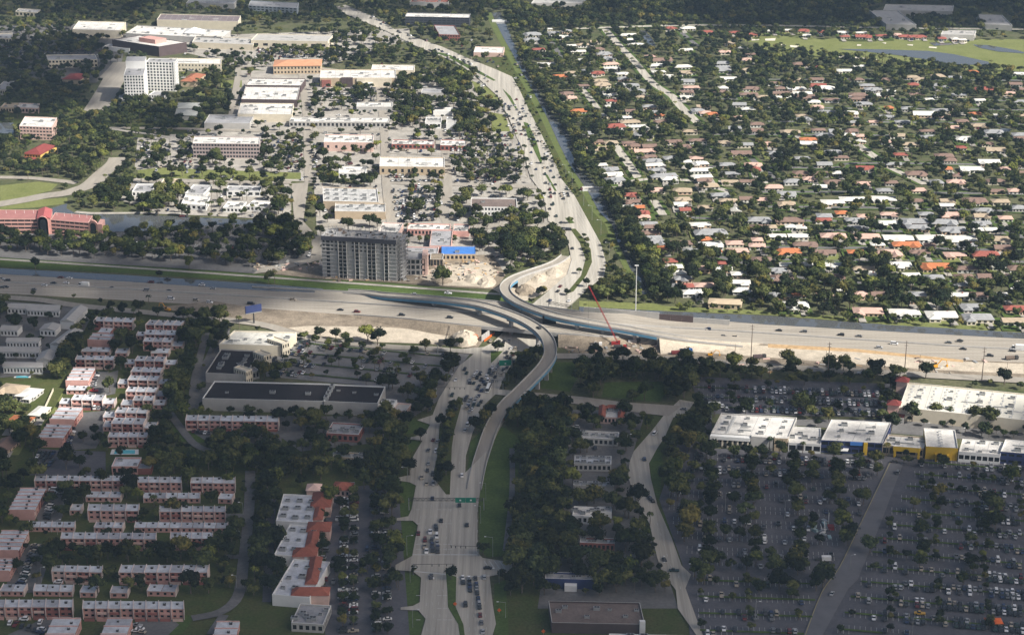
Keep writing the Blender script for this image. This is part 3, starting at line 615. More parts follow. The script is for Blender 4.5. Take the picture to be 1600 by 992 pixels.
B_ = bldg('shop_block', 'low white linking shops between the end store and the blue fronted store', sb, (1232,691),(1283,694),(1243,666), 6.5, PAINT, WHITE, units=5, nx=4, nz=1, wf=.8, hf=.5, trim=WHITE)
Cc = bldg('shop_block', 'large white roofed store with a dark blue glass front in the mall strip', st, (1283,687),(1379,692),(1299,655), 8.2, NAVY, WHITE, units=6, rgrid=2, nx=8, nz=2, wf=.86, hf=.55, trim=WHITE, pm=PAINT)
ro, o, e, n, h = Cc; child_box(ro, 'blue_fascia', o + e * .48 - n.normalized() * .8, e * .2, n.normalized() * .8, 6.0, 8.0, BLUE); child_box(ro, 'yellow_pylon', o + e * .7 - n.normalized() * .9, e * .06, n.normalized() * .9, 0, 8, YELLOW)
child_box(ro, 'canopy', o + e * .2 - n.normalized() * 4, e * .26, n.normalized() * 4, 3.2, 3.6, PAINT)
Dd = bldg('shop_block', 'low white roofed shops with yellow fascia left of the yellow fronted store', sb, (1379,695),(1443,700),(1388,678), 6.5, TANW, WHITE, units=4, nx=6, nz=1, wf=.8, hf=.55, trim=WHITE)
ro, o, e, n, h = Dd; child_box(ro, 'yellow_fascia', o + e * .28 - n.normalized() * 2.5, e * .65, n.normalized() * 2.5, 4.3, 7.4, YELLOW, WHITE)
for f in (.3, .88): child_box(ro, 'yellow_column', o + e * f - n.normalized() * 2.5, e.normalized() * 1.2, n.normalized() * 1.2, 0, 4.3, YELLOW)
Ee = bldg('shop_block', 'tall white roofed store with a bright yellow front and a line of roof vents', st, (1447,697),(1497,700),(1455,669), 8.5, YELLOW, WHITE, units=0, trim=WHITE, pm=PAINT)
ro, o, e, n, h = Ee
for k in range(6): p = o + e * .5 + n * (.12 + .15 * k); link('roof_vent', SKYL, ro, (p.x, p.y, h - .8), 0, (1.5, .6, 3))
child_box(ro, 'doorway', o + e * .38 - n.normalized() * .05, e * .26, n.normalized() * .1, 0, 3.6, GLASS)
for f in (.3, .66): child_box(ro, 'yellow_column', o + e * f - n.normalized() * 3, e * .06, n.normalized() * 3, 0, 4.5, YELLOW)
Ff = bldg('shop_block', 'white roofed shops with a plain pale blue white fascia right of the yellow store', sb, (1498,705),(1563,710),(1504,685), 7, PAINT, WHITE, units=6, rgrid=3, nx=7, nz=1, wf=.8, hf=.4, trim=WHITE)
Gg = bldg('shop_block', 'rightmost shop of the mall strip with a navy blue front and white roof', sb, (1563,705),(1660,713),(1571,686), 8, NAVY, WHITE, units=3, nx=8, nz=2, wf=.7, hf=.4, trim=WHITE, pm=PAINT)
Wh = bldg('warehouse_store', 'huge pale roofed warehouse store dotted with skylights behind the mall strip', st, (1405,636),(1700,666),(1419,597), 9, CREAM, mat('cream_roof', (.58, .56, .49), .8, .1, .08, fine=.06), units=18, rgrid=6, skyl=128, trim=WHITE)
ro, o, e, n, h = Wh; eh, nh = e.normalized(), n.normalized()
for f, w_, z in ((.0, 7, 10.5), (.98, 7, 10.5)):
    p = o + n * f - nh * (3 if f > .1 else 1) - eh * 7; child_box(ro, 'corner_tower', p, eh * w_, nh * 6, 0, z, PINKP); child_hip(ro, 'tower_roof', p, eh * w_, nh * 6, z, 2.6, REDR, .9)
child_box(ro, 'side_porch', o - eh * 9 - nh * 6, eh * 13, nh * 6, 0, 4.6, GREYW, REDR)
# --- shopping centre left of the boulevard
bldg('shop_block', 'pale roofed store at the top of the shopping centre beside the highway', st, (342,537),(441,540),(366,516), 8, CREAM, mat('streaky_roof', (.52, .51, .46), .8, .3, .1, fine=.15), units=5, nx=0, trim=WHITE)
for FL, FR, BLp, l in (((441,537),(452,533),(447,518),'tall cream gateway front on the corner of the pale roofed store'),((412,556),(424,552),(420,541),'cream tower front halfway along the dark roofed shops'),((384,580),(394,576),(392,563),'cream tower front near the big black roofed store')):
    r2 = bldg('storefront_tower', l, 'shop front', FL, FR, BLp, 10, CREAM, CREAM, nx=3, nz=2, wf=.5, hf=.5, trim=WHITE)
bldg('shop_block', 'dark roofed row of shops with a line of vents stepping down its roof', sb, (321,582),(384,585),(345,545), 7, GREYW, DARKR, units=14, rgrid=2, trim=GREYW)
bldg('shop_block', 'narrow grey roofed shops facing the car park under cream tower fronts', sb, (384,583),(405,578),(412,545), 6, GREYW, GREYR, units=3, nx=4, nz=1, trim=PAINT)
S1 = bldg('big_store', 'big store with a black roof and long white rear wall, left half', st, (316,622),(505,626.5),(335,595), 8.5, GREYW, DARKR, units=3, trim=PAINT, pm=PAINT)
S2 = bldg('big_store', 'big store with a black roof and white rear wall, right half beside the ramp', st, (506,626.5),(590,630),(520,600), 9, GREYW, DARKR, units=3, trim=PAINT, pm=PAINT)
ro, o, e, n, h = S2
for k in range(4): p = o + e * .02 + n * (.15 + .22 * k); link('rooftop_unit', UNIT, ro, (p.x, p.y, h - .4), 1.5, (1.6, 1.6, 1.6))
bldg('loading_block', 'small white loading block at the end of the black roofed store', 'loading dock', (590,634),(612,636),(594,622), 6.5, PAINT, PAINT, units=2)
bldg('loading_block', 'low pale yard wall enclosure beside the white loading block', 'loading dock', (613,640),(634,642),(616,628), 4, PINKP, GREYW)
bldg('shop_building', 'grey flat roofed building with a red base hidden among trees below the store', sb, (510,676),(560,679),(514,659), 5.5, BRICK, GREYR, units=6, nx=6, nz=1, trim=PAINT)
bldg('house', 'low grey roofed house with red trim in the trees beside the boulevard', 'house', (520,712),(566,716),(524,704), 4, TANW, GREYW, units=5)
# --- plaza bottom left of the boulevard
def tile_block(ro, o, e, n, z, rise, nm='tile_roof'): child_box(ro, 'shop_front', o, e, n, 0, z, PINKP); child_hip(ro, nm, o, e, n, z, rise, TERRA, .4)
def plaza(label, FL, FR, BLp, segs, units):
    ro, o, e, n, h = bldg('plaza_block', label, sb, FL, FR, BLp, 6.5, PAINT, BLUER, units=units, rgrid=3, trim=PAINT); eh, nh = e.normalized(), n.normalized()
    for x0, y0, x1, y1, rise in segs:
        a, e2, n2 = rect((x0, y1), (x1, y1), (x0, y0), 6.4); a = a - ro.location; a.z = 0; tile_block(ro, a, e2, n2, 6.4, rise)
plaza('topmost flat block of the plaza with terracotta tile roofs on its right side', (431,813),(488,816),(443,771), [(485,769,516,792,3.2),(489,792,503,812,1.6)], 9)
plaza('middle flat block of the plaza between two terracotta corner roofs', (428,866),(480,869),(432,817), [(479,815,515,830,3),(477,830,494,855,1.8),(457,855,494,869,2.8)], 9)
plaza('lowest large flat block of the plaza above a long terracotta roof strip', (425,928),(484,933),(429,870), [(477,870,495,912,2.2),(455,917,513,930,2.6)], 9)
bldg('restaurant_building', 'grey roofed building at the foot of the plaza with a small red roof', sb, (455,972),(505,975),(460,942), 5, GREYW, GREYR, units=7, nx=5, nz=1)
hipbldg('kiosk', 'small salmon canopy roof just above the plaza', 'kiosk', (479,766),(500,766),(482,756), 4, PINKP, PINKP, 2.2)
hipbldg('shop_building', 'terracotta roofed shop with columns right above the plaza car park', sb, (518,764),(546,766),(521,752), 4.5, PINKP, TERRA, 2.6, nx=4)
bldg('drive_up_canopy', 'small white canopy beside the terracotta roofed shop', 'canopy', (545,760),(553,760),(546,753), 3.6, PAINT, PAINT)
# --- small buildings between the ramp and the curved road
tr = bldg('restaurant_building', 'building with a ring of terracotta tiles round its pale roof by the side road', 'restaurant', (938,651),(973,652),(941,634), 4.8, PINKP, WHITE, units=4, nx=6, nz=1)
ro, o, e, n, h = tr; eh, nh = e.normalized(), n.normalized()
for (oo, ee, nn) in ((o - eh, eh * 4, n), (o + e - eh * 3, eh * 4, n), (o + n - nh * 4 + eh * 3, e - eh * 6, nh * 4)): child_hip(ro, 'tile_roof', oo, ee, nn, 4.9, 1.8, TERRA, .3)
bldg('shop_building', 'grey flat roofed building just below the terracotta ringed building', sb, (906,683),(965,686),(909,672), 5, GREYW, GREYR, units=8, nx=8, nz=1, trim=PAINT)
bldg('shop_building', 'pale speckled roof building with many vents left of the curved road', sb, (897,724),(955,725),(898,711), 5, GREYW, BLUER, units=12, rgrid=6, nx=8, nz=1, trim=PAINT)
bldg('shop_building', 'narrow pale roof building among dark trees below the speckled roof', sb, (896,757),(959,759),(897,751), 4.5, GREYW, BLUER, units=5, trim=PAINT)
bldg('shop_building', 'bright white roofed building with a stepped front amid dark trees', sb, (894,805),(934,807),(895,790), 5, PAINT, WHITE, units=6, nx=5, nz=1)
bldg('shop_building', 'small white annex joined to the bright white roofed building', sb, (934,799),(956,799),(935,791), 4.5, PAINT, WHITE, units=2)
bldg('shop_building', 'brick fronted building with a curved white entrance among the trees', sb, (906,847),(960,849),(908,839), 5, BRICK, BLUER, units=6, nx=8, nz=1)
bw = bldg('shop_building', 'building with a deep blue front wall and white entrance block', sb, (852,903),(932,905),(853,893), 6, NAVY, GREYR, units=5, trim=PAINT)
child_box(bw[0], 'entrance_block', bw[1] + bw[2] * .38 - bw[3].normalized() * 3, bw[2] * .24, bw[3].normalized() * 3, 0, 3.6, PAINT)
bb = bldg('shop_building', 'large brown gravel roofed building at the bottom by the curved road', sb, (862,972),(1008,975),(857,938), 6, BROWNW, BROWNR, units=7, trim=GREYW)
child_box(bb[0], 'white_fin', bb[1] + bb[2] * .94 - bb[3].normalized() * 1, bb[2] * .06, bb[3].normalized() * 2, 0, 8, PAINT)
bldg('shop_building', 'white roof edge of a building cut by the bottom of the picture', sb, (950,998),(1072,1001),(952,989), 5, PAINT, WHITE, units=6)
# --- the tower under construction
PALEC = mat('pale_raw_concrete', (.52, .51, .49), .95, .12, .3)
tw = bldg('tower_under_construction', 'raw concrete apartment tower under construction beside the highway canal', 'tower', (502,368),(619,375),(513,357), 33, RAWC, RAWC, par=1.0, nx=18, nz=11, wf=.42, hf=.46, side=True, trim=RAWC,
          skip=lambda i, j: (j < 7 and i not in (1, 4, 5, 8, 11, 12, 15)) or (j >= 7 and j < 10 and i in (6, 13)), big=lambda i, j: (.84, .74) if i in (1, 4, 5, 8, 11, 12, 15) or j > 9 else (.5, .5))
ro, o, e, n, h = tw; eh, nh = e.normalized(), n.normalized()
b = MB()
for k in range(40):
    p = o + e * R.random() + n * R.random(); b.cbox((p.x, p.y, h - .9), R.uniform(.5, 4), R.uniform(.5, 2), R.uniform(.4, 2.2), R.choice([RAWC, WOOD, WOOD, DMET, GREYW]), R.random())
b.obj('formwork', ro, stuff=True)
for k in range(19):
    for fy in (0, 1): p = o + e * (k / 18) + n * fy; b = MB(); b.cbox((p.x, p.y, h - .5), .35, .35, 3.2, RAWC); b.obj('column', ro)
for j in range(12): child_box(ro, 'floor_slab', o - nh * .5 - eh * .3, e + eh * .6, nh * .45, j * 3 - .1, j * 3 + .16, RAWC)
for i in (4, 5, 8, 11, 12, 15):
    for dx in (0, 1): child_box(ro, 'balcony_wall', o + e * ((i + dx) / 18) - nh * 1.1, eh * .3, nh * 1.1, 0, 29.5, PALEC)
child_box(ro, 'top_band', o - nh * 1.0, e, nh * .9, 29.6, 32.9, mat('dark_band', (.06, .06, .075), .9, .2, .5))  # plain dark box across the front of the top storey
b = MB(); p0 = o + e + eh * 2.5
for zz in range(0, 12): b.box(p0, eh * 2.6, n * .8, zz * 3, zz * 3 + .2, RAWC)
for fx in (0, 2.4):
    for fy in (0, .4, .76): b.box(p0 + eh * fx + n * fy, eh * .25, nh * .25, 0, 34, GREYW)
b.obj('hoist_frame', ro)
pk = bldg('unfinished_garage', 'unfinished concrete garage with open bays right of the tower', 'building', (634,405),(664,405),(640,393), 13, RAWC, RAWC, nx=4, nz=3, wf=.7, hf=.7, trim=RAWC)
child_box(pk[0], 'stair_core', pk[1] + pk[2] * .85, pk[2] * .28, pk[3] * .8, 0, 16, PINKP)
bldg('unfinished_building', 'brown low concrete frame standing in the rubble right of the garage', 'building', (672,405),(692,405),(675,396), 6, DIRT, DIRT, nx=4, nz=1, wf=.7, hf=.8)
bldg('shop_building', 'long shop roofed in bright blue beside the building site', sb, (690,397),(743,397),(690,385), 5.5, TANW, BLUE, par=.3, units=1, nx=8, nz=1, trim=BLUE)
bldg('shop_building', 'pink fronted grey roofed shops between the blue roof and the tower', sb, (630,396),(684,397),(632,385), 5.5, PINK, GREYR, units=2, nx=6, nz=1)
bldg('shop_building', 'pale tall roofed store standing right behind the unfinished tower', st, (590,363),(622,364),(588,347), 8, PINKP, WHITE, units=5)
bldg('shop_building', 'long pink walled strip of shops above the grey roofed wing', sb, (636,358),(703,359),(638,349), 5.5, PINK, WHITE, units=6, nx=12, nz=1, trim=PINKP)
bldg('shop_building', 'grey roofed wing running toward the blue roof with pink edges', sb, (671,384),(705,384),(667,359), 6, PINK, GREYR, units=6, trim=PINKP)
bldg('shop_building', 'small pink edged block with vents right of the pink strip', sb, (708,361),(733,361),(707,350), 5, PINK, GREYW, units=4, trim=PINKP)
bldg('office_block', 'two storey white office with a courtyard roof near the boulevard', ob, (736,323),(808,324),(736,309), 8, PAINT, BROWNR, units=2, nx=14, nz=2, wf=.6, hf=.5)
# --- upper left
bldg('office_block', 'four storey office with pink bands and a roof penthouse by the pond', ob, (30,197),(81,199),(39,182), 13, PINKP, WHITE, units=3, nx=10, nz=4, wf=.7, hf=.45)
rr_ = hipbldg('hotel_building', 'bright red roofed yellow building in the palms left of the boulevard', 'hotel', (37,240),(63,242),(43,225), 7.5, mat('yellow_stucco', (.62, .42, .12), .9, .1), REDR, 4, nx=6)
child_hip(rr_[0], 'porch_roof', rr_[1] - rr_[2] * .3 - rr_[3] * .3, rr_[2] * 1.2, rr_[3] * .3, 4, 2, REDR)
bldg('parking_garage', 'long four storey concrete building with pinkish grid front and white parapet', ob, (301,224),(405,225),(304,213), 14, mat('mauve_concrete', (.36, .30, .29), .9, .1), WHITE, units=5, nx=22, nz=4, wf=.75, hf=.55)
T1 = bldg('apartment_tower', 'white apartment tower, the nearer of the two, with a stepped roof', 'tower', (193,118),(224,118),(199,99), 31, PAINT, GREYR, units=2, nx=7, nz=10, wf=.6, hf=.62)
ro, o, e, n, h = T1; child_box(ro, 'penthouse', o + n * .62, e, n * .38, h - 1, h + 7, PAINT, GREYR); child_box(ro, 'podium', o - e * .35, e * .34, n * .4, 0, 7, PAINT, GREYR)
T2 = bldg('apartment_tower', 'white apartment tower, the farther and wider one, with dark vertical bays', 'tower', (228,97),(273,98),(233,91), 31, PAINT, GREYR, units=3, nx=9, nz=10, wf=.62, hf=.66)
child_box(T2[0], 'corner_fin', T2[1] + T2[2] * .94 - T2[3].normalized() * .6, T2[2] * .06, T2[3].normalized() * .8, 0, 32, PAINT)
bldg('podium_building', 'low round fronted white podium at the foot of the towers', 'building', (232,148),(252,149),(234,142), 7, PAINT, GREYR, nx=5, nz=2)
def B3(nm, lab, ct, *a, **k): return bldg(nm, lab, ct, *a, **k)
B3('long_building', 'long low white roofed building right behind the two towers', st, (262,99),(345,100),(264,91), 9, CREAM, WHITE, nx=16, nz=2, wf=.4, hf=.4)
B3('office_block', 'pale curved office half hidden in dark trees near the top left', ob, (75,94),(152,93),(72,86), 9, CREAM, GREYR, units=3, nx=14, nz=2)
B3('department_store', 'big flat white box store of the mall with a bare rear wall', st, (113,46),(188,48),(123,33), 10, CREAM, WHITE, units=1)
dm = B3('department_store', 'dark sided corner department store with a pink penthouse on its roof', st, (175,62),(248,73),(231,57), 12, BROWNW, WHITE)
child_box(dm[0], 'penthouse', dm[1] + dm[2] * .4 + dm[3] * .3, dm[2] * .35, dm[3] * .4, 11, 16, PINK)
B3('department_store', 'long mall block with a purple grey roof near the top', st, (245,31),(372,34),(251,22), 11, CREAM, mat('purple_roof', (.17, .14, .145), .9, .2, .1))
B3('mall_concourse', 'cluttered low white mall roofs between the department stores', st, (196,52),(345,60),(215,40), 7, GREYW, WHITE, units=14, rgrid=7)
B3('mall_concourse', 'low grey mall wing right of the dark department store', st, (300,66),(395,70),(306,56), 7, CREAM, GREYW, units=8)
hipbldg('pavilion', 'white pyramid skylight roof in the middle of the mall', 'pavilion', (288,52),(315,53),(292,46), 8, PAINT, PAINT, 5)
B3('department_store', 'wide pale store with a slightly folded roof and beige wall', st, (392,63),(512,65),(402,53), 10, CREAM, GREYW, units=0, nx=8, nz=1, wf=.5, hf=.3)
B3('office_block', 'blue grey office cut by the top edge of the picture', ob, (388,9),(464,13),(392,1), 9, mat('blue_grey_panel', (.30, .34, .38), .7, .1), GREYR, nx=12, nz=3)
B3('long_building', 'flat grey roof at the very top left of the picture', st, (291,5),(366,6),(296,-1), 7, GREYW, GREYR)
B3('drive_up_canopy', 'white flat canopy left of the dark department store', 'canopy', (160,73),(202,76),(170,69), 5, PAINT, WHITE)
B3('office_block', 'dark glass office with a white stair tower beside the canal top', ob, (633,26),(733,28),(636,20), 12, mat('dark_cladding', (.05, .055, .07), .6, .1), WHITE, nx=14, nz=4, wf=.8, hf=.4)
B3('office_block', 'dark red stepped building below the dark glass office', ob, (686,54),(719,55),(668,39), 7, BRICK, GREYR, nx=8, nz=2, trim=BRICK)
B3('shop_building', 'white roofed shop with a red edge beside the boulevard and canal', sb, (740,82),(786,83),(743,73), 5, PINKP, WHITE)
hipbldg('hotel_building', 'orange tiled hotel with gabled bays below the pale store', 'hotel', (427,104),(501,103),(430,94), 9, TANW, mat('pale_terracotta', (.52, .26, .15), .9, .15), 3.5, nx=14)
bx = B3('big_store', 'wide big box store with a white roof and tan and brown front', st, (500,122),(619,122),(501,109), 10, TANW, WHITE, units=5, nx=0)
ro, o, e, n, h = bx; nh = n.normalized()
for f, w_, z, mm in ((.28, .15, 10.6, BROWNW), (.48, .46, 9.6, CREAM), (.02, .12, 8, BRICK), (.56, .13, 5, PAINT)): child_box(ro, 'front_panel', o + e * f - nh * (1.2 if z > 6 else 5), e * w_, nh * (1.15 if z > 6 else 4), 0, z, mm)
B3('shop_building', 'long white flat roof just above the big box store', st, (580,109),(647,110),(582,101), 7, CREAM, WHITE, units=1)
for FL, FR, BLp, l in (((383,133),(470,134),(392,122),'topmost of the three white roofed warehouses left of the tree lot'),((377,155),(464,156),(384,135),'middle white roofed warehouse of the three, dotted with vents'),((371,178),(456,179),(376,161),'lowest white roofed warehouse of the three')):
    B3('warehouse', l, 'warehouse', FL, FR, BLp, 8, BROWNW if FL[0] != 371 else CREAM, WHITE, units=7, nx=0, trim=WHITE)
B3('shop_building', 'long thin white strip of shops below the three warehouses', sb, (452,190),(607,191),(455,183), 6, GREYW, WHITE, units=9, nx=24, nz=1)
B3('shop_building', 'small white roof strip in the wooded lot below the big box store', sb, (557,167),(613,167),(558,160), 4.5, GREYW, WHITE, units=2)
B3('shop_building', 'grey roofed building in the trees right of the big box store', sb, (658,145),(692,145),(660,138), 5, GREYW, GREYR)
B3('big_store', 'square pale store with a pink right front among the trees', st, (506,222),(583,223),(508,210), 9, PINKP, WHITE, units=8, nx=6, nz=1, wf=.3, hf=.3)
B3('big_store', 'wide white roofed store with a tan front above a tree lined car park', st, (593,260),(695,261),(594,245), 8, TANW, WHITE, units=4, nx=10, nz=1, wf=.4, hf=.4)
B3('shop_building', 'small white walled building left of the wide tan fronted store', sb, (529,270),(571,271),(531,260), 5, PAINT, WHITE, units=4, nx=6, nz=1)
B3('big_store', 'weathered grey roofed store crowded with vents above the lower wing', st, (505,314),(592,316),(504,292), 8, TANW, mat('weathered_roof', (.42, .42, .41), .9, .3, .15, fine=.25), units=16, rgrid=6)
B3('big_store', 'lower weathered grey wing with trees along its tan front', st, (523,330),(602,331),(524,317), 7, TANW, mat('weathered_roof', (.42, .42, .41)), units=8)
B3('shop_building', 'brick fronted white shop strip left of the boulevard trees', sb, (612,225),(677,226),(614,218), 5, BRICK, WHITE, units=6, nx=10, nz=1)
B3('shop_building', 'brick fronted white roofed shop just right of the brick strip', sb, (688,227),(728,228),(689,218), 5.5, BRICK, WHITE, units=4, nx=6, nz=1)
B3('shop_building', 'thin white roof in the wood near the boulevard bend', sb, (677,174),(707,174),(680,168), 4.5, PAINT, WHITE)
B3('shop_building', 'white boxy building below the thin white roof', sb, (664,192),(689,192),(665,183), 6, PAINT, GREYW, units=4, nx=4, nz=1)
B3('shop_building', 'small white box right of the white boxy building', sb, (697,193),(712,193),(698,183), 6, PAINT, GREYW, units=2)
B3('shop_building', 'large bare grey roof beside the wooded lots at upper left', st, (319,192),(390,193),(327,179), 6, GREYW, GREYR, units=2)
for FL, FR, BLp, l in (((276,170),(313,170),(279,161),'upper of two grey tent like roofs'),((274,180),(307,181),(276,171),'lower of two grey tent like roofs')): hipbldg('pavilion', l + ' near the green', 'pavilion', FL, FR, BLp, 5, GREYW, mat('grey_tent', (.36, .37, .35), .8, .1), 2.5)
hipbldg('house', 'orange brown roofed building half buried in trees right of the towers', 'building', (282,127),(304,128),(285,115), 6, TANW, mat('rust_tile', (.30, .12, .07), .9, .2), 3)
hipbldg('house', 'dark red roofed building deep in the upper left wood', 'building', (97,124),(125,125),(101,115), 6, TANW, REDR, 3)
for FL, FR, BLp, l, wm, rm in (((0,168),(26,168),(2,161),'low tan roofed building at the left edge above the pond',TANW,TANW),((28,168),(60,169),(30,161),'low cream roofed building just right of the tan one',PINKP,WHITE),((-8,140),(9,140),(-4,127),'grey block cut by the left edge of the picture',GREYW,GREYR),((-10,60),(18,60),(-8,52),'white roofed building cut by the left edge near the top',CREAM,WHITE),((24,18),(58,20),(26,13),'white roofed hall at the far top left',CREAM,WHITE)):
    B3('shop_building', l, sb, FL, FR, BLp, 6, wm, rm, units=2, nx=6, nz=1)
for FL, FR, BLp, l, hh in (((206,299),(237,299),(208,287),'leftmost flat roof with a white rim by the lake',5),((289,302),(318,303),(291,288),'middle flat roof with a white rim by the lake',5),((354,298),(407,299),(356,290),'wide white rimmed flat roof right of the middle one',5),((348,324),(377,325),(350,314),'white roof nearest the lake promenade',4.5),((385,322),(415,324),(388,312),'pale roof between the trees right of the promenade roof',4.5),((283,318),(322,321),(290,304),'pale tent shaped roof near the lake shore',5)):
    B3('villa', l, 'building', FL, FR, BLp, hh, PAINT, GREYR if hh == 5 and 'flat' in l else WHITE, par=1.2, units=4, nx=5, nz=1)
B3('market_hall', 'small tan roof behind the grass strip above the lake', 'building', (252,285),(277,285),(253,279), 4, CREAM, TANW)
# pink office by the lake
def pink(FL, FR, BLp, l, nx):
    ro, o, e, n, h = bldg('pink_office', l, ob, FL, FR, BLp, 12.5, PINK, mat('mauve_red_roof', (.33, .15, .14), .85, .15, .2), par=.4, nx=nx, nz=4, wf=.96, hf=.5, trim=PINKP); nh = n.normalized()
    for k in range(5): p = o + e * (k + .5) / 5 + n * .6; b = MB(); b.tube((p.x, p.y, h), (p.x, p.y, h + 3), .15, .1, PAINT, 4); b.obj('roof_mast', ro)
    return ro, o, e, n, h
def arch(ro, o, eh, nh, w_, h):
    b = MB(); K = 10; pr = [o, o + eh * w_] + [o + eh * (w_ / 2 + w_ / 2 * math.cos(math.pi * i / K)) + D(h - w_ / 2 + w_ / 2 * math.sin(math.pi * i / K)) for i in range(K + 1)]
    b.prism([p for p in pr], [p + nh * 2.2 for p in pr], PINK); b.poly(pr[::-1], PINK); b.poly(pr, PINK); b.obj('arch_portal', ro)
    b = MB(); w2 = w_ * .62; o2 = o + eh * (w_ - w2) / 2 - nh * .06; pr = [o2, o2 + eh * w2] + [o2 + eh * (w2 / 2 + w2 / 2 * math.cos(math.pi * i / K)) + D(h - w_ / 2 - .4 + w2 / 2 * math.sin(math.pi * i / K)) for i in range(K + 1)]
    b.poly(pr, GLASS); b.obj('arch_window', ro)
P1 = pink((-14,342),(58,342),(-10,328), 'left wing of the salmon pink banded office by the lake', 7)
P2 = pink((79,343),(138,348),(85,332), 'right wing of the salmon pink banded office ending in an arched window', 8)
ro, o, e, n, h = P2; eh, nh = e.normalized(), n.normalized(); arch(ro, o + e * 1.0, eh, nh, 8, 14.5); child_box(ro, 'end_bay', o + e + eh * 8, eh * 4, n * .7, 0, 12, PINK)
ro, o, e, n, h = P1; eh, nh = e.normalized(), n.normalized(); arch(ro, o + e * 1.02 - nh * 4, eh, nh, 8, 15.5); child_hip(ro, 'portal_roof', o + e * 1.0 - nh * 2, eh * 11, n, 13.5, 2.2, mat('red_pink_roof', (.36, .10, .10), .8, .1), .3, True); child_box(ro, 'portal_body', o + e * 1.0 - nh * 2, eh * 11, n, 0, 13.5, PINK)
# far right corner blocks in cloud shade, far strip malls
for FL, FR, BLp, l in (((1380,16),(1488,18),(1384,7),'wide pale flat roof in cloud shade at the top right'),((1385,38),(1432,39),(1358,16),'pale sloping roof in the dark top right area'),((1540,38),(1582,40),(1525,22),'striped pale roof at the far top right'),((1470,54),(1522,55),(1474,47),'flat grey roof beyond the golf course'),((830,5),(912,5),(836,-2),'pale roofed strip in the far distance right of the canal'),((640,3),(700,4),(645,-2),'orange roofed strip cut by the top edge')):
    B3('distant_hall', l, 'building', FL, FR, BLp, 7, GREYW, TERRA if 'orange' in l else GREYW, units=2)
hipbldg('pool_house', 'long tan flat pavilion with open bays on the canal bank beside the houses', 'pavilion', (1107,474),(1158,476),(1109,466), 4.2, TANW, TANW, 1, nx=6)
# ------------------------------------------------------------ townhouse rows, bottom left
_b = MB(); _b.cbox((0, 0, 0), 1.2, 1.0, .9, DMET); _b.cbox((0, 0, .9), .7, .7, .15, METAL); ACU = _b.mesh('ac_unit')
FIN = mat('pink_white_fin', (.66, .55, .51), .85, .08); GREYROOF = mat('aged_pale_roof', (.36, .37, .40), .85, .25, .3, fine=.2)
TW = []
def trow(FL, FR, BLp, nu, h=6.0, lab='', deep=False, grey=(), single=False):
    a, e, n = rect(FL, FR, BLp, h); ctr = a + e / 2 + n / 2; ro = empty('townhouse_row', ctr, lab, 'townhouses', 'pink townhouse rows'); o = a - ctr; o.z = 0
    rr = random.Random(int(FL[0] * 7 + FL[1])); Z = D
    ax, cx = (n, e) if deep else (e, n)                          # units run along ax
    u = ax / nu; uh, ch = ax.normalized(), cx.normalized()
    for i in range(nu):
        p = o + u * i; m = rr.choice([PINK, PINK, BRICK, PINKP if rr.random() < .3 else PINK]) if not single else PINK
        st_ = 0 if single else rr.choice([0, .5, 0])
        pf = p + ch * st_ if not deep else p
        wb, gb = MB(), MB()
        if not deep:
            zt = h - .25
            if h > 5:
                facade(wb, gb, pf, u, 0, zt, 2, 2, .5, .45, m, GLASS, dep=.3); 
            else: facade(wb, gb, pf, u, 0, zt, 2, 1, .4, .5, m, GLASS, dep=.3)
            rw = MB(); rw.poly([p + cx + u, p + cx, p + cx + Z(h - .25), p + cx + u + Z(h - .25)], m); rw.obj('rear_wall', ro)
        else:
            q = [p, p + cx, p + cx + u, p + u]; k = q.index(p)
            facade(wb, gb, p + cx, u, 0, h - .25, 1, 2, .5, .4, m, GLASS, dep=.3)
            wb.poly([p + u, p, p + Z(h - .25), p + u + Z(h - .25)], PINKP)
            wb.poly([p, p + cx, p + cx + Z(h - .25), p + Z(h - .25)], PINKP); wb.poly([p + u + cx, p + u, p + u + Z(h - .25), p + u + cx + Z(h - .25)], PINKP)
        wb.obj('unit_wall', ro); gb.obj('window', ro, stuff=True)
        if h > 5 and not deep:                                   # porch and balcony panels of this unit
            if rr.random() < .75: child_box(ro, 'balcony_panel', pf + u * .12 - ch * 1.0, u * .76, ch * .95, 2.6, 3.7, rr.choice([PINK, PINKP, BRICK]))
            child_box(ro, 'patio_wall', p + u * .08 - ch * 3.2, u * .84, ch * .2, 0, 1.7, rr.choice([PINK, PINKP, BRICK, PINK]))
        rb = MB(); rb.box(p + uh * .15 - ch * (.5 if not deep else 0), u - uh * .3, cx + ch * .4, h - .25, h, FIN, GREYROOF if (i in grey or rr.random() < .18) else BLUER); rof = rb.obj('roof_panel', ro)
        s = rr.uniform(.8, 1.2); q = p + u * rr.uniform(.35, .7) + cx * rr.uniform(.45, .75); link('ac_unit', ACU, rof, (q.x, q.y, h), 0, (s, s, s))
    for i in range(nu + 1):
        if single and i % 2 and 0 < i < nu: continue
        p = o + u * i; child_box(ro, 'party_wall', p - uh * .15 - ch * (1.2 if h > 5 and not deep else .3), uh * .3, cx + ch * (1.4 if h > 5 and not deep else .5), 0, h + .55, FIN if not deep else PINK, FIN)
    occ_rect(a, e, n, h); paint(OCC, [PX(a - n.normalized() * 4), PX(a + e - n.normalized() * 4), PX(a + e), PX(a)]); return ro
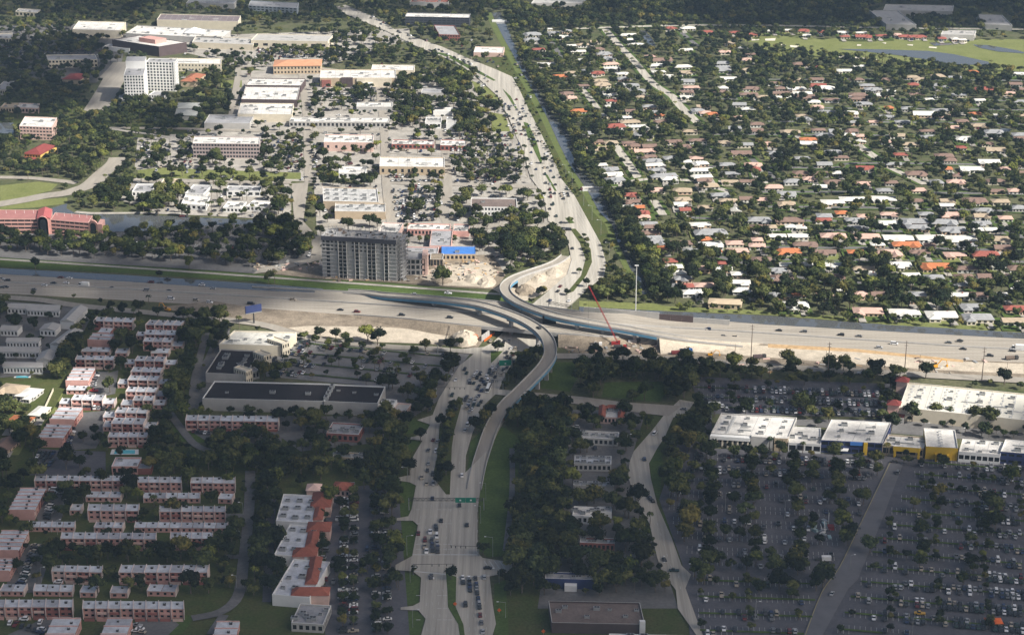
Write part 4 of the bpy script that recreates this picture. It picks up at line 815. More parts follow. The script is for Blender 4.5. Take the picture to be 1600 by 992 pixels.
T6 = [((54,750),(193,750),(56,742.5),8,'eight unit pink row just below the dark asphalt court'), ((215,752.5),(283.5,753),(215,744),4,'four unit pink row below the clubhouse'), ((298,753.5),(367,754),(299,745),4,'four unit pink row nearest the lane, below the clubhouse level'),
  ((137,796.5),(216,797),(139,787),4,'short pink row with tall fins between two dark trees'), ((249,798),(352,798.5),(250,790),6,'six unit greyish roofed pink row beside the lane'), ((95,840),(243,841),(97,831),8,'eight unit pink row with alternating grey roofs'),
  ((266,840),(332,840),(267,831),4,'four unit pink row right of the alternating grey roofed row'), ((81,891),(159,893),(83,882),4,'four unit pink row with a white van in front'), ((186,893),(324,893),(190,882),7,'seven unit pink row ending in dark trees near the lane'),
  ((-14,947),(113,947),(-12,936),6,'six unit pink row cut by the left edge near the bottom'), ((129,949),(287,950),(130,938),8,'long lowest pink row ending right at the lane'),
  ((147,501),(207,503),(152,495),4,'topmost pink row, left one, near the highway'), ((228,507),(283,508),(235,500),4,'topmost pink row, right one, near the highway'), ((226,522),(274,523),(229,515),3,'pink row second from the top in the right column'),
  ((224,533),(268,534),(227,527),3,'pink row third from the top in the right column'), ((118,561),(177,562),(121,555),4,'pink row alone in the left column above the car yard'), ((211,563),(256,564),(213,556),3,'pink row right of the lone left column row'),
  ((205,580),(251,581),(207,573),3,'pink row just above the fifth parked car court'), ((200,593),(246,594),(202,586),3,'pink row just above the sunlit rows'), ((197,611),(243,612),(199,604),3,'sunlit pink row, upper one of the right column'),
  ((112,624),(160,625),(115,616),3,'sunlit pink row below the small lit courtyard'), ((208,625),(239,625),(210,618),2,'short sunlit pink row, lower one of the right column'), ((180,644),(229,645),(183,636),3,'pink row at the lower rim of the sun patch'),
  ((174,661),(224,662),(176,652),3,'last full pink row above the grey walled row'), ((169,682),(230,682),(172,675),4,'dull grey roofed row hidden behind trees above the pool')]
for i, (a, c, d, nu, l) in enumerate(T6): trow(a, c, d, nu, 6.0, l, grey=(3, 4, 5, 6, 7) if i in (5, 4, 24) else (1, 2) if i in (3,) else ())
T3 = [((134,775.5),(188,776),(135,767),3,'single storey roofs just below the topmost long row'), ((224,777),(312,777.5),(225,769),5,'single storey roofs with white joints right of the big dark trees'), ((341,778),(362,779),(342,770),1,'lone single storey roof next to the lane'),
  ((109,796),(126,796),(111,787),1,'lone low grey roof left of the short tall finned row'), ((44,822),(116,822.5),(46,814),4,'low white roofed row at the left under the court'), ((147,823),(191,823.5),(148,815),3,'low white roofed row between two tree clumps'),
  ((210,823),(355,824),(212,815),8,'long low white roofed row reaching the lane'), ((0,922),(37,922.5),(2,912),2,'low roofs at the left edge above the lowest rows'), ((52,922),(113,923),(55,912),3,'low roofs right of the left edge pair'),
  ((125,924),(149,924.5),(127,914),1,'small low roof between hedges above the long lowest row'), ((172,925),(199,925),(173,915),1,'second small low roof between hedges'), ((230,922),(274,923),(231,912),2,'low roofs with vents at the right above the lowest row'),
  ((213,524),(225,524),(214,518),1,'tiny annex left of the second right column row'), ((268,540),(285,540),(269,533),1,'tiny annex right of the third right column row'), ((127,548.5),(171,549),(130,542),2,'low pale row above the lone left column row'), ((180,551),(199,551),(182,544),1,'low pink annex near the dark tree belt'),
  ((236,551),(263,551),(238,544),1,'small low block between the third and fourth rows'), ((195,568),(210,568),(197,561),1,'low annex at the left of the fourth right row'), ((256,569),(274,569),(257,562),1,'low annex at the right of the fourth right row'), ((184,599),(199,599),(186,592),1,'low annex at the left above the sun patch'),
  ((247,599),(263,599),(248,592),1,'low annex at the right above the sun patch'), ((104,608.5),(136,609),(107,602),2,'sunlit low white roofs near the red car'), ((243,618),(260,618),(244,610),1,'sunlit low annex right of the upper lit row'), ((93,630),(108,630),(96,622),1,'sunlit pink annex at the far left of the lit rows'),
  ((161,630),(178,630),(163,622),1,'sunlit annex right of the courtyard row'), ((189,632),(206,632),(191,624),1,'sunlit annex left of the short lit row'), ((239,632),(257,632),(241,624),1,'half lit annex right of the short lit row'), ((161,651),(179,651),(163,643),1,'annex left of the row on the rim of sun'), ((161,666),(174,666),(163,657),1,'annex left of the last full row'), ((224,668),(243,668),(225,659),1,'annex right of the last full row')]
for a, c, d, nu, l in T3: trow(a, c, d, nu, 3.3, l, single=True)
TD = [((13,797),(53,797),(29,763),6,6,'pink block of stepped strip roofs seen end on, beside the court'), ((-14,860),(28,860),(2,829),5,6,'pink end on block cut by the left edge beside the middle car court'), ((-22,892),(14,892),(-5,873),4,6,'lower pink end on block cut by the left edge'),
  ((66,1003),(110,1003),(78,966),3,6,'end on block at the bottom edge, left one'), ((153,1003),(192,1003),(160,966),3,6,'end on block at the bottom edge beside the big dark tree'), ((330,1003),(365,1003),(336,971),3,5,'end on grey roof block near the lane at the bottom'),
  ((137,531),(170,532),(144,521),2,6,'end on pink block near the top of the left column'), ((152,520),(170,520.5),(153,512),1,4,'small end on pink block right below the topmost left row'), ((103,595),(137,595),(112,575),4,6,'end on pale pink block beside the row of parked cars'), ((78,655),(115,656),(87,636),3,6,'end on pink block at the rim of the sunlit lawn'), ((58,684),(97,685),(71,663),4,6,'end on pink block with a bluish roof above the car row')]
for a, c, d, nu, h, l in TD: trow(a, c, d, nu, h, l, deep=True)
trow((290,656),(435,658),(292,648), 8, 6.0, 'long narrow row of eight units behind the black roofed store')
cb = bldg('clubhouse', 'salmon clubhouse with a pale roof below the swimming pool', 'clubhouse', (174,728),(215,728),(175,714), 5.5, PINK, BLUER, units=2, nx=5, nz=1); child_box(cb[0], 'side_wing', cb[1] + cb[2], cb[2] * .5, cb[3] * .6, 0, 4, BRICK, GREYR)
def pool(name, label, q):
    ctr = sum((G(*p) for p in q), Vector()) / 4; ro = empty(name, ctr, label, 'swimming pool'); P = [G(*p) - ctr for p in q]
    b = MB(); b.poly([p * 1.35 + D(.13) for p in P], PAINT); b.obj('pool_deck', ro); b = MB(); b.poly([p + D(.17) for p in P], POOLW); b.obj('pool_water', ro); paint(OCC, [PX(p * 1.5 + ctr) for p in P]); paint(HARD, [PX(p * 1.4 + ctr) for p in P])
pool('swimming_pool', 'long turquoise swimming pool above the clubhouse', [(178,709),(211,709),(211,703),(180,703)])
pool('swimming_pool', 'bright turquoise pool beside the tan house at the left edge', [(23,595),(43,595),(45,587.5),(26,587.5)])
# grey two storey apartments, top of the left column
for FL, FR, BLp, l in (((11,481),(40,482),(20,474),'white two storey apartment row nearest the highway'),((42,484),(92,486),(44,475),'grey roofed apartment row joined to the nearest one'),((0,515),(27,516),(2,507),'white apartment block at the left edge of the second row'),((62,515),(86,516),(64,506),'small white apartment block right of the second row tree'),
      ((-6,549),(60,550),(-2,541),'long white windowed apartment row in the middle of the grey group'),((5,573),(66,574),(7,565),'lowest long grey apartment row with a hedge'),((10,534),(60,534),(14,528),'grey roofed apartment row above the middle one')):
    hipbldg('apartment_row', l, 'apartments', FL, FR, BLp, 4.9, PAINT, GREYW, 1.5, nx=max(4, int((FR[0] - FL[0]) / 5)), gable=True)
for FL, FR, BLp, l in (((94,502),(115,503),(108,480),'white gabled apartment block turned end on near the highway'),((78,538),(98,540),(88,513),'white gabled apartment block turned end on, second one'),((57,563),(80,563),(60,550),'pale gabled block right of the middle apartment row')):
    hipbldg('apartment_block', l, 'apartments', FL, FR, BLp, 6, PAINT, GREYW, 2.2, gable=True)
# ------------------------------------------------------------ houses
RC = {'w': ('white', mat('house_white_roof', (.62, .61, .56), .8, .08, .2)), 'g': ('grey', mat('house_grey_roof', (.27, .275, .28), .9, .18, .4, fine=.15)), 't': ('tan', mat('house_tan_roof', (.36, .29, .21), .9, .15, .4, fine=.15)),
      'b': ('brown', mat('house_brown_roof', (.20, .135, .11), .9, .18, .4, fine=.15)), 'r': ('dark-red', mat('house_red_roof', (.27, .085, .065), .9, .15, .5, fine=.15)), 'o': ('bright-orange', mat('house_orange_roof', (.44, .16, .07), .9, .15, .5, fine=.15)), 'p': ('pale-pink', mat('house_pink_roof', (.50, .34, .28), .9, .12, .5, fine=.12))}
HW = [mat('house_wall_cream', (.60, .55, .44), .9, .1), mat('house_wall_white', (.68, .67, .63), .9, .08), mat('house_wall_peach', (.60, .44, .32), .9, .1), mat('house_wall_grey', (.44, .43, .40), .9, .1)]
HS_ = """831,52,28g;831,60,24g;857,43,10w;865,49,18g;883,55,18w;842,75,20r;847,84,20w;854,98,26w;893,69,14w;902,78,24w;913,91,18w;930,63,16t;934,75,20b;944,82,24g;950,89,24g;954,98,24p;956,104,24w;973,113,18w;934,112,20r;876,117,28o;974,120,20g;937,124,24t;940,130,26t;970,130,12w;987,131,22g;951,139,22w;954,146,20w;997,140,26g;1005,149,22t;886,144,20b;888,151,26p;956,155,20r;956,164,18w;1014,164,22g;1022,173,20g;905,171,28o;1031,178,14o;976,181,22w;984,188,30t;1034,188,24b;961,195,30r;998,195,30w;1005,208,28g;929,219,26b;932,231,30t;1007,234,32p;1052,219,24b;1067,227,26b;1013,242,24b
981,52,24w;986,60,12w;994,68,24w;1026,100,24w;1029,110,20w;1044,117,18w;1067,102,28w;1075,111,22t;1034,92,30b;1070,76,22w;1075,42,22w;1048,42,18r;1104,48,20r;1150,49,20r;1175,52,16r;1128,103,26g;1130,108,24g;1138,120,24w;1168,91,20p;1167,107,16t;1073,141,22b;1073,149,20w;1125,141,22b;1130,135,14w;1173,136,26b;1170,145,28b;1090,170,20g;1102,174,18p;1113,176,18o;1169,168,20w;1191,149,16t;1158,237,30b;1196,222,18p
1255,46,18r;1260,53,12w;1287,48,18r;1317,48,16w;1320,55,14r;1346,49,16w;1349,55,24r;1379,54,20r;1400,52,16p;1414,55,20r;1434,55,26r;1472,58,12r;1492,59,10w;1504,60,8w;1205,46,12w;1233,45,12w;1318,108,26w;1342,101,16w;1280,103,12r;1252,98,24b;1520,110,16o;1591,113,22w;1467,131,20g;1427,130,16r;1538,137,30r;1245,136,28w;1289,136,30w;1219,136,14b;1254,143,28w;1223,150,26w;1220,143,26b;1262,150,30b;1276,131,28r;1341,146,28b;1341,152,26b;1379,146,18w;1393,140,12w;1272,157,18w;1276,165,20p;1364,137,26g;1349,160,26g;1292,173,26g;1329,174,22w;1389,166,10o;1452,153,12w;1466,146,10w;1531,154,16w;1443,176,32w;1495,168,16t;1524,176,18o;1563,178,18w;1596,178,18t;1257,184,24g;1410,188,22g;1487,197,26p;1576,143,20p;1235,204,30t;1331,202,20b;1326,208,18w;1263,215,26o;1263,222,24w;1345,210,14p;1345,218,10w;1384,219,16p;1422,223,26t;1507,215,26w;1530,194,26t;1553,204,28g;1502,228,14r;1407,239,20r;1215,237,30g;1204,223,12p;1288,209,26g;1452,212,24g;1555,232,28t
1351,260,26r;1308,268,14w;1266,277,22p;1432,269,32b;1494,282,28p;1495,272,12b;1518,261,34w;1545,250,32w;1571,261,14p;1480,261,14o;1349,284,22p;1281,289,20w;1228,300,30g;1208,290,28p;1301,313,34w;1332,309,38w;1381,308,36w;1229,316,26t;1315,330,18o;1434,311,20b;1480,311,22t;1480,318,22w;1523,311,36b;1563,312,26t;1537,326,26g;1389,332,26p;1487,333,36p;1447,332,22g;1534,335,24t;1571,338,20p;1233,341,42b;1286,341,24r;1336,341,28g;1387,345,26w;1429,343,40g;1475,345,40g;1534,346,28g;1235,351,14w;1252,353,14w;1205,352,14t;1341,353,30g;1489,356,40g;1528,356,14w;1549,356,18w;1434,352,34g;1215,366,24w;1247,366,30w;1302,366,38p;1355,367,38p;1403,369,44w;1455,369,42w;1502,370,44w;1558,371,36t;1258,379,36b;1416,379,42o;1371,379,20w;1453,381,16b;1511,381,28g;1569,384,30b;1231,390,38o;1288,391,34b;1337,391,24o;1387,393,42p;1437,391,30b;1492,395,32p;1540,395,40r;1228,411,18w;1260,410,18w;1301,411,28w;1405,411,36w;1462,413,46o;1560,413,20w;1424,427,26w;1361,427,12w;1215,419,26g;1222,432,34b;1210,435,14g;1248,457,20o;1317,449,18w;1502,442,22g;1497,458,34w;1562,458,24w;1581,429,12p;1429,466,14w;1596,445,10r
1240,474,44w;1356,483,44p;1413,485,46w;1471,489,46w;1528,493,44g;1583,498,34t;1586,479,32r;1519,476,36g;951,262,30g;941,255,14w;956,270,30w;961,278,28g;1019,249,28g;1023,255,30w;1027,263,24g;1037,272,40g;1046,277,24w;1072,250,16w;1094,253,24w;1095,263,36w;1096,273,32w;1100,279,22b;1105,288,34t;1177,255,26p;1181,263,14r;987,302,24r;989,312,26b;980,321,20w;998,321,18o;1002,330,24r;1005,336,20p;1012,347,30g;1014,352,22b;1016,361,26b;1019,369,28g;1024,376,30g;1067,309,26t;1062,316,24w;1070,325,16r;1125,302,28g;1138,311,26t;1150,326,12w;1186,341,36g;1094,348,30w;1110,361,50g;1188,352,30b;1101,371,20o;1111,379,34w;1115,389,22o;1183,381,24p;1183,372,12p;1037,385,10o;1046,405,22r;1056,414,20w;1060,424,22w;1067,432,26g;1072,444,22r;1057,444,14g;1081,454,32w;1128,408,18r;1131,417,24w;1154,425,22w;1155,438,32w;1162,451,34w
20,605,40t;46,611,30w;30,655,34o;8,692,30b;62,640,14w"""
_b = MB(); _b.cbox((0, 0, 0), 1.0, 1.0, 1.3, BRICK); CHIM = _b.mesh('chimney')
HOUSES = []
for k, s in enumerate(HS_.replace('\n', ';').split(';')):
    x, y, wc = s.split(','); x, y = float(x), float(y); wpx, c = float(wc[:-1]), wc[-1]; rr = random.Random(k * 13 + 5)
    h = rr.uniform(2.7, 3.2); g = G(x, y + 2, h); w = max(8, wpx / SCL(y)); d = min(max(8.5, w * rr.uniform(.5, .65)), 13); rz = math.radians(9 if x < 1060 and y < 300 else 6 if x < 1130 else -1) + rr.uniform(-.05, .05)
    if x < 100: rz = -.25; d = 14 if w < 22 else 10
    e = Vector((math.cos(rz), math.sin(rz), 0)) * w; n = Vector((-math.sin(rz), math.cos(rz), 0)) * d; a = Vector((g.x, g.y, 0)) - e / 2 - n / 2
    ro = bpy.data.objects.new('house', None); C.objects.link(ro); ro.location = (g.x, g.y, 0); o = -e / 2 - n / 2; col, rm = RC[c]; wm = rr.choice(HW)
    wb, gb = MB(), MB(); facade(wb, gb, o, e, 0, h, max(3, int(w / 3.4)), 1, .55, .5, wm, GLASS, dep=.2); facade(wb, gb, o + e, n, 0, h, 3, 1, .4, .45, wm, GLASS, dep=.2)
    wb.poly([o + e + n, o + n, o + n + D(h), o + e + n + D(h)], wm); wb.poly([o + n, o, o + D(h), o + n + D(h)], wm)
    kind = 'hipped' if rr.random() < .68 or c in 'og' else 'gabled'; rise = d * rr.uniform(.15, .24)
    if c == 'w' and rr.random() < .6: rise *= .45; kind = 'low ' + kind
    ob_ = MB(); hiproof(ob_, o, e, n, h, rise, rm, .7, 'gab' in kind)
    wing = False
    if w > 12 and rr.random() < .7:
        wing = True; ww = e * rr.uniform(.28, .4); oo = o + e * rr.choice([.02, .3, .58]) - n.normalized() * 4; nn = n.normalized() * (d * .5 + 4)
        facade(wb, gb, oo, ww, 0, h, 2, 1, .6, .5, wm, GLASS, dep=.2); wb.poly([oo + ww, oo + ww + nn, oo + ww + nn + D(h), oo + ww + D(h)], wm); wb.poly([oo + nn, oo, oo + D(h), oo + nn + D(h)], wm)
        hiproof(ob_, oo, ww, nn, h + .02, rise * .8, rm, .5, rr.random() < .5)
    wb.obj('wall', ro); gb.obj('window', ro, stuff=True); rof = ob_.obj('roof', ro)
    if rr.random() < .2: link('chimney', CHIM, rof, (e.x * .2, e.y * .2 + n.y * .1, h + rise * .4))
    p = [PX(a), PX(a + e), PX(a + e + n + D(h)), PX(a + n + D(h))]; paint(OCC, p); paint(HSE, [PX(a + D(h * .5)), PX(a + e + D(h * .5)), p[2], p[3]])
    HOUSES.append((ro, x, y, c, kind, w, wing))
XW, XR, XG, nX = MB(), {}, MB(), 0; XH = MB(); rx = random.Random(91)
for k in range(1600):
    x, y = rx.uniform(840, 1600), rx.uniform(48, 470)
    if x < 850 + max(0, y - 80) * .5 or (y < 118 and x > 1180) or nX >= 215: continue
    if y > 250: y = round(y / 13.5) * 13.5 + rx.uniform(-1.2, 1.2)
    wpx = rx.uniform(11, 17) * SCL(y) * .98
    if any(look(OCC, x + wpx * f, y + q) for f in (-.6, -.3, 0, .3, .6) for q in (-6, -2, 3)): continue
    c = rx.choice('ggggttbbbbbpp'); h = rx.uniform(2.7, 3.1); g = G(x, y, h); w = wpx / SCL(y); d = rx.uniform(8, 11); rz = rx.uniform(-.05, .05) + (math.radians(8) if x < 1060 and y < 300 else 0)
    e = Vector((math.cos(rz), math.sin(rz), 0)) * w; n = Vector((-math.sin(rz), math.cos(rz), 0)) * d; o = Vector((g.x, g.y, 0)) - e / 2 - n / 2; wm = rx.choice(HW)
    facade(XH, XH, o, e, 0, h, 4, 1, .5, .5, wm, GLASS, dep=.2)
    for p, q in ((o + e, n), (o + e + n, -e), (o + n, -n)): XH.poly([p, p + q, p + q + D(h), p + D(h)], wm)
    hiproof(XH, o, e, n, h, d * rx.uniform(.14, .22), RC[c][1], .6, rx.random() < .3); nX += 1
    p = [PX(o), PX(o + e), PX(o + e + n + D(h)), PX(o + n + D(h))]; paint(OCC, p); paint(HSE, [PX(o + D(h * .6)), PX(o + e + D(h * .6)), p[2], p[3]])
XH.obj('suburban_houses', stuff=True); print('EXTRA HOUSES', nX)
LW = MB(); zl = LAYER[0] + .004; LAYER[0] += .008
for ro, x, y, c, kind, w, wing in HOUSES:
    rr = random.Random(int(x * 31 + y)); g = ro.location; lm = rr.choice([GRASS, GRASS, GRASSL, GRASSD, GRASSL]); a, d = w / 2 + rr.uniform(2, 5), rr.uniform(11, 17)
    q = [Vector((g.x - a, g.y - d, zl)), Vector((g.x + a, g.y - d, zl)), Vector((g.x + a, g.y + d * .8, zl)), Vector((g.x - a, g.y + d * .8, zl))]
    if not any(look(HARD, *PX(p)) or look(HSE, *PX(p)) for p in q): LW.poly(q, lm)
    dx = rr.choice([-.3, .3]) * w; q = [Vector((g.x + dx - 2.6, g.y - d - 3, zl + .004)), Vector((g.x + dx + 2.6, g.y - d - 3, zl + .004)), Vector((g.x + dx + 2.6, g.y - 5, zl + .004)), Vector((g.x + dx - 2.6, g.y - 5, zl + .004))]; LW.poly(q, PALE)
LWO = LW.obj('lawn'); LWO['kind'] = 'structure'
HP = np.array([(q[1], q[2] * 2.2) for q in HOUSES])
def zone(x, y):
    if x < 100: return 'left of the townhouses'
    if y > 462: return 'facing the highway canal'
    if y < 64 and x > 1090: return 'beyond the golf course'
    if y < 118 and x > 1240: return 'near the golf course'
    if x < 900 + max(0, y - 180) * .35: return 'by the residential canal'
    if x < 1035 and y < 215: return 'on the straight street'
    if x < 1190 and y > 240: return 'near the canal bridge'
    return 'in the wide suburb'
for i, (ro, x, y, c, kind, w, wing) in enumerate(HOUSES):
    dd = ((HP - HP[i]) ** 2).sum(1); dd[i] = 1e9; j = int(dd.argmin()); o2 = HOUSES[j]
    rel = ('left of' if o2[1] > x + 8 else 'right of' if o2[1] < x - 8 else 'in front of' if o2[2] < y else 'behind')
    tag(ro, f"{RC[c][0]}-roofed house {rel} a {RC[o2[3]][0]} one {zone(x, y)}", 'house', 'suburban houses', (x, y))
# ------------------------------------------------------------ cars
CARM = mat('car_paint', (.8, .8, .8), .35, .03, .5, obj=True, spec=.5); TYRE = mat('tyre', (.02, .02, .02), .9, .1)
def car_mesh(name, L, W_, hb, hc, c0, c1, c2, c3, box=None):
    b = MB(); s = W_ / 2; zb = .28
    prof = [(-L / 2, .45), (-L / 2 + .1, hb - .1), (c0, hb), (c3, hb), (L / 2 - .12, hb - .2), (L / 2, .5)]
    def ring(x, z0, z1, w): return [Vector((-w, x, z0)), Vector((w, x, z0)), Vector((w, x, z1)), Vector((-w, x, z1))]
    R_ = [ring(x, zb, z, s if 0 < i < len(prof) - 1 else s * .92) for i, (x, z) in enumerate(prof)]
    for i in range(len(R_) - 1):
        A, B = R_[i], R_[i + 1]
        for k in range(4): j = (k + 1) % 4; b.poly([A[k], B[k], B[j], A[j]], CARM)
    b.poly(R_[0], CARM); b.poly(R_[-1][::-1], CARM)
    lo = [Vector((-s * .93, c0, hb)), Vector((s * .93, c0, hb)), Vector((s * .93, c3, hb)), Vector((-s * .93, c3, hb))]; hi = [Vector((-s * .74, c1, hc)), Vector((s * .74, c1, hc)), Vector((s * .74, c2, hc)), Vector((-s * .74, c2, hc))]
    b.prism(lo, hi, GLASS, CARM)
    if box: b.box((-s, -L / 2), (W_, 0), (0, box[0]), box[1], box[2], PAINT)
    for wx in (-s, s):
        for wy in (-L * .31, L * .31): b.tube((wx - .1, wy, .33), (wx + .1, wy, .33), .33, .33, TYRE, 8)
    return b.mesh(name)
CARS = {'sedan': car_mesh('sedan', 4.7, 1.85, .92, 1.45, -1.5, -.9, .45, 1.15), 'suv': car_mesh('suv', 4.8, 1.95, 1.08, 1.75, -2.2, -1.9, .35, 1.05), 'pickup': car_mesh('pickup', 5.6, 2.0, 1.05, 1.8, -.5, -.35, .75, 1.4), 'van': car_mesh('van', 5.3, 2.0, 1.15, 2.05, -2.5, -2.35, 1.0, 1.75)}
TRUCK = car_mesh('box_truck', 8.5, 2.4, 1.3, 2.5, 2.0, 2.1, 3.5, 4.0, (5.8, .8, 3.3)); SEMI = car_mesh('semi_truck', 16, 2.5, 1.3, 3.0, 5.0, 5.1, 6.6, 7.2, (12.6, 1.0, 3.9)); BUS = car_mesh('bus', 11, 2.55, 1.0, 3.0, -5.3, -5.2, 5.1, 5.4)
COLS = [('white', (.95, .95, .95)), ('white', (.92, .92, .90)), ('silver', (.48, .49, .50)), ('silver', (.36, .37, .38)), ('black', (.025, .026, .03)), ('charcoal', (.07, .07, .075)), ('dark green', (.03, .06, .05)), ('black', (.03, .03, .035)), ('black', (.04, .045, .05)), ('grey', (.18, .185, .19)), ('dark red', (.16, .025, .025)), ('dark blue', (.03, .05, .12)), ('beige', (.5, .43, .33))]
CARP = []                                                        # (photo x, photo y, z, heading, type, colour, what)
def car(px, py, rz, what, z=0.0, typ=None, col=None, rr=R):
    zz = z if z else LAYER[0] + .01
    CARP.append([px, py, zz, rz, typ or rr.choices(['sedan', 'suv', 'pickup', 'van'], [5, 4, 1, .8])[0], col or rr.choice(COLS), what])
def hd(p, q):
    a, c = G(*p), G(*q); return math.atan2(c.y - a.y, c.x - a.x) - math.pi / 2
# queues at the lowest junction
hS = hd((690,860), (692,790)); hN = hd((750,980), (745,900))
for X, Y in [(915,85),(910,120),(938,142),(880,160),(905,192),(940,192),(937,270),(983,388),(862,455),(925,447),(955,415),(957,432),(932,495),(897,490),(960,470),(895,525),(935,520),(962,505),(905,550),(938,545),(965,550),(965,528),(930,685),(955,20)]: car(400 + X / 3.397, 700 + Y / 3.397, hS + math.pi, 'coming down the boulevard to the lowest junction')
for X, Y in [(1080,305),(1120,410),(1093,147)]: car(400 + X / 3.397, 700 + Y / 3.397, hN, 'driving up past the green sign gantry')
for X, Y in [(1098,688),(1130,692),(1165,692),(1212,688),(1100,715),(1133,712),(1135,735),(1137,755),(1170,725),(1172,745),(1175,770),(1180,800),(1185,825),(1187,845),(1190,888),(1197,928),(1205,975),(1112,832)]: car(400 + X / 3.397, 700 + Y / 3.397, hN, 'queuing up the boulevard below the lowest junction')
car(762, 888, -math.pi / 2, 'turning right at the lowest junction'); car(674, 902, 0.3, 'alone below the stop line of the junction', col=COLS[0])
h2 = hd((735,650), (775,560))
for X, Y in [(365,460),(390,505),(255,590),(210,780),(205,895)]: car(680 + X / 7.935, 520 + Y / 7.935, h2 + math.pi, 'coming out from under the highway bridge')
for X, Y in [(520,490),(490,530),(560,515),(475,565),(520,560),(430,625),(478,630),(575,585),(640,545),(700,525),(745,550),(815,525),(655,595),(715,600),(620,640),(685,635),(545,665),(600,610),(530,700),(575,720),(680,460),(710,440),(665,505),(720,495),(775,430),(795,395),(845,465),(890,435),(760,455),(540,785),(395,800),(375,835),(445,830),(520,805),(415,875),(490,855),(570,860),(480,890),(540,900),(410,915),(460,935),(390,935),(430,975),(885,250),(890,305),(970,365),(930,320),(970,275),(995,200),(945,195),(690,105),(790,115),(850,120),(915,105),(430,590)]:
    car(680 + X / 7.935, 520 + Y / 7.935, h2, 'jammed in the queue toward the highway bridge')
car(763, 609, h2, 'jammed in the queue toward the highway bridge', typ='bus', col=('white', (.85, .86, .84)))
for x, y in [(735,655),(731,664),(727,673),(745,660),(738,640),(712,640),(672,640),(669,704),(677,688),(684,690)]: car(x, y, h2, 'in traffic beside the tree planted median')
# boulevard north
for X, Y in [(120,35),(100,80),(120,105),(150,140),(205,170),(220,130),(250,120),(240,150),(260,190),(220,60),(200,130),(190,290),(240,285),(235,265),(270,235),(210,225),(235,230),(300,190),(305,290),(320,290),(345,290),(310,305),(325,300),(350,305),(320,322),(240,310),(265,290),(195,310),(255,355),(235,385),(275,430),(305,470),(375,630),(300,865),(285,895),(235,955),(355,955),(430,262),(340,262),(250,360)]:
    x, y = 800 + X / 3.967, 230 + Y / 3.967; car(x, y, hd((880,370), (835,270)) + R.uniform(-.04, .04) if y < 390 else hd((850,470), (890,430)), 'on the boulevard near the upper junction' if y < 330 else 'on the bend of the boulevard above the highway')
for a_, b_, k in (((740,112),(815,215),46),((668,76),(740,108),26),((790,150),(845,240),30),((556,18),(660,66),16)):
    for i in range(k):
        t = R.random(); x, y = a_[0] + (b_[0] - a_[0]) * t, a_[1] + (b_[1] - a_[1]) * t; car(x + R.uniform(-9, 15), y + R.uniform(-1.5, 1.5), hd(b_, a_), 'on the far curve of the boulevard')
for x, y in ((876,359),(884,359),(888,360)): car(x, y, hd((880,370), (835,270)) + 1.5, 'crossing at the tree island of the boulevard', typ='van')
hH = hd((200,450), (900,505))
def hcar(x, y, w, **k):
    f = (y - np.interp(x, *zip(*HN))) / (np.interp(x, *zip(*HS)) - np.interp(x, *zip(*HN))); car(x, y, hH + (math.pi if f < .5 else 0), w, z=hz_(x) + .03, **k)
for X, Y in [(10,820),(45,830),(375,810),(430,815),(330,845),(410,845),(15,872),(35,870),(210,885),(690,875),(905,890),(1045,893),(1250,857),(1320,880),(1060,943),(1215,952),(1300,965),(1555,975),(275,860),(935,840)]: hcar(X / 3.967, 230 + Y / 3.967, 'on the shaded left stretch of the highway')
hcar(131, 447, 'on the shaded left stretch of the highway', typ='box_truck', col=COLS[0]); hcar(262, 437, 'on the shaded left stretch of the highway')
for x, y in ((458,469),(532,485),(558,488),(628,493),(703,497),(716,478),(665,472),(646,461)): hcar(x, y, 'on the highway before the bridge')
for x, y in ((1131,527),(1149,527.5),(1106,515),(1217,517),(1256,519),(1314,524),(1342,526),(1397,538),(1374,544),(1482,536),(1505,546),(1547,556.5),(1582,549)): hcar(x, y, 'on the sunlit right stretch of the highway')
hcar(1597, 547, 'on the sunlit right stretch of the highway', typ='semi_truck', col=COLS[0]); hcar(700, 459, 'on the highway before the bridge')
car(842, 513, hd((842,513), (830,505)), 'alone on the curved flyover', z=15.05, col=COLS[4])
for x, y in ((961,498),(966,497),(977,497.5),(981,499),(985,499),(990,499),(1009,500),(1014,501.5),(1022,501.5),(1043,505),(1052,506),(1060,505.5),(938,497),(945,496)): car(x, y, hH + R.uniform(-.4, .4), 'parked along the noise wall by the highway', z=.4)
for x, y in ((1346,584),(1500,533),(1025,574)): car(x, y, hH, 'on the frontage road by the sand')
for x, y, r in ((1023,678,-.35),(1007,718,0),(1015,779,.3),(1019,783,.3),(1038,875,.2),(1053,892,1.5),(1068,640,1.2),(1397,722,1.4),(1403,739,-.35),(1300,928,-.35),(1354,721,1.4),(574,858,0),(576,876,1.5),(521,909,0),(527,811,0)): car(x, y, r, 'alone on a lane by the car parks' if x < 700 or x > 1080 else 'on the curved side road')
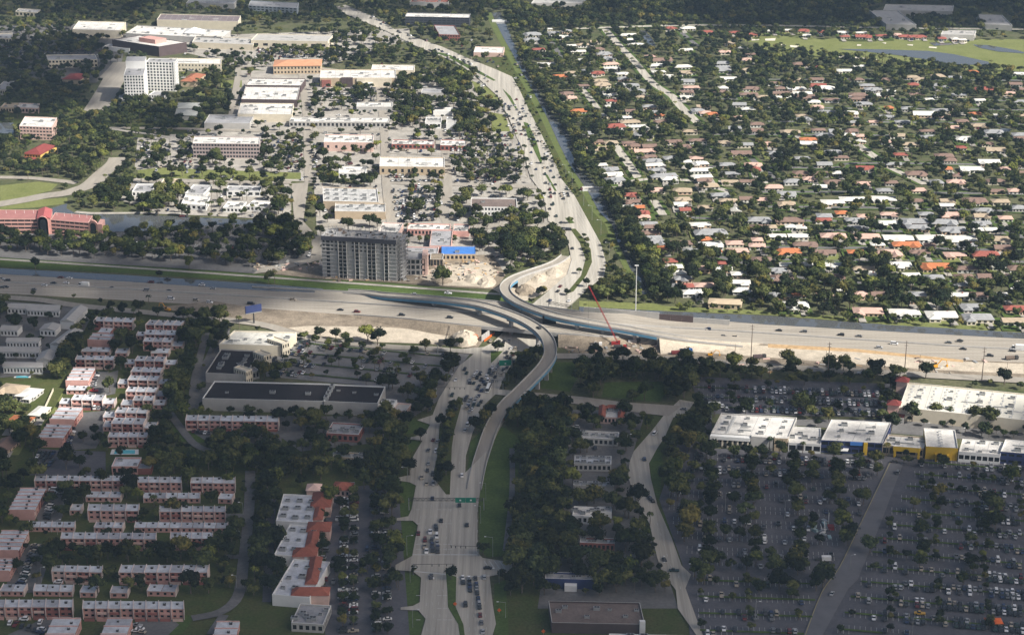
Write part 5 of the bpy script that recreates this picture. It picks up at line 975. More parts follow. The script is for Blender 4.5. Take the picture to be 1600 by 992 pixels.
# parking lots
LOTM = MB(); STRIP = MB()
TREES = []                                                       # (photo x, photo y, radius m, kind)
def lot(poly, d0, occf, pitch=17.5, tree=.10, lines=True, green=False, what='', isl=9, trad=(2.2, 3.6)):
    a, c = G(*d0[0]), G(*d0[1]); u = (c - a).normalized(); v = Vector((-u.y, u.x, 0)); W3 = [G(*p) for p in poly]; us = [p.dot(u) for p in W3]; vs_ = [p.dot(v) for p in W3]; z = LAYER[0] + .006
    av = min(vs_) + 4
    while av < max(vs_):
        for sgn in (-1, 1):
            k = 0; au = min(us) + 1
            while au < max(us):
                p = u * au + v * (av + sgn * 2.7); p.z = 0; x, y = PX(p)
                if inpoly([x], [y], poly)[0] and not look(OCCL, x, y):
                    if lines: q = p - u * 1.35; m = v * 1.9; w = u * .07; LOTM.poly([q - m - w + D(z), q - m + w + D(z), q + m + w + D(z), q + m - w + D(z)], MARK)
                    if k % isl == 0:
                        if R.random() < tree * 6: TREES.append((x, y, R.uniform(*trad), 0))
                    elif R.random() < occf(x, y): car(x, y, math.atan2(v.y, v.x) - math.pi / 2 + (math.pi if R.random() < .5 else 0), what)
                    elif R.random() < tree * .35: TREES.append((x, y, R.uniform(*trad), 0))
                au += 2.7; k += 1
        if green:
            au = min(us)
            while au < max(us):
                p = u * (au + 1.35) + v * av; p.z = 0; x, y = PX(p)
                if inpoly([x], [y], poly)[0] and not look(OCCL, x, y): q, m = p, v * green; w = u * 1.36; STRIP.poly([q - m - w + D(z + .004), q - m + w + D(z + .004), q + m + w + D(z + .004), q + m - w + D(z + .004)], GRASS)
                au += 2.7
        av += pitch
OCCL = HARD.copy()
f_ = lambda v: (lambda x, y: v)
mall = [((1360,835),(1600,850)), f_]
ML = ((1110,730),(1395,742))
lot([(1440,722),(1600,722),(1600,990),(1310,990),(1345,905),(1395,800)], ((1400,850),(1600,866)), lambda x, y: .16 + .6 * max(0, min(1, (x - 1450 - (992 - y) * .1) / 120)) * (1 if y < 830 or y > 890 else .6) + (.3 if y > 905 and x > 1400 else 0), tree=.125, trad=(1.8, 3.0), green=.9, what='parked in the big car park before the mall strip')
lot([(1095,700),(1385,722),(1300,890),(1085,890),(1040,780)], ML, lambda x, y: .5 if y < 750 else .12, tree=.15, what='parked under trees in front of the white end store', trad=(3, 5.5))
lot([(1090,900),(1280,900),(1260,992),(1095,992)], ((1090,940),(1270,946)), lambda x, y: .1 + (.5 if y > 970 else 0), tree=.11, trad=(1.8, 3.0), green=.9, what='parked in the lot beside the curved road')
lot([(1080,592),(1395,604),(1375,650),(1110,640)], ((1100,610),(1390,620)), lambda x, y: .88 if (1180 < x < 1375) else .3, tree=.07, lines=True, pitch=16, green=.7, what='parked in the packed lot behind the white end store')
lot([(515,770),(600,765),(610,990),(512,990)], ((555,990),(556,770)), lambda x, y: .55, tree=.35, pitch=17, lines=False, what='parked in the plaza car park', isl=6)
lot([(420,550),(470,534),(700,553),(690,590),(600,598),(420,584)], ((430,560),(690,585)), lambda x, y: .6 if x < 485 else .16, tree=.10, pitch=18, lines=False, green=.9, what='parked in the shopping centre car park')
lot([(470,528),(600,542),(610,556),(466,545)], ((470,535),(600,548)), lambda x, y: .3, tree=.15, pitch=16, what='parked in the small lot below the sand')
lot([(600,292),(690,290),(690,346),(622,348)], ((605,300),(690,300)), f_(.62), tree=.18, lines=False, what='parked in the sunny lot beside the weathered store')
lot([(606,266),(700,264),(700,284),(606,286)], ((606,275),(700,275)), f_(.5), tree=.22, lines=False, what='parked below the wide tan fronted store')
lot([(700,210),(812,212),(815,285),(705,285)], ((705,250),(812,250)), f_(.35), tree=.3, lines=False, what='parked in the wooded lots near the boulevard')
lot([(500,128),(625,130),(625,160),(505,158)], ((505,145),(625,145)), f_(.4), tree=.3, lines=False, what='parked before the big box store')
lot([(130,354),(300,348),(480,358),(490,400),(400,412),(140,398)], ((150,380),(480,392)), f_(.05), tree=.38, what='parked in the shaded lot by the lake', trad=(3, 5))
lot([(0,70),(170,75),(180,88),(0,95)], ((0,80),(170,82)), f_(.5), tree=.3, lines=False, what='parked near the far mall')
lot([(400,75),(560,75),(520,95),(400,95)], ((400,85),(540,85)), f_(.45), tree=.25, lines=False, what='parked near the far mall')
lot([(215,225),(300,225),(300,262),(215,262)], ((215,245),(300,245)), f_(.35), tree=.4, lines=False, what='parked in the leafy lots left of the grid fronted building')
lot([(410,215),(500,215),(500,262),(410,262)], ((410,240),(500,240)), f_(.3), tree=.45, lines=False, what='parked in the leafy lots right of the grid fronted building')
lot([(50,703),(88,705),(80,728),(46,727)], ((50,715),(86,716)), f_(.85), tree=0, lines=False, pitch=11, what='parked beside the dark asphalt court')
for a_, b_, k in (((80,785),(72,812),6),((56,850),(30,920),14),((150,582),(143,608),7),((118,650),(104,700),11),((10,972),(60,985),5),((65,982),(62,990),2),((214,975),(222,990),3),((120,636),(175,639),7),((300,674),(330,677),5),((344,690),(420,680),6)):
    for i in range(k):
        t = (i + .5) / k; car(a_[0] + (b_[0] - a_[0]) * t + R.uniform(-1, 1), a_[1] + (b_[1] - a_[1]) * t, 1.3 + R.uniform(-.1, .1) if abs(b_[0] - a_[0]) < abs(b_[1] - a_[1]) else R.uniform(-.1, .1), 'parked beside the pink townhouses')
for k in range(14): car(505 + R.uniform(-3, 3), 780 + k * 11.5, 1.45, 'parked under the terracotta eaves of the plaza')
for x, y in ((83,766),(92,768),(95,770),(91,910),(40,966),(37,968),(63,972),(212,986),(346,670),(385,665)): car(x, y, R.choice([0, 1.5]), 'parked beside the pink townhouses', col=COLS[0])
car(1437, 959, 1.4, 'parked in the big car park before the mall strip', typ='pickup', col=('yellow', (.75, .42, .03))); car(147, 611, 1.4, 'parked beside the pink townhouses', col=('bright red', (.5, .03, .03)))
for x, y in ((850,662),(866,668),(900,668),(1108,690),(930,700),(845,688),(962,690),(826,860),(880,868),(870,870),(868,960),(842,874)): car(x, y, R.choice([0, 1.4]), 'parked among the small shops by the curved road')
for i in range(220):                                             # driveways of the suburb and far lots
    ro, x, y, c, kd, w, wg = R.choice(HOUSES); car(x + R.uniform(-14, 14), y + R.uniform(5, 8), R.choice([0, 1.57]), 'parked outside a suburban house')
for i in range(700):
    x, y = R.uniform(190, 830), R.uniform(60, 350)
    if not look(HARD, x, y): car(x, y, R.choice([0, 1.57, .2]), 'parked in the far shopping district')
LOTM.obj('stall_marking')['kind'] = 'structure'; STRIP.obj('planting_strip')['kind'] = 'structure'
CARP = [c for c in CARP if -20 < c[0] < 1620 and c[1] < 1000]
CARP.sort(key=lambda c: -SCL(c[1]) * (1 if 0 < c[0] < 1600 and c[1] < 990 else .1))
MESHES = dict(CARS, box_truck=TRUCK, semi_truck=SEMI, bus=BUS)
def vis(c): return 0 < c[0] < 1600 and c[1] < 990
lead = [c for c in CARP if (c[4] in ('bus', 'box_truck', 'semi_truck') or 'flyover' in c[6] or c[5][0] in ('yellow', 'bright red')) ]
rest = [c for c in CARP if c not in lead]; FIRST = lead + rest[:300 - len(lead)]; REST = rest[300 - len(lead):]
for x, y, z, rz, typ, col, what in FIRST:
    g = G(x, y, z); nm = {'bus': 'bus', 'box_truck': 'box_truck', 'semi_truck': 'semi_truck'}.get(typ, 'car'); o = link(nm, MESHES[typ], None, (g.x, g.y, z), rz); o.color = (*col[1], 1)
    tag(o, f"{col[0]} {typ.replace('_', ' ').replace('sedan', 'saloon car').replace('pickup', 'pickup truck') if typ != 'suv' else col[0] and 'high bodied car'} {what}", nm.replace('_', ' '), 'cars ' + what if nm == 'car' else None, (x, y))
    paint(OCC, [(x - 6, y - 2), (x + 6, y - 2), (x + 6, y + 4), (x - 6, y + 4)])
paint(HARD, [(1268,808),(1302,808),(1302,880),(1268,880)]); paint(OCC, [(1262,812),(1308,812),(1308,900),(1262,900)])
# ------------------------------------------------------------ scattering helper for what is left over
def scatter(name, sources, pts, idx, rot, scl):
    """One stuff object: points instanced with the source objects by geometry nodes."""
    col = bpy.data.collections.new(name + '_source')
    for s in sources: col.objects.link(s)
    me = bpy.data.meshes.new(name); me.from_pydata([tuple(p) for p in pts], [], [])
    for nm, tp, val in (('pick', 'INT', idx), ('turn', 'FLOAT', rot), ('size', 'FLOAT_VECTOR', scl)):
        at = me.attributes.new(nm, tp, 'POINT'); arr = np.array(val)
        if tp == 'FLOAT_VECTOR': at.data.foreach_set('vector', arr.astype(np.float32).ravel())
        else: at.data.foreach_set('value', arr.ravel())
    o = bpy.data.objects.new(name, me); C.objects.link(o); o['kind'] = 'stuff'
    ng = bpy.data.node_groups.new(name, 'GeometryNodeTree'); ng.interface.new_socket('Geometry', in_out='INPUT', socket_type='NodeSocketGeometry'); ng.interface.new_socket('Geometry', in_out='OUTPUT', socket_type='NodeSocketGeometry')
    N, L = ng.nodes.new, ng.links.new; gi, go = N('NodeGroupInput'), N('NodeGroupOutput'); ci = N('GeometryNodeCollectionInfo'); ci.inputs['Collection'].default_value = col; ci.inputs['Separate Children'].default_value = True; ci.inputs['Reset Children'].default_value = True
    ip = N('GeometryNodeInstanceOnPoints'); ip.inputs['Pick Instance'].default_value = True
    def attr(nm, tp): a = N('GeometryNodeInputNamedAttribute'); a.data_type = tp; a.inputs['Name'].default_value = nm; return a.outputs['Attribute']
    cx = N('ShaderNodeCombineXYZ'); L(attr('turn', 'FLOAT'), cx.inputs['Z']); er = N('FunctionNodeEulerToRotation'); L(cx.outputs[0], er.inputs[0])
    L(gi.outputs[0], ip.inputs['Points']); L(ci.outputs[0], ip.inputs['Instance']); L(attr('pick', 'INT'), ip.inputs['Instance Index']); L(er.outputs[0], ip.inputs['Rotation']); L(attr('size', 'FLOAT_VECTOR'), ip.inputs['Scale']); L(ip.outputs[0], go.inputs[0])
    md = o.modifiers.new('scatter', 'NODES'); md.node_group = ng; return o
src = []; key = {}
for typ in ('sedan', 'suv', 'pickup', 'van'):
    for i, cc in enumerate(COLS):
        me = CARS[typ].copy(); me.materials[0] = mat('car_paint_%02d' % i, tuple(.8 * v for v in cc[1]), .35, .03, .5, spec=.5); o = bpy.data.objects.new('car_source_%s_%02d' % (typ, i), me); src.append(o)
src.sort(key=lambda o: o.name); names = [o.name for o in src]
pts, ix, rt, sc = [], [], [], []
for x, y, z, rz, typ, col, what in REST:
    if look(HARD, x, y) and what.startswith('parked'): continue
    g = G(x, y, z); pts.append(g); rt.append(rz); sc.append((1, 1, 1)); t = typ if typ in CARS else 'van'; i = next((k for k, cc in enumerate(COLS) if cc is col), 0); ix.append(names.index('car_source_%s_%02d' % (t, i)))
scatter('distant_cars', src, pts, ix, rt, sc)
# ------------------------------------------------------------ trees
def leaf_mat(tint=None):
    m = bpy.data.materials.new('foliage'); m.use_nodes = True; t = m.node_tree; b = t.nodes['Principled BSDF']; b.inputs['Roughness'].default_value = .75; b.inputs['Specular IOR Level'].default_value = .15
    N, L = t.nodes.new, t.links.new; g = N('ShaderNodeNewGeometry'); oi = N('ShaderNodeObjectInfo')
    n = N('ShaderNodeTexNoise'); n.inputs['Scale'].default_value = .55; n.inputs['Detail'].default_value = 3; L(g.outputs['Position'], n.inputs['Vector'])
    ad = N('ShaderNodeMath'); ad.operation = 'ADD'; L(n.outputs['Fac'], ad.inputs[0]); mu = N('ShaderNodeMath'); mu.operation = 'MULTIPLY_ADD'; mu.inputs[1].default_value = .55; mu.inputs[2].default_value = -.28; L(oi.outputs['Random'], mu.inputs[0]); L(mu.outputs[0], ad.inputs[1])
    r = N('ShaderNodeValToRGB'); e = r.color_ramp; e.elements[0].position = .2; e.elements[0].color = (.007, .011, .005, 1); e.elements[1].position = .85; e.elements[1].color = (.155, .158, .05, 1)
    k = e.elements.new(.5); k.color = (.025, .037, .012, 1); L(ad.outputs[0], r.inputs[0])
    mx = N('ShaderNodeMix'); mx.data_type = 'RGBA'; mx.blend_type = 'MULTIPLY'; mx.inputs[0].default_value = 1; L(r.outputs[0], mx.inputs[6]); mx.inputs[7].default_value = (*(tint or (1, 1, 1)), 1)
    if not tint: L(oi.outputs['Color'], mx.inputs[7])
    L(mx.outputs[2], b.inputs['Base Color']); return m
LEAF = leaf_mat(); BARK = mat('bark', (.13, .105, .085), .95, .2, .8)
def crown_mb(seed, b=None, nl=7, leaves=330, flat=.72, R0=5.0, z0=6.4):
    rr = random.Random(seed); b = b or MB(); lobes = []
    for i in range(nl):
        a = 6.283 * i / nl + rr.uniform(-.4, .4); d = R0 * rr.uniform(.35, .62) if i else 0
        lobes.append((Vector((d * math.cos(a), d * math.sin(a), z0 + R0 * flat * rr.uniform(-.3, .3) + (1.0 if not i else 0))), R0 * rr.uniform(.38, .56) * (1.1 if not i else 1)))
    K = 7
    for c, r in lobes:                                           # inner body of each clump
        prev = None
        for j in range(1, 4):
            ph = math.pi * j / 4; ring = [c + Vector((r * .82 * math.sin(ph) * math.cos(6.283 * i / K) * rr.uniform(.85, 1.15), r * .82 * math.sin(ph) * math.sin(6.283 * i / K) * rr.uniform(.85, 1.15), r * .78 * math.cos(ph) * rr.uniform(.85, 1.1))) for i in range(K)]
            if prev is None: b.poly(ring, LEAF)
            else:
                for i in range(K): b.poly([prev[i], ring[i], ring[(i + 1) % K], prev[(i + 1) % K]], LEAF)
            prev = ring
    for k in range(leaves):                                      # leaf sprays over the clumps, with gaps
        c, r = rr.choice(lobes); a = rr.uniform(0, 6.283); zz = rr.uniform(-.45, 1); s = math.sqrt(max(0, 1 - zz * zz)); dv = Vector((s * math.cos(a), s * math.sin(a), zz)); p = c + Vector((dv.x, dv.y, dv.z * .9)) * r * rr.uniform(.82, 1.16)
        nv = (dv + Vector((rr.uniform(-.8, .8), rr.uniform(-.8, .8), rr.uniform(-.4, .9)))).normalized(); t = nv.orthogonal().normalized(); q = nv.cross(t); an = rr.uniform(0, 6.283); t, q = t * math.cos(an) + q * math.sin(an), q * math.cos(an) - t * math.sin(an); w = rr.uniform(.35, .8)
        b.poly([p - t * w, p - q * w * .7, p + t * w, p + q * w * .7], LEAF)
    return b
def trunk_mb(seed, b=None, h=5.2, r=.32):
    rr = random.Random(seed); b = b or MB(); b.tube((0, 0, 0), (0, 0, h * .55), r, r * .75, BARK, 6)
    for i in range(4): a = 6.283 * i / 4 + rr.uniform(-.4, .4); b.tube((0, 0, h * .5), (2.4 * math.cos(a), 2.4 * math.sin(a), h * rr.uniform(1.0, 1.25)), r * .5, r * .2, BARK, 5)
    return b
def frond_mb(seed, b=None, h=8.0):
    rr = random.Random(seed); b = b or MB()
    for i in range(16):
        a = 6.283 * i / 16 + rr.uniform(-.15, .15); up = rr.uniform(.1, 1.2); L_ = rr.uniform(2.3, 3.0); d = Vector((math.cos(a), math.sin(a), 0)); sd = Vector((-d.y, d.x, 0)); c = Vector((0, 0, h)); pr = [c, c + d * L_ * .35 + D(up * .8), c + d * L_ * .7 + D(up * .7 - .2), c + d * L_ + D(up * .2 - .9)]; ww = [.12, .5, .5, .06]
        for k in range(3): b.poly([pr[k] - sd * ww[k], pr[k + 1] - sd * ww[k + 1], pr[k + 1] + sd * ww[k + 1], pr[k] + sd * ww[k]], LEAF)
    return b
def palm_trunk(b=None, h=8.0): b = b or MB(); b.tube((0, 0, 0), (.25, 0, h * .5), .24, .19, BARK, 6); b.tube((.25, 0, h * .5), (0, 0, h), .19, .16, BARK, 6); return b
NV = 7
CROWN = [crown_mb(40 + i, nl=5 + i % 4, leaves=300 + 30 * (i % 3), flat=.6 + .06 * i).mesh('crown') for i in range(NV)]
TRUNK = [trunk_mb(60 + i).mesh('trunk') for i in range(3)]; FROND = [frond_mb(i).mesh('frond_crown') for i in range(3)]; PTR = palm_trunk().mesh('palm_trunk')
def whole(kind, i):
    b = MB()
    if kind == 0: crown_mb(40 + i, b, nl=5 + i % 4, leaves=300 + 30 * (i % 3), flat=.6 + .06 * i); trunk_mb(60 + i % 3, b)
    else: frond_mb(i, b); palm_trunk(b)
    return b.mesh('tree_whole')
# density of the canopy by photo region, later ones overrule
for pts, v in [
    ([(0,0),(1600,0),(1600,992),(0,992)], .3), ([(780,0),(1600,0),(1600,500),(1000,470),(960,380),(900,260),(800,110)], .66), ([(0,0),(1600,0),(1600,42),(760,36),(640,40),(540,34),(0,44)], .72), ([(0,0),(110,0),(110,60),(0,60)], .5),
    ([(1100,0),(1600,0),(1600,44),(1100,40)], .82), ([(790,10),(1160,10),(1160,42),(930,40),(800,52)], .9), ([(1160,62),(1600,60),(1600,112),(1480,104),(1300,88),(1180,78)], .03), ([(1220,76),(1300,70),(1310,84),(1240,90)], .2), ([(1180,74),(1300,88),(1480,106),(1600,112),(1600,140),(1180,110)], .8), ([(1240,48),(1600,52),(1600,64),(1240,62)], .45),
    ([(800,58),(812,90),(840,140),(860,178),(895,220),(912,262),(880,262),(820,150),(800,100)], .9), ([(811,88),(822,108),(842,140),(862,174),(897,216),(905,250),(945,250),(900,190),(850,125),(815,70)], 1.0), ([(905,260),(935,290),(960,335),(985,395),(1016,455),(1050,470),(1050,420),(1010,380),(975,330),(945,265)], .95),
    ([(1016,420),(1060,455),(1110,470),(1200,478),(1200,440),(1120,400),(1050,390)], .9), ([(950,345),(980,400),(1000,460),(915,470),(935,445),(955,410)], .62), ([(925,440),(985,430),(1000,466),(920,470)], .9), ([(940,330),(985,400),(1005,462),(980,440),(955,400)], .1),
    ([(1200,412),(1600,412),(1600,500),(1200,476)], .82), ([(1040,468),(1200,476),(1600,498),(1600,520),(1040,486)], .22),
    ([(0,60),(150,60),(140,130),(170,180),(300,175),(300,205),(0,215)], .8), ([(180,150),(300,160),(390,150),(390,180),(300,210),(190,200)], .9), ([(205,40),(640,42),(640,60),(400,60),(200,60)], .3), ([(460,55),(640,55),(720,110),(780,160),(790,215),(720,210),(640,150),(520,110),(400,100)], .62), ([(280,95),(380,100),(370,140),(290,140)], .8),
    ([(625,120),(745,120),(790,165),(800,220),(720,215),(620,200)], .92), ([(490,130),(625,130),(625,205),(480,205)], .55), ([(200,205),(300,212),(300,262),(190,262)], .62), ([(110,215),(200,212),(170,262),(120,285),(60,275),(0,270),(0,215),(30,212)], .82), ([(405,205),(510,205),(510,290),(405,262)], .62), ([(480,225),(590,238),(590,292),(490,292)], .6),
    ([(590,268),(700,268),(700,284),(590,284)], .45), ([(700,225),(830,228),(842,290),(700,285)], .55), ([(700,300),(850,298),(876,360),(880,395),(800,415),(745,385),(730,340),(700,345)], .66), ([(790,340),(880,352),(885,395),(820,430),(780,410)], .97), ([(500,345),(620,345),(640,355),(500,356)], .4),
    ([(140,282),(455,288),(455,345),(250,333),(150,330)], .84), ([(0,284),(60,284),(100,290),(100,300),(0,318)], .1), ([(240,262),(470,268),(470,282),(240,280)], .28), ([(0,362),(160,366),(170,410),(0,402)], .5), ([(130,350),(480,352),(500,400),(480,412),(160,405)], .3), ([(440,290),(460,300),(478,360),(500,395),(470,405),(400,360),(440,330)], .92), ([(105,298),(140,290),(150,330),(125,330)], .6),
    ([(0,462),(130,470),(150,500),(100,590),(0,590)], .6), ([(118,500),(150,495),(140,560),(110,590),(85,595),(88,560)], .9), ([(130,478),(330,495),(330,512),(180,508),(130,500)], .7), ([(275,505),(325,512),(318,580),(300,640),(262,640),(265,590)], .93), ([(210,500),(230,500),(215,610),(190,640)], .35), ([(0,620),(70,620),(60,700),(0,720)], .6), ([(50,650),(110,655),(60,740),(30,740)], .7),
    ([(220,640),(300,640),(310,745),(230,745)], .8), ([(260,640),(300,632),(420,640),(600,650),(600,650),(470,720),(430,740),(300,730)], .68), ([(330,645),(445,655),(600,648),(640,660),(630,740),(430,745),(340,730)], .80), ([(0,740),(400,740),(400,992),(0,992)], .58), ([(105,765),(225,765),(225,800),(200,790),(110,800)], .85), ([(70,855),(350,855),(350,885),(70,885)], .97), ([(60,900),(330,905),(330,935),(60,935)], .6), ([(330,790),(395,790),(385,930),(330,945)], .75), ([(110,950),(160,950),(155,992),(115,992)], .9),
    ([(395,740),(432,760),(425,992),(360,992),(390,880)], .95), ([(596,650),(640,655),(625,760),(640,880),(640,992),(590,992),(596,760)], .85), ([(515,765),(600,765),(605,992),(512,992)], .18), ([(430,935),(512,950),(512,992),(420,992)], .55),
    ([(700,600),(760,560),(850,570),(800,640),(760,720)], .0), ([(780,580),(845,555),(848,600),(820,640),(790,640)], .0), ([(798,550),(855,545),(850,590),(812,605),(790,608)], .85), ([(690,545),(735,550),(705,590),(670,640),(640,650),(670,600)], .6), ([(745,640),(780,640),(750,705),(730,712)], .75), ([(868,530),(910,560),(920,590),(868,585)], .9), ([(905,568),(1080,570),(1200,577),(1215,594),(1080,594),(1040,600),(960,594),(905,590)], 1.0), ([(905,590),(945,595),(938,620),(905,612)], .95), ([(1030,592),(1090,592),(1080,625),(1030,622)], .95), ([(965,620),(1025,620),(1020,632),(965,630)], .8),
    ([(1070,640),(1105,650),(1095,720),(1075,740),(1045,735),(1055,690)], .85), ([(1025,700),(1075,720),(1085,880),(1060,850),(1040,790)], .85), ([(815,640),(880,640),(900,992),(790,992),(800,800),(818,700)], .93), ([(880,640),(1000,650),(985,720),(1005,800),(1050,940),(880,940)], .62), ([(940,740),(1000,770),(1030,880),(1000,940),(860,925),(880,860)], .85), ([(755,715),(800,700),(795,868),(762,870)], .02), ([(845,560),(900,562),(900,612),(845,612)], .05), ([(945,597),(1035,596),(1030,628),(940,620)], .02), ([(800,930),(860,925),(870,992),(790,992)], .8), ([(1050,900),(1100,900),(1105,992),(1090,985)], .4),
    ([(1090,720),(1385,735),(1300,880),(1085,885)], .13), ([(1300,890),(1310,880),(1600,905),(1600,925),(1330,900)], .0), ([(1085,885),(1255,892),(1250,902),(1085,898)], .8), ([(1320,893),(1600,918),(1600,930),(1320,903)], .55), ([(1210,575),(1420,588),(1420,604),(1210,594)], .5), ([(1385,575),(1410,590),(1400,640),(1375,650)], .75), ([(1405,650),(1600,668),(1600,680),(1500,680),(1400,660)], .55), ([(1420,585),(1600,596),(1600,606),(1420,594)], .6), ([(1100,645),(1380,655),(1380,663),(1100,652)], .6),
    ([(640,400),(790,395),(790,445),(640,440)], .02), ([(470,412),(560,425),(790,398),(790,458),(480,446)], .0), ([(1395,738),(1600,722),(1600,992),(1290,992),(1350,880)], .05), ([(1562,740),(1588,740),(1495,992),(1455,992)], .45), ([(1455,745),(1478,745),(1452,890),(1425,890)], .38), ([(1395,742),(1415,745),(1350,890),(1325,890)], .5), ([(440,505),(600,525),(740,540),(690,552),(600,542),(450,526)], .5), ([(412,548),(470,540),(600,552),(690,560),(690,596),(612,604),(418,586)], .03), ([(1080,594),(1390,606),(1372,640),(1110,636)], .07), ([(1100,704),(1380,722),(1360,745),(1095,735)], .06),
]: paint(DEN, pts, v)
clump = lambda x, y: .5 + .5 * math.sin(x * .031 + 1.7 * math.sin(y * .023)) * math.cos(y * .027 + 1.3 * math.sin(x * .019))
PALMZ = [[(0,282),(105,285),(105,318),(0,322)],[(440,540),(640,550),(640,600),(440,590)],[(1215,70),(1420,80),(1420,104),(1215,92)],[(355,295),(450,300),(450,345),(250,335)],[(20,205),(110,210),(110,290),(0,285)],[(660,210),(840,215),(840,290),(600,290)],[(1470,90),(1600,96),(1600,112),(1470,106)]]
y = 880.0
while y < 2750:
    st_ = 6.2 if y < 1500 else 7.2
    half = y * .30 + 40; x = -half
    while x < half:
        gx, gy = x + R.uniform(-.45, .45) * st_, y + R.uniform(-.45, .45) * st_; px, py = PXn(gx, gy, 0); x += st_
        if not (-60 < px < 1660 and -6 < py < 1060): continue
        d = look(DEN, min(max(px, 1), 1598), min(max(py, 1), 990), .3); cl = clump(gx, gy); dd = d + (cl - .5) * .5 * (1 if .1 < d < .95 else 0)
        if R.random() > dd * (.95 if px > 830 and py < 470 else .86): continue
        if look(OCC, min(max(px, 1), 1598), min(max(py, 1), 990)): continue
        rad = R.uniform(2.4, 6.4) * (1.12 if d > .8 else .95); s = SCL(py)
        if px > 830 and py < 470: rad *= .88
        if px < 830 and py < 300: rad *= .88
        if d < .1: rad *= .7
        if any(look(HARD, px + rad * .55 * s * f, py - rad * 1.15 * s) for f in (-1, 0, 1)) and R.random() < .93:
            rad *= .5
            if look(HARD, px, py - rad * 1.2 * s) and R.random() < .8: continue
        if any(look(HSE, px + rad * .5 * s * f, py - rad * 1.15 * s) for f in (-1, 0, 1)) and R.random() < .55: rad *= .55
        palm = any(inpoly([px], [py], z)[0] for z in PALMZ) and R.random() < .45 or R.random() < .03
        TREES.append((px, py, rad, 1 if palm else 0))
    y += st_
for x, y, r in [(692,447,7.5),(268,276,5.5),(285,276,5),(316,277,6),(345,277,5.5),(360,276,5),(390,278,5),(1318,578,5),(1295,580,5.5),(1230,572,6),(1327,584,4.5),(718,540,3.5),(778,552,4.5),(1425,660,6.5),(1525,665,6),(1548,668,6.5),(1462,655,5),(1482,657,5),(575,535,7),(590,540,6.5),(500,528,4.5),(525,530,4.5),(540,535,4),(705,905,3.5),(702,690,4),(694,720,4.5),(690,668,4),(716,640,3.2),(697,742,5),(640,742,5),(916,448,3),(886,461,3),(905,428,2.6),(916,380,2.6),(912,372,2.4),(917,400,2.6),(917,390,2.6),(890,349,3.2),(850,256,3.5),(820,205,3)]: TREES.append((x, y, r, 0))
for k in range(90):
    q = CL[3 + k % 8]; q2 = CL[4 + k % 8]; t = R.random(); TREES.append((q[0] + (q2[0] - q[0]) * t - R.uniform(13, 26), q[1] + (q2[1] - q[1]) * t + 1, R.uniform(.9, 2.2), 0))
for k in range(150):
    i = R.randrange(2, len(CRR) - 1); t = R.random(); TREES.append((CRR[i][0] + (CRR[i + 1][0] - CRR[i][0]) * t + R.uniform(4, 12), CRR[i][1] + (CRR[i + 1][1] - CRR[i][1]) * t, R.uniform(2.6, 4.8), 0)) if not 280 < CRR[i][1] + (CRR[i + 1][1] - CRR[i][1]) * t < 298 else None
for k in range(46): x = R.uniform(1040, 1600); TREES.append((x, np.interp(x, [1040, 1200, 1380, 1600], [484, 492, 505, 519]) - R.uniform(0, 5), R.uniform(1.2, 3.4), 0))
for q in NMED[:3]:
    for k in range(26 if q is NMED[0] else 16):
        w = [R.random() ** .5 for _ in q]; s_ = sum(w); i = R.randrange(len(q)); j = (i + len(q) // 2) % len(q); t = R.uniform(.3, .7); TREES.append((q[i][0] * t + q[j][0] * (1 - t), q[i][1] * t + q[j][1] * (1 - t), R.uniform(.8, 1.7), 0)) if inpoly([q[i][0] * t + q[j][0] * (1 - t)], [q[i][1] * t + q[j][1] * (1 - t)], q)[0] else None
for k in range(34): t = k / 33; TREES.append((706 - 20 * math.sin(t * 1.3) + R.uniform(-3, 3), 640 + 118 * t, R.uniform(1.6, 3.2), 0))
for x, y in [(455,577),(475,580),(483,580),(530,575),(565,578),(585,582),(593,577),(600,580),(610,596),(620,590),(480,573)]: TREES.append((x, y, 3.2, 1))
TREES = [t for t in TREES if -60 < t[0] < 1660]
TREES.sort(key=lambda t: -t[2] * SCL(t[1]) * (1 if 0 < t[0] < 1600 and 0 < t[1] < 985 else .01))
LM = [('the row of arched lake offices',70,360),('the wooded lake shore',300,335),('the highway canal',250,430),('the unfinished tower',560,430),('the rubble of the building site',720,430),('the boulevard bend',890,390),('the residential canal',980,390),('the bridge noise wall',1000,480),('the houses by the highway canal',1400,490),('the sunlit earthworks',1400,570),
      ('the packed lot behind the white end store',1280,625),('the warehouse store',1490,655),('the white end store',1160,705),('the yellow fronted store',1470,735),('the mall lot road',1340,850),('the right hand car park',1480,850),('the lower right car park',1450,960),('the wooded middle of the mall car park',1190,780),('the curved side road',1020,760),('the lower bend of the curved road',1070,900),('the lot below the curved road',1180,950),('the brown roofed building',930,960),('the blue fronted building',890,900),('the bright white stepped building',920,800),('the speckled roof building',930,720),('the terracotta ringed restaurant',950,650),('the shaded green lawn',990,605),('the dark belt below the earthworks',1080,575),('the flyover curve',850,580),('the grass beside the ramp',790,760),('the lowest junction',780,900),
      ('the tree planted median',695,690),('the black roofed store',480,640),('the shopping centre car park',560,570),('the sand strip',590,530),('the plaza car park',560,880),('the plaza rear lane',415,860),('the green verges of the boulevard',625,800),('the wood above the plaza',500,720),('the grey hidden shop',560,670),('the lane beside the townhouses',370,850),('the lowest pink rows',200,940),('the hedge between the lower rows',200,870),('the middle pink rows',170,800),('the clubhouse pool',230,700),('the sun patch rows',200,630),('the tall belt right of the pink rows',295,570),('the upper pink rows',200,520),('the grey apartments',50,530),('the sunlit corner houses',40,640),('the dark strip left of the rows',110,560)]
LMG = [(n_, G(x, y)) for n_, x, y in LM]
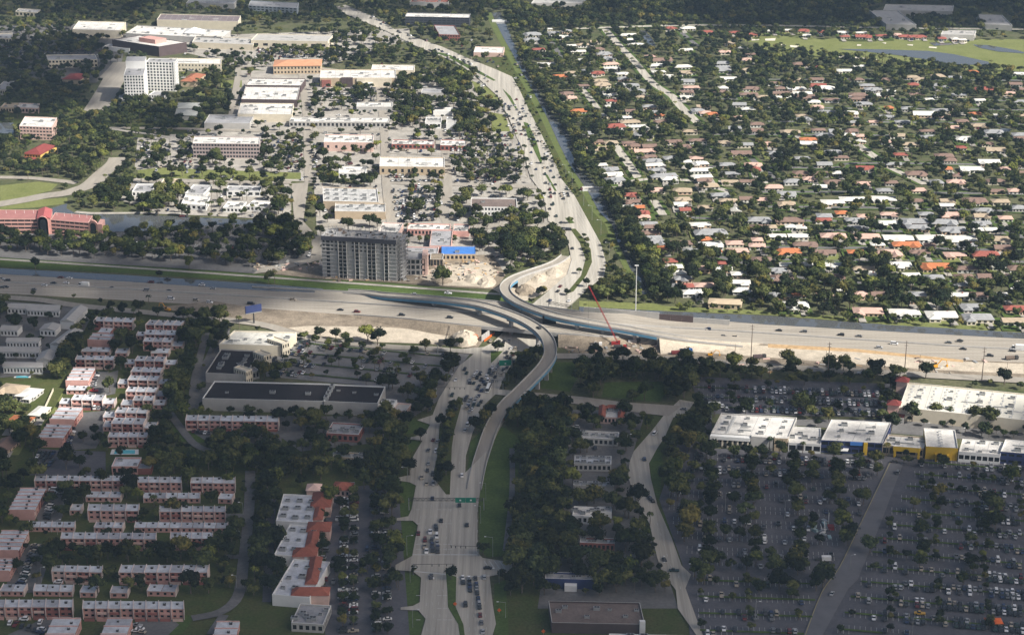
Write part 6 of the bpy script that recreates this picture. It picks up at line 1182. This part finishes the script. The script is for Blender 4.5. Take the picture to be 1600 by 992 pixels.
TONES = [('dark green', (.7, .78, .75)), ('deep green', (.92, .92, .85)), ('bright green', (1.3, 1.35, .9)), ('olive green', (1.35, 1.1, .9)), ('bluish green', (.75, .9, 1.05))]
near, far, palms, nP = [], [], [], 0
for t in TREES:
    ok = 0 < t[0] < 1600 and 0 < t[1] < 985
    if t[3] == 0 and ok and len(near) < 300: near.append(t)
    elif t[3] == 1 and ok and t[1] > 520 and len(palms) < 120: palms.append(t)
    else: far.append(t)
def size_word(r): return 'large spreading' if r > 5.6 else 'medium' if r > 4.2 else 'small'
for t in near + palms:
    x, y, r, k = t; g = G(x, y); nm = 'tree' if k == 0 else 'palm_tree'; ro = bpy.data.objects.new(nm, None); C.objects.link(ro); s = r / 5.0 if k == 0 else R.uniform(.75, 1.1)
    ro.location = (g.x, g.y, LAYER[0] - .02); ro.rotation_euler = (0, 0, R.uniform(0, 6.28)); hs_ = s * R.uniform(.85, 1.2) if k == 0 else s; ro.scale = (s, s, hs_)
    tn, tc = R.choices(TONES, [4, 4, 1.2, 1.5, 1])[0]; c = link('crown', R.choice(CROWN) if k == 0 else R.choice(FROND), ro); v = R.uniform(.8, 1.2); c.color = (tc[0] * v, tc[1] * v, tc[2] * v, 1); link('trunk', R.choice(TRUNK) if k == 0 else PTR, ro)
    l = min(LMG, key=lambda q: (q[1] - g).length)
    side = 'left of' if l[1].x > g.x + 12 else 'right of' if l[1].x < g.x - 12 else 'behind' if g.y > l[1].y + 12 else 'in front of' if g.y < l[1].y - 12 else 'close beside'
    tag(ro, (f"{size_word(r)} {tn} tree {side} {l[0]}" if k == 0 else f"slender palm {side} {l[0]}"), 'tree' if k == 0 else 'palm', ('trees near ' if k == 0 else 'palms near ') + l[0], (x, y))
src = []; LT = [leaf_mat(tc) for tn, tc in TONES[:4]]
for i in range(NV):
    for j, (tn, tc) in enumerate(TONES[:4]): 
        me = whole(0, i) if j == 0 else src[i * 4].data.copy(); me.materials[list(me.materials).index(LEAF) if j == 0 else 0] = LT[j]; o = bpy.data.objects.new('tree_source_%02d' % (i * 4 + j), me); src.append(o)
for i in range(3): o = bpy.data.objects.new('tree_source_%02d' % (NV * 4 + i), whole(1, i)); src.append(o)
pts, ix, rt, sc = [], [], [], []
for x, y, r, k in far:
    s = r / 5 if k == 0 else R.uniform(.8, 1.2); pts.append(G(x, y, LAYER[0] - .02)); ix.append(R.choices(range(4), [4, 4, 1, 1.2])[0] + 4 * R.randrange(NV) if k == 0 else NV * 4 + R.randrange(3)); rt.append(R.uniform(0, 6.28)); sc.append((s, s, s * R.uniform(.85, 1.2)))
scatter('distant_trees', src, pts, ix, rt, sc)
print('TREES', len(near), len(palms), len(far), 'CARS', len(FIRST), len(REST), 'HOUSES', len(HOUSES))
# ------------------------------------------------------------ street furniture, signs, machines
def pole(name, label, cat_, px, py, h, r, m, arm=None, top=None):
    g = G(px, py); ro = empty(name, g, label, cat_); b = MB(); b.tube((0, 0, 0), (0, 0, h), r, r * .55, m, 6); b.obj('pole', ro)
    if arm:
        b = MB(); b.tube((0, 0, h - .2), (arm[0], arm[1], h + .3), .09, .07, m, 5); b.obj('arm', ro); b = MB(); b.cbox((arm[0], arm[1], h + .15), 1.0, .5, .2, PAINT); b.obj('lamp_head', ro)
    if top == 'mast':
        b = MB()
        for i in range(8): a = i * .785; b.cbox((1.2 * math.cos(a), 1.2 * math.sin(a), h - .6), .5, .5, .35, PAINT)
        b.tube((0, 0, h - .6), (0, 0, h - .4), 1.3, 1.3, METAL, 10); b.obj('lamp_ring', ro)
    if top == 'cross':
        b = MB(); b.cbox((0, 0, h - 1.5), 3.0, .2, .2, WOOD); b.cbox((0, 0, h - 3.5), 2.4, .2, .2, WOOD); b.obj('crossarm', ro)
    return ro
pole('light_mast', 'very tall white light mast rising from behind the noise wall', 'light mast', 993, 490, 37, .42, mat('pale_mast', (.6, .6, .58), .6, .05), top='mast')
for x, y, h, l in ((1173,570,29,'tall dark utility pole at the left end of the sunlit earthworks'),(1293,592,26,'tall utility pole beside the round trees of the frontage road'),(1413,585,24,'tall utility pole right above the red tower roof of the warehouse'),(1534,595,24,'rightmost tall utility pole in front of the earthworks')): pole('utility_pole', l, 'utility pole', x, y, h, .35, WOOD, top='cross')
for x, y, h, l in ((1148,568,14,'short utility pole left of the tallest dark pole'),(1290,574,12,'short pole just left of the second utility pole'),(1436,580,12,'short pole near the yellow excavator'),(1572,592,12,'short pole at the right end of the frontage road')): pole('utility_pole', l, 'utility pole', x, y, h, .22, WOOD)
SG = 'street lamps along the boulevard'
for i, (x, y, h, ar) in enumerate([(894,292,13,-3),(912,322,13,-3),(925,345,13,-3),(939,368,13,-3),(952,404,13,-3),(884,278,12,-3),(751,818,11,-3),(759,782,11,-3),(770,870,12,-4),(636,868,12,3),(637,752,9,-3),(780,912,9,-3),(790,965,9,-4),(641,910,9,3),(645,980,10,3),(700,605,9,3),(760,604,9,-3),(838,604,10,-2),(795,600,9,-3),(936,500,9,-3),(641,590,8,2),(664,565,9,2),(560,560,9,2),(1043,905,10,-2),(1031,893,9,2),(1083,905,9,-2),(1046,778,9,2),(980,700,9,2),(1133,800,12,2),(1226,812,12,2),(1328,893,10,2),(1262,742,10,2),(1580,955,10,2),(1425,992,10,2),(1445,682,9,2),(1500,690,9,2),(1180,970,11,2),(90,835,9,2),(65,910,9,2),(380,805,8,-2),(376,850,8,-2),(370,920,8,-2),(100,800,8,2)]):
    g = G(x, y); l = min(LMG + [('the upper canal bank', G(915, 320))], key=lambda q: (q[1] - g).length)[0]; pole('street_lamp', f'slim grey street lamp with one arm near {l}', 'street lamp', x, y, h, .13, METAL, arm=(ar, 0))['group'] = SG
def gantry(label, p, q, h, sign=None, truss=True, name='sign_gantry', cantilever=False, signm=GREEN):
    a, c = G(*p), G(*q); e = c - a; ro = empty(name, a, label, 'sign gantry' if sign else 'traffic signal'); eh = e.normalized(); nh = Vector((-eh.y, eh.x, 0))
    for t in ((0,) if cantilever else (0, 1)): b = MB(); b.tube(e * t, e * t + D(h + .6), .28, .2, METAL, 6); b.obj('post', ro)
    b = MB()
    if truss:
        for zz in (h - .9, h + .5):
            for sd in (-.5, .5): b.tube(nh * sd + D(zz), e + nh * sd + D(zz), .1, .1, DMET, 4)
        k = int(e.length / 1.6)
        for i in range(k):
            for sd in (-.5, .5): b.tube(e * i / k + nh * sd + D(h - .9 if i % 2 else h + .5), e * (i + 1) / k + nh * sd + D(h + .5 if i % 2 else h - .9), .06, .06, DMET, 4)
    else: b.tube(D(h), e + D(h + .2), .14, .09, DMET, 5)
    b.obj('beam', ro)
    if sign:
        s0, s1, z0, z1 = sign; nn = max(1, int((s1 - s0) * e.length / 4.2))
        for i in range(nn):
            f0 = s0 + (s1 - s0) * i / nn; f1 = s0 + (s1 - s0) * (i + 1) / nn - .004; b = MB(); b.box(e * f0 - nh * .75, e * (f1 - f0), nh * .12, z0, z1, signm); b.obj('sign_panel', ro)
            b = MB(); mid = e * (f0 + f1) / 2 - nh * .78; wq = eh * .5; b.poly([mid - wq + D(z0 + 1), mid + wq + D(z0 + 1), mid + wq + D(z0 + 1.9), mid - wq + D(z0 + 1.9)], PAINT); b.obj('sign_mark', ro)
    else:
        for t in (.45, .62, .8, .95): b = MB(); v = e * t; b.cbox((v.x, v.y, h - 1.1), .4, .4, 1.1, DMET); b.obj('signal_head', ro)
    return ro
gantry('truss gantry across the boulevard with a long bright green sign', (639,797), (756,797), 7.0, (.62, .90, 5.2, 8.2))
gantry('small green sign panels seen over the traffic jam near the bridge', (780,580), (800,579), 6.2, (.0, .95, 4.2, 8), truss=False)
gantry('truss sign bridge over the boulevard just north of the highway', (857,487), (893,494), 7.5, (.05, .1, 6, 8), name='sign_gantry', signm=GREYW)
for lab, p, q in (('signal mast arm above the northbound lanes of the lowest junction',(748,870),(703,869)),('signal mast arm over the southbound lanes below the lowest junction',(646,898),(711,898)),('long signal mast arm left of the traffic jam',(682,619),(728,620)),('signal mast arm right of the traffic jam',(786,608),(768,609)),('signal mast arm beside the road under the bridge',(684,553),(690,553)),('signal mast arm at the top of the jam',(789,596),(768,596))): gantry(lab, p, q, 6.3, None, truss=False, name='traffic_signal', cantilever=True)
def billboard(label, x, y, zb, w, hh, ang, m):
    ro = empty('billboard', G(x, y), label, 'billboard'); b = MB(); b.tube((0, 0, 0), (0, 0, zb), .6, .5, DMET, 8); b.obj('post', ro); b = MB(); b.cbox((0, 0, zb), w, 1.2, hh, m, ang); b.obj('board', ro); b = MB(); b.cbox((0, -.3, zb - .5), w, 1.6, .3, METAL, ang); b.obj('catwalk', ro)
billboard('black backed billboard standing by the highway under the hooked flyover', 858, 519, 5.8, 9.5, 6.5, .0, mat('black_panel', (.012, .012, .013), .9, .1))
billboard('dark billboard at the edge of the highway left of the shopping centre', 397, 506, 9, 12, 5, .5, NAVY)
# cranes and machines
def crane(label, x, y, tipx, tipy, tipz, m):
    g = G(x, y); ro = empty('crawler_crane', g, label, 'crane'); t = G(tipx, tipy, tipz) - g; b = MB()
    for s in (-1.6, 1.6): b.cbox((0, s, 0), 6.5, 1.0, 1.1, DMET)
    b.obj('track', ro); b = MB(); b.cbox((0, 0, 1.1), 6, 3.2, 2.2, m); b.cbox((2.2, -1.1, 3.3), 1.6, 1.2, 1.4, m); b.obj('cab', ro)
    b = MB(); base = Vector((1.5, 0, 2.5)); d = (t - base); L_ = d.length; dn = d.normalized(); s1 = dn.orthogonal().normalized(); s2 = dn.cross(s1); k = int(L_ / 2.2); w = .5
    cn = [(s1 + s2) * w, (s1 - s2) * w, (-s1 - s2) * w, (s2 - s1) * w]
    for c in cn: b.tube(base + c * .6, t + c * .5, .11, .09, m, 4)
    for i in range(k):
        for j in range(4): b.tube(base + d * i / k + cn[j] * .9, base + d * (i + 1) / k + cn[(j + 1) % 4] * .9, .05, .05, m, 3)
    b.obj('boom', ro); b = MB(); b.tube(t, Vector((t.x, t.y, 1.5)), .06, .06, DMET, 3); b.obj('cable', ro)
crane('tall red lattice boom crane below the blue girders', 962, 541, 920, 447, 42, RED)
crane('dark lattice crane on the sand left of the bridge', 692, 538, 702, 509, 13, DMET)
def excavator(label, x, y, rz, m=EXCA, s=1.0, nm='excavator'):
    ro = empty(nm, G(x, y), label, 'excavator'); ro.rotation_euler = (0, 0, rz); ro.scale = (s, s, s); b = MB()
    for k in (-1.2, 1.2): b.cbox((0, k, 0), 4.4, .8, .9, DMET)
    b.obj('track', ro); b = MB(); b.cbox((-.3, 0, .9), 4.2, 2.8, 1.6, m); b.obj('body', ro); b = MB(); b.cbox((1.0, .8, 2.5), 1.5, 1.2, 1.4, GLASS, mt=m); b.obj('cab', ro)
    b = MB(); b.tube((1.6, 0, 2.0), (5.0, 0, 6.0), .4, .32, m, 5); b.tube((5.0, 0, 6.0), (8.2, 0, 5.2), .32, .28, m, 5); b.tube((8.2, 0, 5.2), (9.2, 0, 1.4), .28, .2, m, 5); b.obj('arm', ro); b = MB(); b.cbox((8.9, 0, .3), 1.2, 1.3, 1.3, m); b.obj('bucket', ro)
excavator('orange excavator working alone on the pale sand at the right', 1460, 575, .2); excavator('pale excavator on the verge at the left below the highway', 262, 486, 2.6, EXCA, .9)
for x, y, r, m, l in ((733,531,0,ORANGE,'orange excavator at the foot of the sand mound'),(1110,556,0,EXCA,'small orange loader at the left end of the earthworks'),(925,545,1,GREYW,'grey excavator near the bridge piers')): excavator(l, x, y, r, m, .7)
def dump(label, x, y, rz, m, bm): 
    ro = empty('dump_truck', G(x, y), label, 'truck'); ro.rotation_euler = (0, 0, rz); b = MB(); b.cbox((3.6, 0, .6), 2.2, 2.4, 2.2, m); b.obj('cab', ro); b = MB(); b.cbox((-1, 0, 1.0), 6, 2.5, 1.7, bm); b.obj('bed', ro)
    for wx in (3.6, -1.5, -3): b = MB(); b.tube((wx, -1.25, .5), (wx, 1.25, .5), .5, .5, TYRE, 8); b.obj('wheel', ro)
for a in (('dark red truck parked at the yard corner by the embankment',1058,554,.1,RED,mat('maroon_bed',(.18,.04,.04))),('blue loaded truck right beside the dark red one',1071,551,.1,BLUE,NAVY),('dark machine truck near the tall utility pole',1186,560,.2,DMET,BROWNW),('white truck beside the red crane',976,530,.1,PAINT,GREYW),('dark truck under the flyover edge',990,536,.1,DMET,GREYR),('red truck with flat bed below the crane',968,545,.05,RED,DMET),('white pickup style truck on the yard edge',930,541,0,PAINT,DMET),('dark truck at the right of the earthworks',1580,562,.1,DMET,WOOD)): dump(*a)
def flyposts(): 
    for x, y, l in ((711,948,'small orange work sign on the lower median'),(780,958,'small orange work sign on the right verge of the boulevard'),(787,660,'red work sign on the grass beside the ramp'),(849,537,'small orange sign at the foot of the flyover curve'),(849,991,'orange sign at the very bottom edge')):
        ro = empty('work_sign', G(x, y), l, 'sign'); b = MB(); b.tube((0, 0, 0), (0, 0, 1.4), .08, .08, METAL, 4); b.obj('post', ro); b = MB(); b.poly([(0, -.1, .9), (1.1, -.1, 2.0), (0, -.1, 3.1), (-1.1, -.1, 2.0)], ORANGE if '>' not in l and 'red' not in l else RED); b.poly([(-1.1, 0, 2.0), (0, 0, 3.1), (1.1, 0, 2.0), (0, 0, .9)], METAL); b.obj('panel', ro)
flyposts()
# concrete form panels with red fence at the underpass
ro = empty('retaining_panels', G(756, 531), 'white ribbed retaining wall with a red fence at the underpass mouth', 'wall'); a, c = G(752, 534) - ro.location, G(768, 522) - ro.location
for k in range(6): b = MB(); e = (c - a) / 6; b.box(a + e * k, e * .8, (.8, 0), 0, 4.6, GREYW); b.obj('panel', ro)
b = MB(); b.box(a + Vector((2.0, 0, 0)), c - a, (.2, 0), 0, 1.6, ORANGE); b.obj('fence', ro)
for zx0, zx1, zy0, zy1, nn, nm in ((880,1035,520,552,150,'construction_debris'),(650,780,400,440,170,'building_rubble'),(510,640,432,440,50,'site_material'),(705,745,522,536,30,'stacked_timber'),(1050,1590,560,584,60,'site_debris'),(395,500,410,424,60,'site_clutter')):
    b = MB()
    for k in range(nn):
        p = G(R.uniform(zx0, zx1), R.uniform(zy0, zy1)); b.cbox(p, R.uniform(.6, 5), R.uniform(.5, 2), R.uniform(.2, 1.4), R.choice([GREYW, DIRT, WOOD, DMET, SAND, ORSAND, PINKP, METAL]), R.uniform(0, 3))
    b.obj(nm, stuff=True)
# carnival ride in the car park
ro = empty('fairground_ride', G(1284, 832), 'dismantled fairground ride of pale trusses with a red seat in the car park', 'ride'); rr = random.Random(3)
for k in range(9):
    b = MB(); p = Vector((rr.uniform(-4, 4), -9 + 2.6 * k, 0)); b.cbox(p, rr.uniform(2.5, 4.5), rr.uniform(1.2, 2.2), rr.uniform(.8, 2.2), rr.choice([PAINT, METAL, BLUER, mat('faded_teal', (.36, .48, .48), .7, .2)]), rr.uniform(0, 3)); b.obj('trailer_part', ro)
for k in range(5): b = MB(); b.tube((rr.uniform(-3, 3), rr.uniform(-8, 10), .5), (rr.uniform(-3, 5), rr.uniform(-8, 12), rr.uniform(3, 6)), .22, .22, PAINT, 5); b.obj('truss', ro)
b = MB(); b.cbox((5.5, 4, 0), 3.4, 3, 2.6, RED); b.obj('seat', ro); b = MB(); b.tube((4.5, 6, 0), (4.5, 6.5, 9), .3, .15, PAINT, 6); b.obj('mast', ro)
ro = empty('trailer', G(1291, 876), 'small white trailer near the fairground ride', 'trailer'); b = MB(); b.cbox((0, 0, .6), 5, 2.3, 2.3, PAINT); b.obj('body', ro); b = MB(); b.cbox((-4, 0, .5), 4, 2, 1.2, DMET); b.obj('tractor', ro)
ro = empty('market_tent', G(1552, 976), 'bright orange awning tent at the lower right of the car park', 'tent'); b = MB(); hiproof(b, Vector((-4, -3, 0)), Vector((8, 0, 0)), Vector((0, 6, 0)), 2.4, 1.4, ORANGE, .3); b.obj('awning', ro)
for sx in (-3.8, 3.8):
    for sy in (-2.8, 2.8): b = MB(); b.tube((sx, sy, 0), (sx, sy, 2.4), .08, .08, METAL, 4); b.obj('leg', ro)
ro = empty('small_bridge', G(924, 297), 'short road bridge over the residential canal', 'bridge'); a, c = G(910, 297) - ro.location, G(943, 297) - ro.location; b = MB(); b.box(a + Vector((0, -4.5, 0)), c - a, (0, 9), 0, .9, CONC); b.obj('deck', ro)
for s in (-4.7, 4.5): b = MB(); b.box(a + Vector((0, s, 0)), c - a, (0, .3), .2, 1.9, PAINT); b.obj('railing', ro)
ro = empty('small_bridge', G(784, 34), 'far road bridge over the top of the canal', 'bridge'); b = MB(); b.box((-12, -5), (24, 0), (0, 10), 0, 1.2, PAINT); b.obj('deck', ro); b = MB(); b.box((-12, -5.3), (24, 0), (0, .3), 0, 2.4, PAINT); b.obj('railing', ro)
# red flowering bush by the boulevard and masonry wall of the sunlit lawn
a, c = G(66, 650), G(84, 611); ro = empty('garden_wall', (a + c) / 2, 'cream garden wall along the sunlit lawn', 'wall')
for k in range(8): b = MB(); e = (c - a) / 8; b.box(a + e * k - ro.location, e * .97, Vector((-e.y, e.x, 0)).normalized() * .3, 0, 2.2, CREAM); b.obj('panel', ro)
# ------------------------------------------------------------ clouds high above: they shade the ground as in the photograph
def shade(px, py):
    v = 0.0
    def ell(cx, cy, rx, ry): return ((px - cx) / rx) ** 2 + ((py - cy) / ry) ** 2
    yb = np.interp(px, [-100, 200, 340, 480, 700, 860, 1000, 1350, 1420, 1600], [560, 540, 552, 556, 556, 552, 566, 588, 700, 705])
    if py > yb: v = 1
    if px < 330 and 415 < py < 560: v = max(v, .95)
    if px < 470 and 350 < py < 500: v = max(v, .6 if px > 170 or py > 380 else 0)
    if 330 < px < 480 and 500 < py < 512: v = .5
    if 470 < px < 920 and 454 < py < 500: v = max(v, .38)
    if 490 < px < 630 and 372 < py < 440: v = .8
    if ell(110, 622, 150, 30) < 1: v = 0
    if px < 60 and 590 < py < 690: v = 0
    if px > 1085 and 640 < py < 722: v = .25
    if px < 170 and 60 < py < 185: v = max(v, .85)
    if ell(260, 178, 100, 34) < 1: v = max(v, .45)
    if py < 30: v = max(v, .75 if px < 520 or px > 1060 else .35)
    if px > 1080 and py < 44: v = max(v, .9)
    return v
CLOUDM = bpy.data.materials.new('cloud'); CLOUDM.use_nodes = True; t = CLOUDM.node_tree; t.nodes.clear(); o1 = t.nodes.new('ShaderNodeOutputMaterial'); mxs = t.nodes.new('ShaderNodeMixShader'); d1 = t.nodes.new('ShaderNodeBsdfDiffuse'); t1 = t.nodes.new('ShaderNodeBsdfTranslucent')
d1.inputs[0].default_value = (.9, .9, .9, 1); t1.inputs[0].default_value = (.9, .9, .9, 1); mxs.inputs[0].default_value = .3; t.links.new(d1.outputs[0], mxs.inputs[1]); t.links.new(t1.outputs[0], mxs.inputs[2]); t.links.new(mxs.outputs[0], o1.inputs['Surface'])
puff = []; 
for j in range(1, 5):
    ph = math.pi * j / 5; puff.append([Vector((math.sin(ph) * math.cos(6.283 * i / 9), math.sin(ph) * math.sin(6.283 * i / 9), .62 * math.cos(ph))) for i in range(9)])
ALT = 1900.0; near_b, far_b = MB(), MB(); rc = random.Random(77); CS = 26.0
def add_puff(b, c, r):
    jit = [[p * (1 + .14 * math.sin(3.1 * i + 2.3 * k + c.x)) for i, p in enumerate(rg)] for k, rg in enumerate(puff)]
    b.poly([c + p * r for p in jit[0]], CLOUDM)
    for k in range(3):
        for i in range(9): b.poly([c + jit[k][i] * r, c + jit[k + 1][i] * r, c + jit[k + 1][(i + 1) % 9] * r, c + jit[k][(i + 1) % 9] * r], CLOUDM)
    b.poly([c + p * r for p in jit[3]][::-1], CLOUDM)
y = 780.0
while y < 2900:
    x = -y * .34 - 120
    while x < y * .34 + 120:
        gx, gy = x + rc.uniform(-.5, .5) * CS, y + rc.uniform(-.5, .5) * CS; x += CS; px, py = PXn(gx, gy, 0)
        if py > 1200 or py < -60: continue
        v = shade(px, py)
        if rc.random() > v: continue
        r = CS * rc.uniform(.72, 1.0) if v > .84 else CS * rc.uniform(.45, .72); p = Vector((gx, gy, 0)) + TOSUN * (ALT / TOSUN.z); p += TOSUN * rc.uniform(-60, 60)
        add_puff(near_b if gy < 1620 else far_b, p, r)
    y += CS
struct(near_b.obj('cloud')); struct(far_b.obj('cloud'))
# ------------------------------------------------------------ labels that still read alike are told apart by their order in the view
ORD = 'first second third fourth fifth sixth seventh eighth ninth tenth eleventh twelfth thirteenth fourteenth fifteenth sixteenth seventeenth eighteenth nineteenth twentieth'.split()
by = {}
for o, p in THINGS: by.setdefault(o['label'], []).append((o, p))
for l, v in by.items():
    if len(v) < 2: continue
    v.sort(key=lambda q: q[1][0])
    for i, (o, p) in enumerate(v):
        o['label'] = (ORD[i] + ' from left: ' if i < 20 else f'number {i + 1} from left: ') + l
for o, p in THINGS:
    w = o['label'].split()
    if len(w) > 16: o['label'] = ' '.join(w[:16]).rstrip(',')
